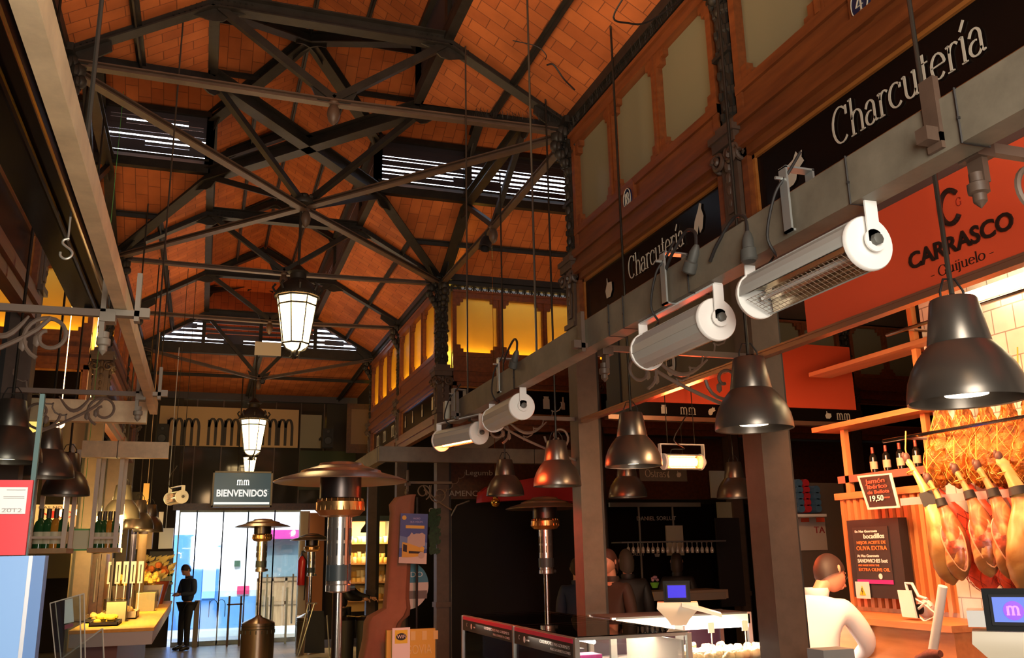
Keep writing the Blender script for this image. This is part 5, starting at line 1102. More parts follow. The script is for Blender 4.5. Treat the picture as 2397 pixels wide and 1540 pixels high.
# ham stall lamps (the strip at the top right and the heat lamp over the counter)
STRIP = mat('strip_white', (1, 1, 1), .5, emit=(1, .86, .50), es=9)
m = MB(); zl = at(2380, 670, X=4.2).z; m.box(4.16, 4.24, 2.7, 3.95, zl, zl+.05); tag(m.build('strip_light', STRIP), 'bright warm strip light on the wall above the golden hams', 'strip light')
light('ham_lamp', 'AREA', (3.35, 3.5, 2.62), 30, (1, .40, .15), .5, .9, aim=(4.15, 3.7, 1.8))
light('ham_wall_wash', 'AREA', (4.02, 3.2, 3.45), 9, (1, .80, .42), .15, 1.2, aim=(4.34, 3.3, 2.5))
light('counter_lamp', 'AREA', (3.3, 4.3, 2.60), 55, (1, .55, .26), .4, aim=(3.9, 4.7, 1.1))
# ------------------------------------------------------------------ display cases
def shelfbox(t, x0, x1, y0, y1, z0, z1, m_): m = MB(); m.box(x0, x1, y0, y1, z0, z1); return m.build('shelf', m_, t)
AL = ALU
t = thing('display_case', 'glass display case with pink and black banding facing the hall', 'display case', (2.33, 5.9, 0)); X0, X1, YA_, YB_, ZC = 1.97, 2.66, 4.75, 7.02, 1.20
m = MB(); m.box(X0, X1, YA_, YB_, 0, .62); m.build('base_cabinet', mat('case_grey', (.30, .28, .26), .4, .4), t)
for (x, y) in ((X0, YA_), (X1, YA_), (X0, YB_), (X1, YB_), (X0, 5.79), (X1, 5.79)): m = MB(); m.box(x-.014, x+.014, y-.014, y+.014, .62, ZC); m.build('corner_post', AL, t)
m = MB()
for x in (X0, X1): m.box(x-.008, x+.008, YA_, YB_, ZC-.012, ZC+.004)
for y in (YA_, YB_, 5.79): m.box(X0, X1, y-.008, y+.008, ZC-.012, ZC+.004)
m.build('top_frame', AL, t)
GT = glassy('case_glass', (.80, .86, .82), .16, .02)
m = MB(); m.box(X0, X1, YA_, YB_, ZC+.004, ZC+.010); m.build('glass_top', GT, t)
m = MB(); m.box(X0-.003, X0+.002, YA_, YB_, .64, ZC-.01); m.build('glass_front', GLASS, t); m = MB(); m.box(X0, X1, YA_-.003, YA_+.002, .64, ZC-.01); m.build('glass_side', GLASS, t)
PINK = mat('pink_band', (.72, .02, .10), .4)
for y0, y1 in ((YA_+.03, 5.76), (5.82, YB_-.03)):
    m = MB(); m.box(X0-.012, X0-.004, y0, y1, ZC-.028, ZC-.004); m.build('pink_band', PINK, t); m = MB(); m.box(X0-.012, X0-.004, y0, y1, ZC-.105, ZC-.028); m.build('black_band', BLACKM, t)
    LT = mat('grey_text', (.45, .42, .40), .5); L_ = y1-y0
    text('lettering', 'CUCURUCHOS MAS GOURMETS', (X0-.013, y0+L_*.52, ZC-.062), FR_NAVE_R, .018, LT, t, width=L_*.48); text('lettering', 'MAS GOURMETS CONES', (X0-.013, y0+L_*.34, ZC-.090), FR_NAVE_R, .015, LT, t, width=L_*.31)
    m = MB(); m.prism([Vector((X0-.013, y1-L_*.20, ZC-.066))+X_*.018*cos(k*pi/8)+U_*.020*sin(k*pi/8) for k in range(16)], (-.001, 0, 0)); m.build('round_logo', WT, t); text('lettering', 'mas', (X0-.013, y1-L_*.24, ZC-.072), FR_NAVE_R, .014, LT, t, width=.05); serif('lettering', 'C', (X0-.013, y1-L_*.09, ZC-.072), FR_NAVE_R, .026, LT, t)
shelfbox(t, X0+.02, X1-.02, YA_+.02, YB_-.02, .94, .95, GT)
m = MB(); m.box(X1-.03, X1-.015, YA_+.03, 5.5, .70, 1.16); m.box(X0+.04, X1-.03, YA_+.05, 5.3, .90, .925); m.build('brightening_panel', mat('brightener_pale', (.80, .62, .52), .5), t)  # pale panels added so the near end of the case looks bright
m = MB(); m.tube([(X0+.14, YA_+.08, ZC-.03), (X0+.14, 5.7, ZC-.03)], .012, 8); m.tube([(X0+.3, 5.9, ZC-.03), (X0+.3, 6.6, ZC-.03)], .012, 8); m.build('lamp_tube', mat('case_tube', (1, 1, 1), .5, emit=(1, .88, .70), es=34), t)
bxm = [mat('box_black', (.03, .02, .025), .4), mat('box_pink', (.7, .03, .28), .4), mat('box_cream', (.7, .55, .45), .5), mat('box_wine', (.25, .02, .05), .4)]
rnd = random.Random(5)
pl = [('pink edged black gift box', 1), ('black gift box', 0), ('cream gift box', 2), ('black carton', 0), ('wine red carton', 3), ('black flat box', 0), ('pink edged box', 1), ('black tin', 0)]
for i, (lb, k) in enumerate(pl):
    y = 4.95+i*.255; z = .95; h_ = rnd.uniform(.09, .17); m = MB(); m.box(X0+.10, X0+.24, y, y+.14, z, z+h_); o = m.build('gift_box', bxm[k]); tag(o, lb+' inside the banded display case, number %d from the near end' % (i+1) if False else lb+' on the shelf of the banded case, '+('nearest', 'second', 'third', 'fourth', 'fifth', 'sixth', 'seventh', 'farthest')[i]+' in the row', 'box', 'boxes inside the banded display case')
for i in range(6):
    y = 6.0+i*.16; m = MB(); m.tube([(X0+.16, y, .97), (X0+.18, y+.03, 1.03), (X0+.28, y+.02, 1.05)], [.03, .045, .02], 10); tag(m.build('dried_sausage', mat('sausage', (.16, .045, .03), .6)), 'dried dark sausage lying in the far half of the banded case', 'sausage', 'dried sausages in the banded case')
# second case, across, brightly lit
t = thing('lit_display_case', 'long brightly lit display case running across behind the column', 'display case', (3.3, 5.95, 0))
yc_ = 6.15; za, zb2, zd = at(1600, 1432, Y=yc_).z, at(1600, 1453, Y=yc_-.25).z, at(1600, 1470, Y=yc_-.25).z
xa_, xb_ = 2.72, 3.80
m = MB(); m.box(xa_, xb_, yc_-.40, yc_+.15, 0, .93); m.build('base_cabinet', mat('case_white', (.62, .55, .5), .4), t)
m = MB(); m.box(xa_, xb_, yc_-.27, yc_+.15, za-.012, za); m.build('case_top', mat('case_top_dark', (.03, .03, .025), .6), t)
m = MB(); m.box(xa_, xb_, yc_-.28, yc_-.24, zb2-.035, za-.012); m.build('canopy', mat('canopy_cream', (.75, .55, .42), .4), t)
m = MB(); m.box(xa_, xb_, yc_-.27, yc_-.23, zb2-.06, zb2-.037); m.build('lamp_tube', mat('case_tube2', (1, 1, 1), .5, emit=(1, .85, .72), es=8), t)
m = MB(); m.box(xa_, xb_, yc_+.12, yc_+.14, .93, za-.012); m.build('back_panel', mat('aubergine', (.07, .03, .06), .3), t)
for x in (xa_, xb_): m = MB(); m.box(x-.015, x+.015, yc_+.11, yc_+.14, .93, za); m.box(x-.015, x+.015, yc_-.28, yc_-.25, .93, za); m.build('corner_post', AL, t)
# serving tray with fried cones
t = thing('serving_counter', 'bright counter holding fried snacks and white price tags', 'counter', (3.2, 5.3, 0))
m = MB(); m.box(2.72, 3.72, 5.02, 5.70, 0, .975); m.build('cabinet', mat('case_white', (.62, .55, .5), .4), t); m = MB(); m.box(2.72, 3.72, 5.0, 5.02, .975, 1.06); m.build('glass_guard', GT, t)
m = MB(); m.box(2.74, 3.70, 5.08, 5.66, .976, .985); m.build('steel_tray', ALU, t)
FRY = mat('fried_golden', (.75, .36, .12), .5, noise=.4, nscale=30, bump=.3); FRL = mat('bread_pale', (.85, .72, .50), .5)
base = None; rnd = random.Random(3); k = 0
pos = [('front', 5.14, .034, FRL), ('second', 5.23, .036, FRL), ('middle', 5.33, .036, FRL), ('fourth', 5.43, .034, FRY), ('back', 5.54, .030, FRY)]
for row, y, r, mm_ in pos:
    src = None
    for i in range(13):
        x = 2.80+i*.068+rnd.uniform(-.01, .01)
        if src is None:
            mb = MB(); mb.sph((0, 0, 0), r, 12, (1.1, 1, .9)); mb.sph((r*.5, r*.2, r*.35), r*.6, 10); mb.sph((-r*.5, -r*.2, r*.3), r*.55, 10); src = mb.build('fried_snack', mm_, origin=(0, 0, 0)); o = src
        else: o = src.copy(); COL.objects.link(o)
        o.location = (x, y+rnd.uniform(-.03, .03), .985+r*.85+(0.03 if row == 'back' else 0)*rnd.random()); o.rotation_euler = (0, 0, rnd.random()*6)
        tag(o, {'front': 'pale bread roll in the front row of the bright serving counter', 'second': 'pale bread roll in the second row of the bright serving counter', 'fourth': 'golden fried snack in the fourth row of the bright serving counter', 'middle': 'pale bread roll in the middle row of the bright serving counter', 'back': 'golden fried snack in the back row of the bright serving counter'}[row], 'snack', 'snacks on the serving counter, %s row' % row)
for i, (x, y) in enumerate(((1521, 1478), (1597, 1478), (1665, 1470), (1744, 1465), (1580, 1520))):
    p = at(x, y, Y=5.26); m = MB(); m.box(p.x-.022, p.x+.022, p.y, p.y+.006, p.z-.03, p.z+.035); m.box(p.x-.003, p.x+.003, p.y, p.y+.004, .985, p.z-.03)
    tag(m.build('price_tag', WHITE), 'white price tag standing in the snacks, %s' % ('leftmost', 'second from the left', 'under the scale tray', 'beside the column', 'low in front')[i], 'price tag', 'white price tags in the snack counter')
light('case_glow', 'AREA', (2.32, 5.3, 1.16), 9, (1, .82, .62), .4, .8, aim=(2.321, 5.3, .8)); light('case_glow', 'AREA', (2.32, 6.45, 1.16), 4, (1, .80, .60), .4, .8, aim=(2.321, 6.45, .8))
light('case_lamp', 'AREA', (3.2, 5.50, 1.30), 60, (1, .84, .66), .9, .15, aim=(3.2, 5.48, 1.0))
# ------------------------------------------------------------------ scales
SCRM = mat('blue_lcd', (.01, .01, .05), .6, emit=(.03, .02, .80), es=1); CRM = mat('scale_cream', (.80, .72, .56), .35)
def scale_(c, s, rz, label, big=False):
    t = thing('shop_scale', label, 'scale', c, rz); B = MB; w = .10*s
    m = B(); m.prism([(-w, -.02*s, -.075*s), (-w, .05*s, -.055*s), (-w, .035*s, .075*s), (-w, -.005*s, .08*s)], (2*w, 0, 0)); m.build('display_housing', mat('housing_black', (.006, .007, .009), .6, spec=.2), t, world=False)
    m = B(); m.prism([(-w*.78, -.0225*s, -.055*s), (w*.78, -.0225*s, -.055*s), (w*.78, -.012*s, .058*s), (-w*.78, -.012*s, .058*s)], (0, -.003*s, 0)); m.build('display_frame', mat('frame_grey', (.02, .02, .022), .6, spec=.2), t, world=False)
    m = B(); m.prism([(-w*.68, -.0265*s, -.042*s), (w*.68, -.0265*s, -.042*s), (w*.68, -.017*s, .048*s), (-w*.68, -.017*s, .048*s)], (0, -.002*s, 0)); m.build('screen', SCRM if not big else mat('pale_lcd', (.02, .03, .08), .6, emit=(.16, .26, .85), es=1.0), t, world=False)
    if big:
        m = B(); m.prism([(.035*s*cos(k*pi/12), -.0300*s, .035*s*sin(k*pi/12)) for k in range(24)], (0, -.002*s, 0)); m.build('screen_circle', mat('lcd_purple', (.2, .05, .5), .3, emit=(.20, .04, .62), es=1), t, world=False)
        o = serif('screen_letter', 'm', Vector((-.025*s, -.033*s, -.015*s)), FR_CAM, .05*s, mat('lcd_pink', (.6, .2, .7), .3, emit=(.62, .25, .85), es=1), None, .16, .08, width=.05*s); o.parent = t
    m = B()
    ring = lambda hw, y0, y1, z: [(-hw, y0, z), (hw, y0, z), (hw, y1, z), (-hw, y1, z)]
    R_ = [ring(.15*s, -.06*s, .10*s, -.075*s), ring(.155*s, -.07*s, .12*s, -.12*s), ring(.08*s, -.04*s, .08*s, -.20*s), ring(.055*s, -.03*s, .06*s, -.24*s)]
    vs = [v for r in R_ for v in r]; fs = [(0, 1, 2, 3), tuple(12+q for q in (3, 2, 1, 0))]+[(4*i+k, 4*i+(k+1) % 4, 4*i+4+(k+1) % 4, 4*i+4+k) for i in range(3) for k in range(4)]
    m.add(vs, fs); m.build('scale_body', CRM, t, world=False)
    m = B(); m.prism([(.03*s, -.10*s, -.078*s), (.32*s, -.04*s, -.16*s), (.32*s, .16*s, -.16*s), (.03*s, .12*s, -.07*s)], (0, 0, -.025*s)) if not big else m.box(-.16*s, -.10*s, -.05*s, .12*s, -.06*s, .0); m.build('weighing_tray' if not big else 'printer_cover', WHITE, t, world=False)
    m = B(); m.box(-.03*s, .03*s, -.01*s, .04*s, -.24*s, min(-.245*s, 1.0-c[2])); m.build('pillar', ALU, t, world=False); return t
c = at(1584, 1385, Y=5.15); scale_(c, .82, -radians(28), 'cream shop scale with a blue screen standing among the snacks')
c = at(2372, 1428, Y=2.75); s2 = scale_(c, 1.0, -radians(46), 'large cream shop scale with a blue and violet screen at the lower right corner', True)
t = thing('front_counter', 'pale counter under the large scale at the lower right corner', 'counter', (2.9, 2.7, 0)); m = MB(); m.box(2.72, 3.1, 1.75, 3.3, 0, .98); m.build('cabinet', mat('case_white', (.62, .55, .5), .4), t); m = MB(); m.box(2.70, 3.12, 1.73, 3.32, .98, 1.0); m.build('worktop', ALU, t)
# ================================================================== LEFT SIDE
def bx(mb, x0, y0, x1, y1, Y, dep=.02):
    "box whose front face spans a pixel rectangle on the plane Y"
    a = at(x0, (y0+y1)/2, Y=Y); b = at(x1, (y0+y1)/2, Y=Y); z1 = at((x0+x1)/2, y0, Y=Y).z; z0 = at((x0+x1)/2, y1, Y=Y).z
    return mb.box(a.x, b.x, Y, Y+dep, z0, z1)
YP = 2.25
SKYB = mat('panel_blue', (.22, .42, .80), .35); SILV = mat('edge_silver', (.6, .62, .68), .3, .5)
t = thing('blue_stand_panel', 'light blue stand panel with a silver edge at the lower left corner', 'panel', (-.6, YP, 0))
xe = at(108, 1400, Y=YP).x; xe = -.335; zt_p = at(60, 1301, Y=YP).z
m = MB(); m.box(-1.1, xe-.02, YP, YP+.05, 0, zt_p); m.build('board', SKYB, t); m = MB(); m.box(xe-.02, xe-.012, YP-.002, YP+.052, 0, zt_p); m.build('silver_edge', SILV, t); m = MB(); m.box(xe-.012, xe+.012, YP-.0, YP+.05, 0, zt_p); m.build('side_strip', mat('panel_blue_deep', (.10, .22, .50), .35), t)
t = thing('glass_screen', 'clear glass screen standing on the blue panel', 'screen', (-.6, YP+.02, zt_p)); m = MB(); m.box(-1.1, -.372, YP+.02, YP+.03, zt_p, 2.03); m.build('pane', GLASS, t); m = MB(); m.box(-.372, -.362, YP+.017, YP+.033, zt_p, 2.03); m.build('polished_edge', mat('glass_edge', (.10, .16, .16), .15), t)
t = thing('red_notice', 'red notice holding a white sheet dated 2012, behind the glass at the left edge', 'notice', (-.5, YP, zt_p))
m = MB(); m.box(-.9, at(70, 1200, Y=YP).x, YP-.004, YP+.008, zt_p+.002, at(60, 1124, Y=YP).z); m.build('red_backing', mat('notice_red', (.66, .02, .035), .4), t)
m = MB(); bx(m, -60, 1140, 62, 1203, YP-.008, .003); m.build('white_sheet', WHITE, t)
p = at(2, 1199, Y=YP-.009); text('lettering', '2012', p, FR_CAM, .009, mat('pale_text', (.35, .33, .33), .6), t, width=.040, depth=.0005)
for i, (y, x1) in enumerate(((1146, 60), (1161, 57), (1165, 57), (1190, 40))): m = MB(); bx(m, 8 if i else 16, y, x1, y+1.2, YP-.0095, .001); m.build('text_line', mat('pale_text', (.35, .33, .33), .6), t)
# awning track
m = MB(); m.box(-.72, -.55, .4, 5.05, 2.96, 3.08)
t = thing('awning_track', 'glossy black awning track running overhead at the upper left', 'track', (-.6, 2.7, 2.95)); m.build('housing', BLACK, t)
for x, z, mm_ in ((-.555, 2.975, 'g'), (-.60, 2.945, 'b'), (-.67, 2.99, 'b'), (-.545, 3.05, 'b')): m = MB(); m.tube([(x, .4, z), (x, 5.05, z)], .012, 8); m.build('guide_tube', mat('gold_lit_tube', (.40, .28, .10), .2, .9) if mm_ == 'g' else BLACK, t)  # gold light along one tube put into its metal colour
m = MB(); m.box(-.665, -.545, 5.05, 5.07, 2.93, 3.07); m.build('end_plate', BLACKM, t)
p = at(156, 592, X=-.56); m = MB(); s_pts = [p+Vector((0, .0, .0))+Vector((a, 0, b)) for a, b in [(.004, .060), (-.014, .052), (-.017, .038), (-.004, .026), (.012, .014), (.020, .0), (.014, -.016), (-.004, -.024), (-.020, -.014), (-.022, .002)]]; m.tube(smooth(s_pts), .005, 8); m.tube([(p.x, p.y, p.z+.05), (p.x, p.y, 2.96)], .004, 6); tag(m.build('s_hook', mat('hook_zinc', (.7, .68, .6), .3, .6)), 'small zinc S hook hanging from the black awning track', 'hook')
# ------------------------------------------------------------------ snack counter
YEL = wood('yellow_top', (.72, .34, .02), (.85, .44, .04), .55)
t = thing('snack_counter', 'long yellow topped snack counter with a grey front edge on the left', 'counter', (-1.0, 12.5, 0)); XA = -.37
m = MB(); m.box(-1.10, XA, 9.45, 15.6, 1.02, 1.05); m.build('worktop', YEL, t); m = MB(); m.box(-1.09, XA-.01, 9.46, 15.59, .90, 1.02); m.build('apron', mat('apron_grey', (.50, .48, .42), .5), t)
m = MB(); m.box(-1.0, -.70, 9.8, 15.3, 0, .90); m.build('plinth', mat('plinth_brown', (.22, .06, .03), .5), t)
BAS = mat('bread', (.72, .42, .13), .6, noise=.4, nscale=25, bump=.3); YF_ = mat('yellow_snack', (.85, .55, .05), .5, noise=.2, nscale=30)
def crate(x0, x1, y0, y1, h, label, mm_, n, r, cm, z=1.05):
    t = thing('food_tray', label, 'tray', ((x0+x1)/2, (y0+y1)/2, z)); m = MB(); m.box(x0, x1, y0, y1, z, z+.012)
    for a in ((x0, x0+.008, y0, y1), (x1-.008, x1, y0, y1), (x0, x1, y0, y0+.008), (x0, x1, y1-.008, y1)): m.box(*a, z, z+h)
    m.build('tray', mm_, t); rnd = random.Random(int(x0*100)+n); src = None; rows = []
    for i in range(n):
        if src is None: mb = MB(); mb.sph((0, 0, 0), r, 10, (1.2, 1, .8)); mb.sph((r*.4, 0, r*.3), r*.6, 8); o = src = mb.build('snack', cm, origin=(0, 0, 0))
        else: o = src.copy(); COL.objects.link(o)
        o.location = (rnd.uniform(x0+r*1.3, x1-r*1.3), rnd.uniform(y0+r*1.3, y1-r*1.3), z+.012+r*.8+(i % 2)*r*.8); o.rotation_euler = (0, 0, rnd.random()*6)
        tag(o, 'small piece of food piled in the '+label.split(',')[0], 'snack', 'pieces in the '+label.split(',')[0])
crate(-.98, -.72, 9.9, 10.4, .04, 'low dark tray of yellow snacks, on the left counter', BLACKM, 14, .035, YF_)
crate(-1.08, -.85, 10.5, 11.0, .04, 'dark tray of browner snacks, left of the yellow ones', BLACKM, 10, .035, BAS)
crate(-.88, -.62, 11.0, 11.5, .08, 'pale wooden box of rolls, behind the cream snack box', mat('box_pale', (.70, .58, .38), .6), 10, .05, BAS)
def foodbox(x, y, w, h, label, c=(.85, .70, .42)):
    t = thing('snack_box', label, 'box', (x, y, 1.05)); m = MB(); m.box(x-w/2, x+w/2, y, y+w, 1.05, 1.05+h); m.build('carton', mat('carton_%d' % int(c[0]*100), c, .5), t); m = MB(); m.box(x-w/2-.03, x+w/2+.03, y-.03, y+w+.05, 1.05, 1.05+h*1.15); m.build('clear_cover', GLASS, t)
foodbox(-.80, 10.6, .19, .20, 'cream snack box under a clear cover at the near end of the left counter'); foodbox(-.62, 12.6, .22, .22, 'cream snack box in the middle of the left counter')
t = thing('ice_bucket', 'dark trough of flowers and snacks on the left counter', 'trough', (-.8, 13.4, 1.05)); m = MB(); m.prism([(-1.02, 13.2, 1.05), (-.50, 13.2, 1.05), (-.45, 13.2, 1.35), (-1.07, 13.2, 1.35)], (0, .4, 0)); m.build('trough_body', mat('trough_dark', (.10, .07, .05), .3, .5), t)
m = MB(); rnd = random.Random(9)
for i in range(70): c = Vector((rnd.uniform(-1.02, -.50), rnd.uniform(13.25, 13.55), 1.36+rnd.random()*.14)); m.sph(c, rnd.uniform(.02, .045), 7)
m.build('snack_heap', mat('heap', (.80, .42, .08), .5, noise=.5, nscale=20), t)['kind'] = 'stuff'
t = thing('plant_pot', 'red brown pot with leafy flowers at the far end of the left counter', 'pot', (-.45, 14.6, 1.05)); m = MB(); m.lathe([(0, 0), (.14, 0), (.22, .32), (.20, .32), (.18, .28), (0, .28)], (-.62, 14.6, 1.05), 20); m.build('pot', mat('pot_red', (.30, .06, .03), .5), t); m = MB()
for i in range(60): a = rnd.random()*6.28; q = rnd.uniform(.05, .26); c = Vector((-.62+q*cos(a), 14.6+q*sin(a), 1.40+rnd.random()*.28)); m.add([c, c+Vector((.06, .01, .03)), c+Vector((.08, 0, .08)), c+Vector((.0, .02, .05))], [(0, 1, 2, 3)])
m.build('foliage', mat('leaf_gold', (.45, .32, .05), .5), t, fix=False)['kind'] = 'stuff'
m = MB()
for i in range(10): a = i*.63; m.sph((-.62+.15*cos(a), 14.6+.15*sin(a), 1.5+.05*(i % 3)), .05, 8)
m.build('blossoms', mat('bloom_orange', (.80, .22, .05), .5), t)
for i in range(5):
    x = -1.02+i*.085; t = thing('menu_card', 'white striped menu card standing on the left counter, '+('leftmost', 'second', 'middle', 'fourth', 'rightmost')[i], 'menu card', (x, 12.2, 1.05), group='menu cards on the left counter'); m = MB(); m.box(x-.03, x+.03, 12.2, 12.21, 1.40, 1.66); m.build('card', WHITE, t); m = MB(); m.box(x-.006, x+.006, 12.19, 12.20, 1.42, 1.62); m.build('dark_stripe', BLACKM, t); m = MB(); m.box(x-.004, x+.004, 12.2, 12.21, 1.05, 1.40); m.build('holder', ALU, t)
t = thing('oval_sign', 'cream round sign with red lettering behind the left counter', 'sign', (-.75, 16.2, 1.4)); p = at(381, 1341, Y=17.28); m = MB(); m.lathe([(0, 0), (.17, 0), (.18, .02)], p, 28, (0, -1, 0)); m.build('disc', mat('sign_cream', (.80, .62, .25), .5), t); text('lettering', 'FERRIS', p+Vector((-.13, -.025, -.03)), FR_CAM, .06, mat('sign_red', (.6, .02, .02), .5), t, width=.27)
# beer taps and stand pipes
for i, (px_, lb) in enumerate(((302, 'dark slim tap column with a bright knob on the left counter'), (324, 'thicker grey post beside the tap column on the left counter'))):
    p = at(px_, 1390, Y=12.8); t = thing('tap_column', lb, 'column', (p.x, p.y, 1.05)); m = MB(); m.tube([(p.x, p.y, 1.05), (p.x, p.y, 2.05+i*.1)], .035+.02*i, 12); m.build('pipe', mat('tap_blue', (.04, .04, .10), .25, .6) if not i else IRONB, t); m = MB(); m.sph((p.x, p.y, 2.08+i*.1), .04+.02*i, 10); m.build('knob', CHROME, t)
# hanging bottle shelves
GB = mat('green_glass', (.02, .10, .03), .08); GB2 = mat('amber_glass', (.55, .25, .03), .1); WB = mat('white_metal', (.62, .55, .45), .4)
def hshelf(px0, px1, pyt, pyb, Y, label, n):
    a = at(px0, pyb, Y=Y); b = at(px1, pyb, Y=Y); z0 = a.z; z1 = at(px0, pyt, Y=Y).z; t = thing('hanging_shelf', label, 'shelf', ((a.x+b.x)/2, Y, z0))
    for x in (a.x, b.x):
        for y in (Y, Y+.45): m = MB(); m.box(x-.018, x+.018, y-.018, y+.018, z0-.02, max(z1, 2.66)); m.build('hanger', WB, t)
    m = MB(); m.box(a.x-.03, b.x+.03, Y-.02, Y+.47, z0-.02, z0+.02); m.build('board', wood('shelf_wood', (.35, .24, .10), (.45, .30, .13), .5), t); m = MB(); m.box(a.x, b.x, Y-.01, Y+.005, z0+.10, z0+.12); m.build('rail', WB, t)
    for i in range(n): bottle((a.x+(b.x-a.x)*(i+.7)/(n+.4), Y+.2, z0+.02), '%s bottle on the %s' % (('green', 'green', 'amber', 'green')[i % 4]+' '+('leftmost', 'second', 'third', 'rightmost', 'last')[i], label.split(' hung')[0]), .34, 'bottles on the hanging shelves', GB if i % 4 != 2 else GB2, mat('lab_white', (.7, .7, .5), .5), mat('cap_dark', (.1, .08, .05), .4))
hshelf(212, 268, 1110, 1288, 9.2, 'slatted bottle shelf hung from white posts above the snack counter', 4)
hshelf(66, 146, 1170, 1290, 8.6, 'lower bottle shelf hung left of the grey column', 4)
p = at(187, 1263, Y=9.4); m = MB(); m.box(p.x-.09, p.x+.09, 9.4, 9.42, p.z-.10, p.z+.10); m.tube([(p.x, 9.41, p.z+.1), (p.x, 9.41, 6.5)], .003, 5); tag(m.build('green_framed_card', mat('card_green', (.12, .50, .12), .5)), 'green framed card between the two hanging shelves', 'card'); m = MB(); m.box(p.x-.075, p.x+.075, 9.395, 9.40, p.z-.085, p.z+.085); tag(m.build('card_sheet', mat('card_lime', (.75, .80, .55), .5)), 'pale sheet inside the green frame between the shelves', 'sheet')
# back wall of the left stall and its sign
m = MB(); m.box(-6.9, -2.6, 17.0, 17.1, 0, 4.3); struct(m.build('wall_left', mat('left_back', (.16, .13, .08), .7)))
m = MB(); bx(m, -600, 1150, 330, 1360, 17.2, .1); struct(m.build('wall_left', mat('left_back2', (.13, .11, .07), .7)))
t = thing('bar_sign', 'white sign with big red letters above the word FERIA in the left bar', 'sign', at(150, 1205, Y=11.6)); m = MB(); bx(m, 82, 1181, 212, 1233, 11.6, .02); q1 = at(100, 1182, Y=11.61); q2 = at(195, 1182, Y=11.61); m.tube([q1, (q1.x, q1.y, 4.4)], .005, 5); m.tube([q2, (q2.x, q2.y, 4.4)], .005, 5); m.build('board', mat('sign_white', (.60, .55, .45), .5), t)
text('lettering', 'MO', at(87, 1213, Y=11.59), FR_CAM, .085, mat('sign_red', (.6, .02, .02), .5), t, width=.36); text('lettering', 'FERIA', at(100, 1225, Y=11.59), FR_CAM, .04, BLACKM, t, width=.22); text('lettering', 'MAS NO', at(90, 1191, Y=11.59), FR_CAM, .03, BLACKM, t, width=.24); text('lettering', 'IS', at(190, 1192, Y=11.59), FR_CAM, .04, BLACKM, t)
for i, (x, y) in enumerate(((147, 1201), (186, 1199), (204, 1203), (140, 992), (208, 1212))):
    p = at(x, y, Y=11.3 if i != 3 else 9.6); m = MB(); m.sph(p, .045 if i != 4 else .07, 12); m.tube([p, Vector((p.x, p.y, 5.6 if p.y < Y2 else (4.4 if p.x < XL-.36 else 5.5)))], .004, 6); tag(m.build('bare_bulb', mat('bulb_orange', (1, .5, .2), .5, emit=(1, .45, .16), es=18)), 'small warm bulb glowing in the left bar, '+('by the red letters', 'right of the grey column', 'beside the slatted shelf', 'high above the grey lamps', 'low by the slatted shelf')[i], 'bulb', 'warm bulbs of the left bar')
light('bar_glow', 'POINT', (-1.9, 11.9, 2.3), 38, (1, .62, .22), .12); light('bar_glow', 'POINT', (-1.0, 12.8, 2.25), 42, (1, .66, .25), .12); light('counter_glow', 'AREA', (-.85, 9.6, 2.0), 110, (1, .62, .18), .5, .5, aim=(-.8, 12.4, 1.05)); light('counter_glow', 'AREA', (-.9, 12.6, 2.0), 60, (1, .60, .14), .4, 2.5, aim=(-.899, 12.6, 1))
for i, (x0, x1, lb) in enumerate(((203, 228, 'narrow dark brown fridge left of the tap columns'), (240, 262, 'dark brown cabinet beside the narrow fridge'))):
    t = thing('drinks_fridge', lb, 'fridge', at(x0, 1420, Y=12.0)); a = at(x0, 1400, Y=12.0); b = at(x1, 1400, Y=12.0); m = MB(); m.box(a.x, min(b.x, -1.115), 12.0, 12.5, 0, at(x0, 1297, Y=12).z); dr = m.build('door', WOODD, t); m = MB(); m.tube([(a.x+.08, 11.985, 1.2), (a.x+.08, 11.985, 1.7)], .012, 8); m.build('handle', ALU, dr)
m = MB(); bx(m, 160, 1290, 203, 1440, 12.3, .3); tag(m.build('cream_cabinet', mat('cab_cream', (.42, .36, .22), .5)), 'cream cabinet seen between the grey column and the dark fridge', 'cabinet')
# bottle rack at the back beside the entrance
t = thing('back_bar_rack', 'small rack of bottles near the entrance above the round sign', 'rack', at(372, 1366, Y=17.0)); m = MB(); bx(m, 345, 1318, 402, 1322, 17, .3); bx(m, 343, 1364, 404, 1369, 17, .3); m.build('shelves', mat('rack_teal', (.30, .34, .28), .5), t); m = MB(); bx(m, 345, 1290, 402, 1440, 17.3, .02); m.build('back_panel', mat('rack_dark', (.10, .10, .08), .5), t)
for i in range(6): p = at(350+i*9.5, 1364, Y=17.1); bottle((p.x, 17.12, p.z), ('leftmost', 'second', 'third', 'fourth', 'fifth', 'rightmost')[i]+' small bottle on the rack beside the entrance', .26, 'bottles on the entrance rack', GB if i % 2 else BOT, mat('lab_white', (.7, .7, .5), .5), mat('red_foil', (.35, .06, .04), .35, .3))
m = MB(); bx(m, 318, 1240, 356, 1285, 15.6, .25); q1 = at(337, 1241, Y=15.7); m.tube([q1, (q1.x, q1.y, 5.4)], .006, 5); tag(m.build('hanging_box', mat('hang_cream', (.72, .52, .30), .5)), 'cream lit box hanging over the far end of the left counter', 'box')
m = MB(); bx(m, 372, 1236, 405, 1284, 15.8, .2); q1 = at(388, 1237, Y=15.9); m.tube([q1, (q1.x, q1.y, 5.2)], .006, 5); tag(m.build('bottle_cooler', mat('cooler_pale', (.55, .62, .68), .3)), 'pale cooler full of upright bottles next to the blue doors', 'cooler')
m = MB(); bx(m, 334, 1131, 348, 1195, 13.5, .01); tag(m.build('orange_card', mat('card_ochre', (.50, .28, .06), .5)), 'ochre card hanging above the orange tinted lamps', 'card')
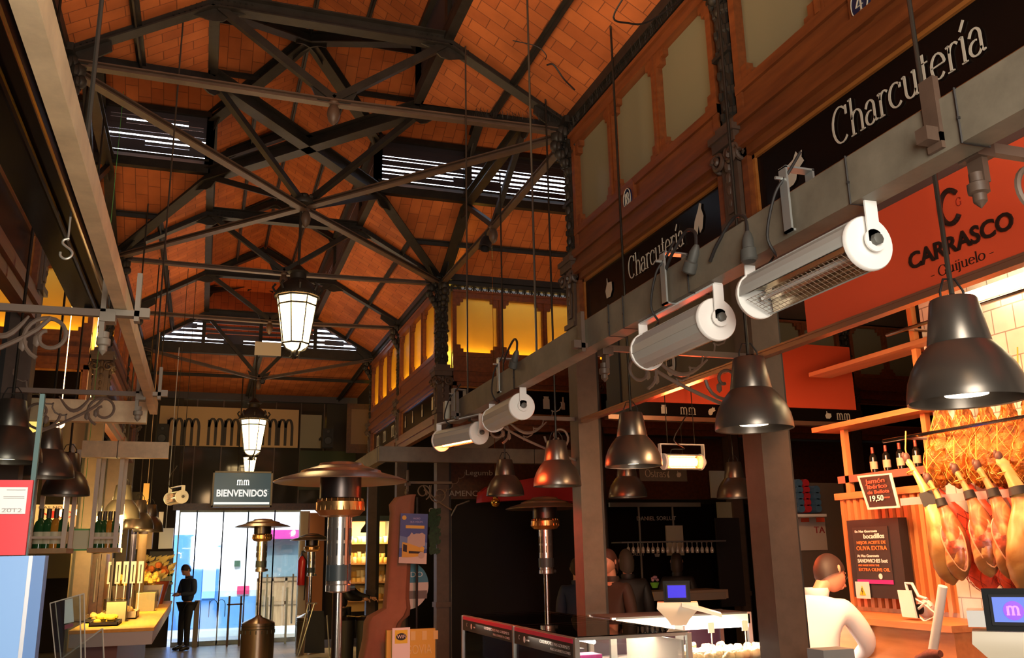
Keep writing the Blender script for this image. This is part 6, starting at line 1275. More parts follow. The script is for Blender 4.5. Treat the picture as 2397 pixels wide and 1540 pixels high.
m = MB(); bx(m, 371, 1198, 382, 1236, 14.5, .01); tag(m.build('white_card', WHITE), 'white card hanging left of the blue entrance', 'card')
# acrylic boxes in the foreground
t = thing('acrylic_leaflet_box', 'clear acrylic leaflet box with a white and red leaflet, right of the blue panel', 'leaflet box', (-.45, 4.1, 1.0)); p0 = [at(*q, Y=4.1) for q in ((117, 1412), (187, 1392), (190, 1560), (132, 1560))]
m = MB(); m.prism([p0[0], p0[1], p0[2], p0[3]], (0, .006, 0)); m.build('front_pane', GLASS, t); m = MB(); m.prism([v+Vector((0, .14, 0)) for v in p0], (0, .006, 0)); m.build('rear_pane', GLASS, t)
m = MB(); [m.tube([p0[i], p0[(i+1) % 4]], .0025, 5) for i in range(4)]; [m.tube([p0[i]+Vector((0, .14, 0)), p0[(i+1) % 4]+Vector((0, .14, 0))], .0025, 5) for i in range(4)]; m.build('polished_edges', mat('glass_edge2', (.45, .42, .36), .15), t)
m = MB(); m.prism([at(*q, Y=4.15) for q in ((152, 1404), (170, 1400), (173, 1455), (150, 1460))], (0, .002, 0)); m.build('leaflet', WHITE, t); m = MB(); m.prism([at(*q, Y=4.148) for q in ((151, 1463), (171, 1458), (172, 1466), (151, 1474))], (0, .002, 0)); m.build('red_stripe', mat('stripe_maroon', (.35, .04, .06), .5), t)
t = thing('glass_counter_case', 'clear glass counter case below the snack counter on the left', 'display case', (-.55, 5.2, 0)); q = [at(*v, Y=5.2) for v in ((130, 1552), (240, 1471), (246, 1600), (130, 1700))]
m = MB(); m.prism(q, (0, .006, 0)); m.build('front_pane', GLASS, t); m = MB(); [m.tube([q[i], q[i+1]], .004, 5) for i in (0, 1)]; m.build('polished_edge', mat('glass_edge2', (.45, .42, .36), .15), t)
m = MB(); m.box(q[3].x-.2, q[1].x, 5.25, 5.9, 0, .75); m.build('base_cabinet', SKYB, t)
# rails of the glass barrier by the man
t = thing('glass_barrier', 'glass barrier with a brown end post beside the man', 'barrier', at(453, 1514, Z=0)); p = at(455, 1514, Z=0); m = MB(); m.box(p.x-.05, p.x+.05, p.y-.05, p.y+.05, 0, at(458, 1405, Y=p.y).z); m.build('end_post', mat('post_taupe', (.25, .20, .14), .5), t)
m = MB(); m.box(p.x+.06, p.x+.075, p.y+.0, p.y+.06, 0, at(470, 1405, Y=p.y).z); m.build('dark_strip', BLACKM, t); m = MB(); m.box(p.x+.08, p.x+1.3, p.y+.02, p.y+.03, .1, 1.05); m.build('pane', GLASS, t)
for i, (x, z1) in enumerate(((531, 1395), (559, 1395), (621, 1398), (634, 1396), (667, 1375))): m = MB(); pb = at(x, 1510, Y=19.5); m.box(pb.x-.02, pb.x+.02, 19.48, 19.52, 0, at(x, z1, Y=19.5).z); tag(m.build('barrier_post', IRONB if i < 2 else FR_M), 'slim upright post before the glass doors, '+('left of the patio heater', 'just left of the patio heater pole', 'right of the patio heater pole', 'thick and pale', 'before the wooden gate')[i], 'post', 'posts before the entrance')
t = MB(); a = at(531, 1415, Y=19.5); b = at(568, 1415, Y=19.5); t.box(a.x, b.x, 19.48, 19.51, a.z-.015, a.z+.015); tag(t.build('barrier_bar', IRONB), 'short crossbar joining two posts before the doors', 'bar')
serif('mm_door_sign', 'Mx'.replace('x', ''), at(483, 1445, Y=19.93), FR_CAM, .36, mat('sticker_blue', (.14, .32, .66), .5), thing('door_sticker', 'dark blue m shaped sticker low on the glass doors', 'sticker', at(483, 1445, Y=19.93)), .035, .018, width=.42)
# extinguisher
p = at(705, 1370, Y=19.7); t = thing('fire_extinguisher', 'red fire extinguisher on the wall right of the glass doors', 'fire extinguisher', (p.x, 19.75, p.z)); m = MB(); m.lathe([(0, 0), (.075, 0), (.08, .02), (.08, .50), (.05, .58), (.02, .60), (0, .60)], (p.x, 19.75, p.z), 18); m.build('cylinder', mat('ext_red', (.50, .02, .02), .25), t)
m = MB(); m.box(p.x-.02, p.x+.02, 19.72, 19.78, p.z+.58, p.z+.66); m.tube([(p.x, 19.72, p.z+.63), (p.x+.09, 19.7, p.z+.5), (p.x+.07, 19.7, p.z-.3)], .012, 8); m.box(p.x-.02, p.x+.06, 19.7, 19.72, p.z+.66, p.z+.70); m.build('valve_and_hose', BLACKM, t)
m = MB(); bx(m, 722, 1200, 757, 1440, 19.6, .5); struct(m.build('wall_far', mat('orange_wall', (.42, .15, .045), .6)))
m = MB(); bx(m, 700, 1196, 722, 1440, 19.9, .05); struct(m.build('wall_far', mat('orange_wall2', (.55, .45, .32), .6)))
# easel board
pf = at(705, 1538, Z=0); ye = 16.5; t = thing('easel_board', 'black folding easel board left of the patio heater post', 'easel', at(735, 1560, Y=ye))
P = lambda x, y, d=0: at(x, y, Y=ye)+Vector((0, d, 0))
m = MB(); m.prism([P(722, 1430), P(758, 1430), P(760, 1528), P(712, 1528)], (0, .03, 0)); m.build('board', BLACKM, t)
for a, b in (((736, 1412), (698, 1536)), ((722, 1412), (694, 1534)), ((765, 1440), (772, 1545))): m = MB(); m.tube([P(*a, -.02), P(*b, -.02)], .014, 8); m.build('leg', ALU, t)
m = MB(); m.tube([P(718, 1412, -.02), P(742, 1412, -.02)], .014, 8); m.build('top_bar', ALU, t)
# ================================================================== CENTRE RIGHT
# cheese stall
yc = 18.0; t = thing('cheese_shelves', 'warmly lit shelves of a cheese stall beyond the columns', 'shelving', at(860, 1430, Y=yc)); a = at(803, 1300, Y=yc).x; b = at(912, 1300, Y=yc).x; zb_, zt_c = .62, 2.35
m = MB(); m.box(a, b, yc+.5, yc+.52, zb_, zt_c); m.build('back_panel', mat('cheese_back', (.70, .45, .18), .6), t)
ZSH = [at(850, y, Y=yc).z for y in (1270, 1318, 1362, 1404)]
for z in ZSH: m = MB(); m.box(a, b, yc, yc+.5, z-.03, z); m.build('shelf', mat('shelf_brown', (.45, .22, .08), .5), t)
m = MB(); m.box(a, b, yc-.02, yc+.5, zt_c, zt_c+.1); m.box(b, b+.04, yc, yc+.5, 0, zt_c); m.build('surround', mat('teal_frame', (.08, .12, .13), .5), t)
CH = [mat('cheese_a', (.90, .66, .22), .5), mat('cheese_b', (.80, .48, .12), .5), mat('cheese_c', (.92, .80, .52), .5)]; rnd = random.Random(2); srcs = {}
for si, z in enumerate(ZSH):
    n = 20
    for i in range(n):
        k = rnd.randrange(3)
        if k not in srcs: mb = MB(); mb.lathe([(0, 0), (.045, 0), (.05, .01), (.05, .075+.02*k), (.045, .085+.02*k), (0, .085+.02*k)], n=14); o = srcs[k] = mb.build('cheese', CH[k], origin=(0, 0, 0))
        else: o = srcs[k].copy(); COL.objects.link(o)
        o.location = (a+.06+(b-a-.12)*(i % 10)/9+.03*(i//10), yc+.12+.14*(i//10), z+.0) if i < 10 or si == 0 else (a+.09+(b-a-.2)*(i % 10)/9, yc+.13, z+.095)
        tag(o, 'small cheese wheel on the %s lit shelf of the cheese stall' % ('top', 'second', 'third', 'lowest')[si], 'cheese', 'cheeses on the %s shelf' % ('top', 'second', 'third', 'lowest')[si])
light('cheese_lamp', 'AREA', ((a+b)/2, yc-.1, 2.3), 75, (1, .66, .28), .6, .3, aim=((a+b)/2, yc+.4, 1.3))
p = at(860, 1246, Y=17.0); m = MB(); m.lathe([(.13, 0), (.12, .06), (.07, .12), (.045, .16), (.045, .24), (0, .26)], (p.x, 17, p.z), 20); m.tube([(p.x, 17, p.z+.25), (p.x, 17, 5.17)], .008, 6); tag(m.build('small_pendant', BLACKM), 'small black pendant lamp in front of the cheese stall', 'pendant lamp')
m = MB(); q = at(866, 1330, Y=17.2); m.box(q.x-.02, q.x+.17, 17.2, 17.3, 0, 2.7); tag(m.build('dark_post', IRON), 'dark post in front of the cheese shelves', 'post')
# bins
for x, w, lb in ((811, .13, 'left of two black bins beside the front patio heater'), (853, .13, 'right of two black bins beside the front patio heater')):
    p = at(x, 1443, Y=14.5); t = thing('black_bin', lb, 'bin', (p.x, 14.5, 0)); m = MB(); m.lathe([(0, 0), (w*.85, 0), (w, p.z-.05), (0, p.z-.05)], (p.x, 14.5, 0), 20); m.build('body', BLACKM, t); m = MB(); m.lathe([(w*1.06, p.z-.05), (w*1.06, p.z), (0, p.z+.02)], (p.x, 14.5, 0), 20); m.build('lid', BLACK, t)
# draped stand
FAB = mat('brown_cloth', (.30, .135, .075), .85, noise=.12, nscale=5, bump=.15)
t = thing('draped_stand', 'tall stand draped in brown cloth spreading out at its foot', 'draped stand', (1.9, 9.05, 0)); yd = 9.0
SEC = [(1157, 972-16, 976, .10), (1163, 928, 975, .16), (1180, 915, 974, .18), (1200, 917, 973, .18), (1300, 912, 966, .2), (1400, 904, 962, .22), (1425, 902, 966, .26), (1445, 868, 966, .36), (1460, 862, 950, .42), (1500, 860, 935, .45), (1545, 852, 920, .48), (1640, 838, 900, .50)]
m = MB(); n = 36; vs = []; fs = []
for i, (y, x0, x1, dp) in enumerate(SEC):
    a = at(x0, y, Y=yd); b = at(x1, y, Y=yd); cx_ = (a.x+b.x)/2; rx = (b.x-a.x)/2; z = max(a.z, .02) if i else a.z
    for k in range(n):
        th = 2*pi*k/n; f = 1+.10*sin(th*5+i*.25)*min(1, i/4)+.05*sin(th*9+1); s_ = (abs(cos(th))**.7)*(1 if cos(th) > 0 else -1); c_ = (abs(sin(th))**.7)*(1 if sin(th) > 0 else -1)
        vs.append((cx_+rx*s_*(f if abs(cos(th)) < .8 else 1), yd+dp*.5+dp*.5*c_*f, z))
for i in range(len(SEC)-1):
    for k in range(n): fs.append((i*n+k, i*n+(k+1) % n, (i+1)*n+(k+1) % n, (i+1)*n+k))
fs.append(tuple(range(n))); m.add(vs, fs, True); m.build('brown_cloth', FAB, t)
m = MB(); p = at(976, 1175, Y=yd+.1); m.tube([(p.x+.01, yd+.12, 0), (p.x+.01, yd+.12, p.z+.05)], .012, 8); m.build('pole', IRON, t)
# posters
yq = 8.93
t = thing('bus_tour_poster', 'blue tourist poster showing a yellow open top bus before a stone building', 'poster', at(967, 1318, Y=yq))
c4 = [at(*q, Y=yq) for q in ((933, 1318), (998, 1320), (1002, 1203), (938, 1201))]; pl_ = lambda u, v, d=.0: (c4[0]*(1-u)*(1-v)+c4[1]*u*(1-v)+c4[2]*u*v+c4[3]*(1-u)*v)+Vector((0, -d, 0))
def pp(pts, d, name, m_): mb = MB(); mb.prism([pl_(u, v, d) for u, v in pts], (0, .003, 0)); mb.build(name, m_, t)
pp([(0, 0), (1, 0), (1, 1), (0, 1)], 0, 'sheet', mat('poster_blue', (.03, .09, .32), .35)); pp([(0, 0), (1, 0), (1, .22), (0, .12)], .004, 'white_ground', mat('poster_white', (.62, .58, .50), .4)); pp([(0, .30), (1, .30), (1, .42), (0, .55)], .003, 'sky_band', mat('poster_sky', (.12, .25, .50), .4))
pp([(.28, .40), (.28, .52), (.36, .56), (.42, .62), (.50, .58), (.58, .60), (.72, .60), (.80, .62), (.92, .58), (.92, .36), (.6, .30)], .006, 'stone_building', mat('poster_stone', (.48, .44, .36), .5))
pp([(.10, .12), (.10, .42), (.30, .40), (.88, .30), (.88, .16), (.34, .12)], .008, 'yellow_bus', mat('poster_yellow', (.65, .42, .04), .4)); pp([(.13, .24), (.13, .38), (.27, .36), (.27, .22)], .011, 'bus_window', BLACKM); pp([(.34, .20), (.34, .25), (.84, .24), (.84, .20)], .011, 'bus_window', BLACKM)
pp([(.20, .70), (.20, .76), (.88, .76), (.88, .70)], .005, 'yellow_ribbon', mat('poster_gold', (.70, .48, .06), .4))
text('lettering', 'MADRID', pl_(.46, .88, .006), FR_CAM, .018, mat('poster_lilac', (.40, .42, .70), .4), t, width=.07); text('lettering', 'BUS VISION', pl_(.36, .81, .006), FR_CAM, .020, mat('poster_lilac', (.40, .42, .70), .4), t, width=.12)
for u, v, r, mm_ in ((.13, .91, .022, 'poster_gold'), (.82, .30, .022, 'poster_gold'), (.80, .17, .032, 'poster_stone')): mb = MB(); c = pl_(u, v, .012); mb.prism([c+Vector((r*cos(k*pi/8), 0, r*sin(k*pi/8))) for k in range(16)], (0, .002, 0)); mb.build('round_badge', MATS[mm_], t)
t = thing('round_city_poster', 'round blue and white poster reading LEDO behind the brown cloth', 'poster', at(960, 1370, Y=9.35)); c = at(957, 1371, Y=9.35); R0 = at(1003, 1371, Y=9.35).x-c.x
def disc(f, z0, z1, m_, d, name): pts = [(R0*cos(a), R0*sin(a)*1.12) for a in [k*pi/24 for k in range(48)]]; pts = [(x, max(z0, min(z1, z))) for x, z in pts]; mb = MB(); mb.prism([c+Vector((x, -d, z)) for x, z in pts], (0, .003, 0)); mb.build(name, m_, t)
disc(1, -9, 9, mat('poster_white', (.62, .58, .50), .4), 0, 'disc'); disc(1, .03, 9, mat('poster_teal', (.04, .22, .32), .4), .004, 'blue_top'); mb = MB(); mb.box(c.x-.16, c.x+.19, c.y-.006, c.y-.003, c.z-.13, c.z-.05); mb.build('photo_band', mat('photo_dark', (.16, .14, .12), .5), t)
text('lettering', 'TOLEDO', c+Vector((-.20, -.008, .085)), FR_CAM, .055, WT, t, width=.34)
t = thing('yellow_banner', 'yellow stand panel lettered SEGOVIA at the bottom centre', 'panel', at(970, 1540, Y=8.7)); m = MB(); a = at(905, 1500, Y=8.75); b = at(1019, 1500, Y=8.75); zt7 = at(980, 1472, Y=8.75).z; m.box(a.x, b.x, 8.75, 8.80, 0, zt7); m.build('board', mat('banner_yellow', (.62, .42, .05), .5), t)
for i in range(4): mb = MB(); x = a.x+.12+i*.11; mb.box(x, x+.045, 8.745, 8.75, zt7-.10, zt7-.02); mb.build('pale_stripe', mat('banner_pale', (.68, .55, .20), .5), t)
text('lettering', 'SEGOVIA', (a.x+.10, 8.748, at(980, 1530, Y=8.75).z), FR_CAM, .085, mat('banner_pale', (.68, .55, .20), .5), t, width=b.x-a.x-.14)
t = thing('wifi_sign', 'white sheet with a black and yellow wifi emblem taped to the yellow panel', 'sign', at(938, 1540, Y=8.7)); c = at(939, 1498, Y=8.7); m = MB(); m.box(c.x-.085, c.x+.085, 8.70, 8.705, c.z-.17, c.z+.11); m.build('sheet', WHITE, t)
m = MB(); m.box(c.x-.06, c.x+.06, 8.696, 8.70, c.z-.03, c.z+.09); m.build('yellow_square', mat('wifi_yellow', (.75, .60, .03), .5), t); m = MB(); m.prism([Vector((c.x+.05*cos(k*pi/10), 8.692, c.z+.03+.032*sin(k*pi/10))) for k in range(20)], (0, .003, 0)); m.build('black_oval', BLACKM, t); text('lettering', 'WiFi', (c.x-.042, 8.69, c.z+.016), FR_CAM, .032, WT, t, width=.085)
m = MB(); rnd = random.Random(8)
for i in range(90): p = at(rnd.uniform(1003, 1022), rnd.uniform(1200, 1300), Y=10.6); m.add([p, p+Vector((.05, 0, .02)), p+Vector((.06, .01, .06)), p+Vector((.0, .01, .05))], [(0, 1, 2, 3)])
tag(m.build('foliage', mat('leaf_green', (.010, .045, .014), .5, noise=.7, nscale=30), fix=False), 'dark green foliage glimpsed beside the bus poster', 'plant', kind='stuff')
# black screen, red awning and dark lettering
yb = 11.5; t = thing('black_screen', 'tall plain black screen behind the right patio heater', 'screen', at(1200, 1500, Y=yb)); a = at(1056, 1300, Y=yb).x; b = at(1372, 1300, Y=yb).x; z = at(1200, 1172, Y=yb).z
m = MB(); m.prism([(a, yb, 0), (b, yb, 0), (b, yb, z), (a+.25, yb, z), (a+.08, yb, z-.06), (a, yb, z-.2)], (0, .06, 0)); m.build('panel', mat('screen_black', (.006, .004, .004), .9), t); m = MB(); m.tube([(a, yb, 0), (a, yb, z-.2), (a+.08, yb, z-.06), (a+.25, yb, z)], .010, 6); m.build('edge_tube', ALU, t)
text('lettering', 'Legumb', at(1089, 1112, Y=Y2+.095), FR_CAM, .07, mat('dim_text', (.42, .36, .28), .6), thing('vegetable_sign', 'dim sign lettered Legumb under the yellow windows', 'sign', at(1089, 1112, Y=Y2+.095)), width=.36)
text('lettering', 'AMENCO', at(1051, 1161, Y=10.9), FR_CAM, .07, mat('dim_text2', (.30, .27, .24), .6), thing('neon_word', 'pale word AMENCO on the dark wall above the black screen', 'sign', at(1051, 1161, Y=10.9)), width=.46)
text('lettering', 'CA', at(1003, 1202, Y=10.9), FR_CAM, .07, mat('dim_text2', (.30, .27, .24), .6), thing('dim_letters', 'pale letters CA beside the column above the bus poster', 'sign', at(1003, 1202, Y=10.9)), width=.11)
m = MB(); m.box(2.9, 12.3, Y2+.10, Y2+.14, 2.35, 3.2); tag(m.build('fascia', WOODD), 'dark timber fascia along the far side of the right cross hall', 'fascia', kind='structure')
RA = mat('awning_red', (.42, .015, .02), .6); m = MB(); pts = [at(x, y, Y=10.72) for x, y in ((1128, 1175), (1130, 1150), (1150, 1136), (1250, 1118), (1350, 1135), (1380, 1150), (1382, 1178), (1330, 1172), (1250, 1168), (1180, 1172))]; m.prism(pts, (0, .25, 0)); tag(m.build('red_awning', RA), 'red curved awning above the black screen', 'awning')
p = at(1160, 1176, Y=9.9); m = MB(); m.sph(p, .055, 16); m.sph(p+Vector((0, 0, .05)), .03, 10); m.tube([p, Vector((p.x, p.y, 6.1))], .003, 5); tag(m.build('gold_bauble', mat('gold', (.75, .50, .10), .15, 1)), 'gold bauble hanging under the smaller dark bell lamp', 'bauble')
m = MB(); m.prism([at(*q, Y=10.5) for q in ((1061, 1052), (1085, 1024), (1181, 1020), (1140, 1050))], (0, .04, .01)); tag(m.build('ceiling_panel', mat('panel_olive', (.22, .18, .12), .6)), 'pale slanting panel above the cream cross beam', 'panel')
# ------------------------------------------------------------------ dim stalls beyond the display counters
for x, lb in ((4.95, 'iron column at the first joint of the far cross hall side'), (7.05, 'iron column further right along the far cross hall side'), (9.2, 'brown iron column seen beside the wooden partition')):
    column(x, Y2, lb, 1, .16)
bay((7.15, Y2), (9.1, Y2), FR_CAM, 'third timber shopfront far along the right cross hall'); bay((9.3, Y2), (11.3, Y2), FR_CAM, 'last timber shopfront far along the right cross hall')
YG = 11.25
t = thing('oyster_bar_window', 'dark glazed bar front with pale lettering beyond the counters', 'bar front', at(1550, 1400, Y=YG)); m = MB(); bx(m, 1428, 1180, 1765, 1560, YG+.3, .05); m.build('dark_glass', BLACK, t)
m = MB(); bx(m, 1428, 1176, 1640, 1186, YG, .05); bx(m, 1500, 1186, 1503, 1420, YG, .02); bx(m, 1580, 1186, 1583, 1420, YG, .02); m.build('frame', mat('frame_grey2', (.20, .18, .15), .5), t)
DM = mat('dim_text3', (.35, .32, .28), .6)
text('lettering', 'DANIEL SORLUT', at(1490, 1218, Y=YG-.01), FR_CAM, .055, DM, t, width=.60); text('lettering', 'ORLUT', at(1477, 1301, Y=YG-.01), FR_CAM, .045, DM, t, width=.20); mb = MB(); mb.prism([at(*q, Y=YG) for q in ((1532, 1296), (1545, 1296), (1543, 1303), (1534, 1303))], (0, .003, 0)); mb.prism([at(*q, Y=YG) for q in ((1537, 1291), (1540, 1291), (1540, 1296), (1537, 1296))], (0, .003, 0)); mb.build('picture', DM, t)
t = thing('seafood_sign', 'grey glass sign lettered Ostras under the glowing red heater', 'sign', at(1530, 1126, Y=8.2)); m = MB(); bx(m, 1499, 1097, 1608, 1126, 8.3, .02); q1 = at(1510, 1098, Y=8.31); q2 = at(1600, 1098, Y=8.31); m.tube([q1, (q1.x, q1.y, 6.6)], .004, 5); m.tube([q2, (q2.x, q2.y, 6.6)], .004, 5); m.build('board', mat('sign_grey', (.08, .07, .055), .3), t); serif('lettering', 'Ostras', at(1510, 1116, Y=8.29), FR_CAM, .075, mat('dim_text4', (.40, .34, .26), .5), t, .09, .04, width=.24); icon('chilli', at(1562, 1118, Y=8.29), FR_CAM, .08, .07, t, MATS['dim_text4']); icon('garlic', at(1583, 1118, Y=8.29), FR_CAM, .06, .07, t, MATS['dim_text4'])
t = thing('glass_rack', 'rack of stemmed glasses hanging upside down in the bar beyond', 'glass rack', at(1560, 1270, Y=10.2)); m = MB(); bx(m, 1455, 1266, 1700, 1269, 10.2, .3); m.build('rack_bar', ALU, t)
gsrc = None
for i in range(18):
    p = at(1470+i*11.5, 1269, Y=10.25)
    if gsrc is None: mb = MB(); mb.lathe([(.02, 0), (.004, -.01), (.004, -.05), (.02, -.07), (.025, -.10), (.02, -.13)], n=10); gsrc = o = mb.build('stemware', mat('glass_bright', (.45, .42, .36), .1, .3), origin=(0, 0, 0))
    else: o = gsrc.copy(); COL.objects.link(o)
    o.location = p; tag(o, 'stemmed glass hanging upside down from the rack of the dim bar', 'glass', 'glasses hanging in the dim bar')
t = thing('bar_counter', 'dim cream edged counter of the bar beyond', 'counter', at(1550, 1420, Y=9.6)); m = MB(); bx(m, 1489, 1383, 1705, 1404, 9.6, .5); m.build('worktop', mat('counter_taupe', (.26, .20, .15), .5), t); m = MB(); bx(m, 1495, 1404, 1530, 1560, 9.7, .3); m.build('support', BLACKM, t); m = MB(); bx(m, 1489, 1388, 1530, 1402, 9.59, .02); m.build('ochre_panel', mat('ochre', (.40, .22, .05), .5), t)
p = at(1533, 1376, Y=9.75); t = thing('green_bowl', 'bright green bowl with a pink flower on the dim bar counter', 'bowl', (p.x, 9.75, p.z)); m = MB(); m.lathe([(0, 0), (.03, 0), (.055, .06), (.05, .06), (0, .02)], (p.x, 9.75, p.z), 18); m.build('bowl', mat('bowl_green', (.20, .55, .06), .4), t); m = MB(); [m.sph((p.x+.01+.03*cos(i), 9.76+.02*sin(i*2), p.z+.09+.015*(i % 3)), .02, 7) for i in range(9)]; m.build('flower', mat('flower_pink', (.55, .28, .38), .6), t)
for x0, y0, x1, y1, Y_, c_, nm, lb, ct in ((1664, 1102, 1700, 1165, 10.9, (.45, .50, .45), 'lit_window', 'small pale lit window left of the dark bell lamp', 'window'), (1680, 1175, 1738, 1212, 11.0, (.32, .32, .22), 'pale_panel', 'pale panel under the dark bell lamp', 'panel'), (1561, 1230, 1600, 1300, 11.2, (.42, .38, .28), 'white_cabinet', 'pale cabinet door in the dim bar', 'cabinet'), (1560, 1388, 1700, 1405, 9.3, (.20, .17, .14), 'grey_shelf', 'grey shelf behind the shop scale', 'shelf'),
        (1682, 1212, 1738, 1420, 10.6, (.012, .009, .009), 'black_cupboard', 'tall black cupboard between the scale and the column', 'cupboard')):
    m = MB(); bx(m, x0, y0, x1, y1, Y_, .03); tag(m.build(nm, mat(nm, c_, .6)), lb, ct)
# rolls and tapas poster right of the column
for i, (x, c_, lb) in enumerate(((1878, (.06, .14, .24), 'column of dark blue paper rolls on the high shelf'), (1894, (.45, .02, .03), 'column of red paper rolls on the high shelf'), (1918, (.06, .14, .24), 'shorter column of blue paper rolls on the high shelf'))):
    p = at(x, 1200, Y=7.6); t = thing('paper_rolls', lb, 'paper rolls', (p.x, 7.6, p.z)); k = 5 if i < 2 else 4
    for j in range(k): m = MB(); m.lathe([(0, 0), (.038, 0), (.042, .01), (.042, .3)], (p.x, 7.6, p.z+.042+j*.062), 16, (0, 1, 0)); m.build('roll', mat('roll_%d' % i, c_, .5), t)
m = MB(); bx(m, 1866, 1203, 1935, 1209, 7.55, .44); tag(m.build('roll_shelf', WHITE), 'white shelf under the paper rolls', 'shelf')
t = thing('tapas_poster', 'cream poster with red lettering TA below the paper rolls', 'poster', at(1900, 1290, Y=7.6)); m = MB(); bx(m, 1868, 1212, 1934, 1288, 7.96, .02); m.build('sheet', mat('poster_cream', (.60, .50, .42), .5), t); m = MB(); bx(m, 1876, 1211, 1894, 1222, 7.95, .01); bx(m, 1912, 1211, 1930, 1222, 7.95, .01); m.build('red_stripe', RED, t); text('lettering', 'TA', at(1906, 1248, Y=7.955), FR_CAM, .07, mat('poster_redtext', (.40, .05, .05), .5), t, width=.13)
m = MB(); bx(m, 1866, 1130, 1990, 1440, 7.98, .05); tag(m.build('back_cupboard', mat('cup_brown', (.16, .12, .09), .5)), 'brownish cupboard back behind the rolls and poster', 'cupboard')

m = MB(); bx(m, 52, 982, 82, 1012, 10.4, .1); q1 = at(66, 983, Y=10.45); m.tube([q1, (q1.x, q1.y, 5.7)], .006, 5); tag(m.build('yellow_light_box', mat('box_lit', (1, .8, .3), .5, emit=(1, .72, .18), es=1.2)), 'small yellow light box behind the second grey lamp on the left', 'light box')
t = thing('timber_wall_panel', 'brown timber framed panel past the last column on the right', 'panel', at(845, 1040, Y=17.2)); m = MB(); bx(m, 812, 945, 874, 1060, 17.2, .05); m.build('frame', WOODD, t); m = MB(); bx(m, 822, 958, 866, 1040, 17.18, .03); m.build('panel', mat('panel_mid', (.16, .09, .05), .5), t)
# ================================================================== PEOPLE
def skinmesh(joints, edges, radii, sub=2):
    names = list(joints); me = bpy.data.meshes.new('tmp'); me.from_pydata([Vector(joints[n]) for n in names], [(names.index(a), names.index(b)) for a, b in edges], [])
    o = bpy.data.objects.new('tmp', me); COL.objects.link(o); md = o.modifiers.new('s', 'SKIN'); md.use_smooth_shade = True; md.branch_smoothing = .6
    lay = me.skin_vertices[0].data
    for i, n in enumerate(names):
        r = radii[n]; r = r if isinstance(r, tuple) else (r, r); lay[i].radius = r; lay[i].use_root = (i == 0)
    ss = o.modifiers.new('u', 'SUBSURF'); ss.levels = sub; ss.render_levels = sub
    dg = bpy.context.evaluated_depsgraph_get(); m2 = bpy.data.meshes.new_from_object(o.evaluated_get(dg)); bpy.data.objects.remove(o); return m2
def finish(me, name, m, parent, smooth=True):
    me.materials.clear(); me.materials.append(m)
    for p in me.polygons: p.use_smooth = smooth; p.material_index = 0
    o = bpy.data.objects.new(name, me); COL.objects.link(o); o.parent = parent; return o
BASEJ = dict(pelvis=(0, 0, .95), spine=(0, .01, 1.14), chest=(0, 0, 1.34), neckb=(0, 0, 1.46), neck=(0, -.015, 1.53), head=(0, -.03, 1.64),
             shL=(-.175, 0, 1.42), elL=(-.22, .02, 1.14), wrL=(-.21, -.05, .90), shR=(.175, 0, 1.42), elR=(.22, .02, 1.14), wrR=(.21, -.05, .90),
             hpL=(-.09, 0, .90), knL=(-.10, -.02, .50), anL=(-.10, .01, .09), hpR=(.09, 0, .90), knR=(.10, -.02, .50), anR=(.10, .01, .09))
BODYE = [('pelvis', 'spine'), ('spine', 'chest'), ('chest', 'neckb'), ('neckb', 'neck'), ('neck', 'head'), ('chest', 'shL'), ('shL', 'elL'), ('elL', 'wrL'), ('chest', 'shR'), ('shR', 'elR'), ('elR', 'wrR'), ('pelvis', 'hpL'), ('hpL', 'knL'), ('knL', 'anL'), ('pelvis', 'hpR'), ('hpR', 'knR'), ('knR', 'anR')]
RAD = dict(pelvis=(.14, .10), spine=(.13, .095), chest=(.15, .105), neckb=.062, neck=.052, head=.062, shL=.055, elL=.042, wrL=.027, shR=.055, elR=.042, wrR=.027, hpL=.085, knL=.058, anL=.040, hpR=.085, knR=.058, anR=.040)
def headmesh(mb, c, fwd_, upv, s=1.0):
    f = Vector(fwd_).normalized(); u = Vector(upv).normalized(); r = f.cross(u).normalized(); u = r.cross(f).normalized(); c = Vector(c); n = 20; rows = []
    for i in range(15):
        t = pi*i/14
        for k in range(n):
            a = 2*pi*k/n; x = .078*sin(t)*sin(a); y = .098*sin(t)*cos(a); z = .120*cos(t)
            if z < -.02: x *= 1-(-z-.02)*3.2; y = y*(1-(-z-.02)*1.2)+(.012 if y > 0 else .0)
            rows.append(c+(r*x+f*y+u*z)*s)
    fs = [(i*n+k, (i+1)*n+k, (i+1)*n+(k+1) % n, i*n+(k+1) % n) for i in range(14) for k in range(n)]
    mb.add(rows, fs, True)
    W_ = lambda x, y, z: c+(r*x+f*y+u*z)*s
    mb.tube([W_(0, .085, .030), W_(0, .108, -.005), W_(0, .118, -.022), W_(0, .098, -.034)], [.006, .010, .014, .006], 8)            # nose
    mb.tube([W_(-.022, .094, -.055), W_(0, .100, -.056), W_(.022, .094, -.055)], .006, 6)                                          # mouth
    for sx in (-1, 1): mb.sph(W_(sx*.030, .084, .012), .012*s, 8); mb.tube([W_(sx*.016, .094, .030), W_(sx*.045, .082, .032)], .004, 5); mb.sph(W_(sx*.078, .0, -.005), .022*s, 10, (.5, .9, 1.3))
    return W_
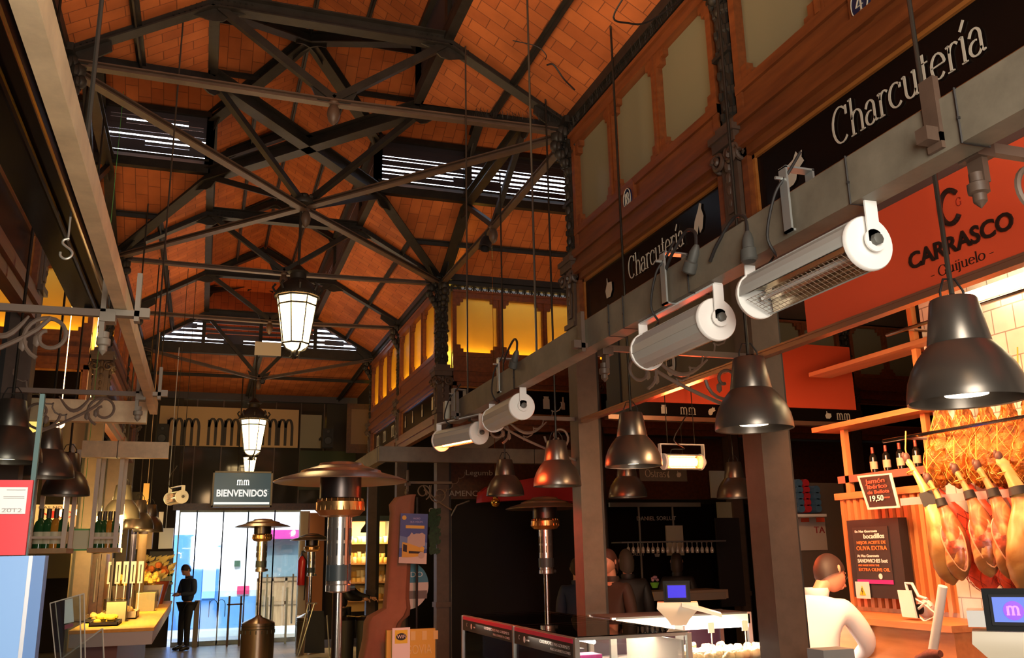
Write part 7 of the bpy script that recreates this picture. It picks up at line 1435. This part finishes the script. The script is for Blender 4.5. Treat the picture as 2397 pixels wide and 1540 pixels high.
def handmesh(mb, w, d, s=1.0, curl=.5, palmn=(0, 0, -1), side=1):
    "palm and five bent fingers; d = pointing direction, palmn = palm normal"
    w = Vector(w); d = Vector(d).normalized(); pn = Vector(palmn); pn = (pn-d*pn.dot(d)).normalized(); sd = d.cross(pn).normalized()*side
    mb.tube([w, w+d*.03*s, w+d*.06*s, w+d*.088*s], [.024*s, .030*s, .034*s, .026*s], 10)
    for i, (o, L) in enumerate(((-.028, .060), (-.010, .075), (.009, .072), (.027, .055))):
        p = w+d*.080*s+sd*o*s; q1 = p+(d*cos(curl*.6)+pn*sin(curl*.6))*L*.45*s; q2 = q1+(d*cos(curl*1.6)+pn*sin(curl*1.6))*L*.32*s; q3 = q2+(d*cos(curl*2.4)+pn*sin(curl*2.4))*L*.26*s
        mb.tube([p, q1, q2, q3], [.0095*s, .0085*s, .0078*s, .006*s], 7)
    p = w+d*.025*s-sd*.028*s; mb.tube([p, p+(d*.5-sd*.7+pn*.3)*.032*s, p+(d*.9-sd*.6+pn*.6)*.055*s], [.012*s, .010*s, .0075*s], 7)
def person(loc, rz, label, top, legs, hair, pose={}, s=1.0, topr=1.16, look=(0, -1, -.15), tilt=(0, 0, 1), hairlen=0, skin=SKIN, hands=True, handd=None, collar=None, longcoat=False, glasses=False):
    J = dict(BASEJ); J.update(pose); t = thing('person', label, 'person', loc, rz); t.scale = (s, s, s)
    rb_ = dict(RAD)
    for k_ in ('pelvis', 'spine', 'chest'): rb_[k_] = (RAD[k_][0]*.80, RAD[k_][1]*.80)
    for k_ in ('shL', 'shR', 'hpL', 'hpR', 'neckb'): rb_[k_] = RAD[k_]*.82
    body = skinmesh(J, BODYE, rb_)
    mb = MB(); f = Vector(look).normalized(); hc = Vector(J['head'])+Vector(tilt).normalized()*.02+f*.01; W_ = headmesh(mb, hc, f, tilt)
    for S, sd in (('L', -1), ('R', 1)):
        w = Vector(J['wr'+S]); d = (w-Vector(J['el'+S])).normalized(); hd = (handd or {}).get(S, d); handmesh(mb, w, hd, 1, .6, (0, 0, -1) if abs(Vector(hd).z) < .8 else (0, -1, 0), sd)
    hm = bpy.data.meshes.new('h'); hm.from_pydata(mb.v, [], mb.f); bm = bmesh.new(); bm.from_mesh(body); bm.from_mesh(hm); bmesh.ops.recalc_face_normals(bm, faces=bm.faces); bm.to_mesh(body); bm.free(); bpy.data.meshes.remove(hm)
    finish(body, 'body', skin, t)
    rt_ = {k: (tuple(x*topr for x in v) if isinstance(v, tuple) else v*topr) for k, v in RAD.items()}; rt_['neckb'] = .075; rt_['wrL'] = rt_['wrR'] = .040; rt_['elL'] = rt_['elR'] = .056*topr/1.1; rt_['shL'] = rt_['shR'] = .070*topr/1.1; rt_['pelvis'] = (.155*topr/1.1, .115*topr/1.1)
    TE = [e for e in BODYE if e[0] in ('pelvis', 'spine', 'chest', 'shL', 'shR', 'elL', 'elR') and e[1] not in ('hpL', 'hpR') and e != ('neckb', 'neck')]
    JT = {k: J[k] for k in ('pelvis', 'spine', 'chest', 'neckb', 'shL', 'elL', 'wrL', 'shR', 'elR', 'wrR')}
    for S in 'LR': e, w = Vector(J['el'+S]), Vector(J['wr'+S]); JT['wr'+S] = e.lerp(w, .93)
    if longcoat:
        JT['hem'] = (J['pelvis'][0], J['pelvis'][1], .55); TE = TE+[('pelvis', 'hem')]; rt_['hem'] = (.19, .15)
    finish(skinmesh(JT, TE, rt_), 'jacket' if top is not None else 'top', top, t)
    if legs is not None:
        rl = {k: (tuple(x*1.1 for x in v) if isinstance(v, tuple) else v*1.18) for k, v in RAD.items()}; JL = {k: J[k] for k in ('pelvis', 'hpL', 'knL', 'anL', 'hpR', 'knR', 'anR')}; rl['anL'] = rl['anR'] = .055
        finish(skinmesh(JL, [e for e in BODYE if e[0] in JL and e[1] in JL], rl), 'trousers', legs, t)
        for S in 'LR':
            a = Vector(J['an'+S]); mb = MB(); mb.tube([a+Vector((0, .05, -.045)), a+Vector((0, -.02, -.035)), a+Vector((0, -.10, -.05)), a+Vector((0, -.17, -.06))], [.035, .045, .042, .028], 10); mb.build('shoe', mat('shoe_black', (.015, .014, .014), .4), t, world=False)
    mb = MB(); u = Vector(tilt).normalized(); r = f.cross(u).normalized(); u = r.cross(f).normalized(); n = 20; rows = []
    for i in range(9):
        tt = pi*.56*i/8
        for k in range(n):
            a = 2*pi*k/n; fr = cos(a); tl = tt*(1.0-.42*max(0, fr))*(1.05+.35*max(0, -fr)); rows.append(hc+r*.086*sin(tl)*sin(a)+f*(.106*sin(tl)*cos(a)-.004)+u*(.128*cos(tl)+.004-(hairlen*(i/8)**2 if fr < .3 else 0)))
    mb.add(rows, [(i*n+k, (i+1)*n+k, (i+1)*n+(k+1) % n, i*n+(k+1) % n) for i in range(8) for k in range(n)], True); mb.build('hair', hair, t, world=False)
    collar = collar or top
    if collar: mb = MB(); c = Vector(J['neckb']); mb.lathe([(.070, .0), (.078, .03), (.070, .055), (.062, .05)], c, 20); mb.build('collar', collar, t, world=False)
    if glasses:
        mb = MB()
        for sx in (-1, 1): mb.tube([W_(sx*.030+.018*cos(k*pi/6), .098, .010+.014*sin(k*pi/6)) for k in range(12)], .0022, 5, True); mb.tube([W_(sx*.048, .096, .012), W_(sx*.080, .0, .010)], .0022, 5)
        mb.build('glasses', BLACKM, t, world=False)
    return t
HB = mat('hair_dark', (.028, .015, .010), .6); HR = mat('hair_auburn', (.09, .032, .018), .6)
# butcher, back to the camera, bowed to the right over his work
pb = at(1952, 1335, Y=4.80); zh = pb.z
pose = dict(pelvis=(0, 0, .90), spine=(0, -.02, 1.08), chest=(.0, -.06, 1.27), neckb=(-.03, -.12, 1.40), neck=(-.07, -.16, 1.46), head=(-.11, -.21, 1.525),
            shL=(-.19, -.07, 1.35), elL=(-.31, -.17, 1.12), wrL=(-.20, -.40, 1.00), shR=(.19, -.06, 1.34), elR=(.27, -.10, 1.06), wrR=(.16, -.34, 1.0), hpL=(-.09, 0, .86), hpR=(.09, 0, .86))
rzb = radians(140)
SH = mat('white_shirt', (.92, .90, .90), .6)
bt = person((pb.x-.23, pb.y-.05, zh-1.555), rzb, 'butcher in a white shirt and glasses bowing over his work with his back turned', SH, mat('apron_dark', (.03, .03, .035), .7), mat('hair_brown', (.035, .014, .010), .6), pose, 1.0, 1.24, look=(-.65, -.55, -.5), tilt=(0, -.55, .85), collar=SH, glasses=True, skin=mat('skin_warm', (.72, .34, .20), .5))
# meat slicer beside him
t = thing('meat_slicer', 'grey meat slicer partly hidden behind the column', 'slicer', (2.9, 3.65, .98)); c = at(1925, 1515, Y=3.65); m = MB(); m.box(c.x-.12, c.x+.16, 3.5, 3.8, .99, 1.06); m.build('base', ALU, t); m = MB(); m.lathe([(0, 0), (.06, 0), (.065, .012), (0, .015)], (c.x+.04, 3.60, 1.10), 28, (0, -1, .1)); m.build('blade', CHROME, t); m = MB(); m.box(c.x-.02, c.x+.15, 3.62, 3.74, 1.06, 1.20); m.build('motor_housing', mat('slicer_grey', (.22, .22, .22), .4), t)
m = MB(); m.box(2.72, 3.15, 3.40, 3.92, 0, .985); tag(m.build('work_table', mat('case_white', (.62, .55, .5), .4)), 'pale work table in front of the butcher', 'table')
# man reading his phone by the doors
ym = 19.1; pm = at(432, 1500, Y=ym); zt5 = at(430, 1320, Y=ym).z
NAVY = mat('navy_coat', (.028, .040, .070), .7); DK = mat('black_trousers', (.012, .012, .015), .8)
pose = dict(head=(0, -.07, 1.62), neck=(0, -.03, 1.53), elL=(-.23, -.02, 1.15), wrL=(-.06, -.27, 1.13), elR=(.23, -.02, 1.15), wrR=(.05, -.27, 1.14), knL=(-.12, -.02, .5), anL=(-.14, .0, .09), knR=(.11, -.05, .5), anR=(.13, -.05, .09))
man = person((pm.x, ym, 0), radians(-50), 'man in a dark navy coat looking down at his phone by the entrance', NAVY, DK, HB, pose, (zt5)/1.76, 1.30, look=(0, -.8, -.6), tilt=(0, -.45, .9), collar=NAVY, handd={'L': (.6, -.6, .1), 'R': (-.6, -.6, .1)})
v = Vector((0, -.36, 1.17)); R_m = Matrix.Rotation(radians(-50), 3, 'Z'); w = R_m @ (v*(zt5/1.76))+Vector((pm.x, ym, 0)); m = MB(); m.cb(w, .13, .08, .012); tag(m.build('mobile_phone', mat('phone_dark', (.02, .02, .02), .2)), 'dark mobile phone held by the man at the entrance', 'phone')
# silhouettes
yk = 15.2; p = at(803, 1320, Y=yk); person((p.x, yk, 0), radians(75), 'person in black reaching towards the lit cheese shelves', BLACKM, BLACKM, HB, dict(wrR=(.20, -.52, 1.12), elR=(.22, -.25, 1.18), wrL=(-.1, -.40, 1.12), elL=(-.24, -.15, 1.15)), p.z/1.74, 1.35)
yk = 9.6; p = at(1350, 1318, Y=yk); person((p.x, yk, 0), radians(160), 'person in a dark blue padded coat half hidden behind the crossing column', mat('blue_coat', (.02, .03, .06), .7), DK, HB, {}, p.z/1.72, 1.45, look=(0, -1, 0))
yk = 8.9; p = at(1467, 1303, Y=yk); person((p.x, yk, 0), radians(165), 'person in a black coat with grey brown hair standing right of the crossing column', BLACKM, DK, mat('hair_grey', (.05, .04, .028), .7), {}, p.z/1.70, 1.5, longcoat=True, hairlen=.06)
yk = 8.2; p = at(1430, 1300, Y=yk); person((p.x, yk, 0), radians(-60), 'auburn haired person whose face glows orange beside the crossing column', mat('coat_brown', (.05, .03, .02), .7), DK, HR, {}, p.z/1.72, 1.2, hairlen=.05, skin=mat('skin_warm', (.72, .34, .20), .5))
yk = 10.4; p = at(1583, 1303, Y=yk); person((p.x, yk, 0), radians(150), 'person in black behind the shop scale, seen as a dark shape', BLACKM, DK, HB, {}, p.z/1.72, 1.45, longcoat=True, hairlen=.08)
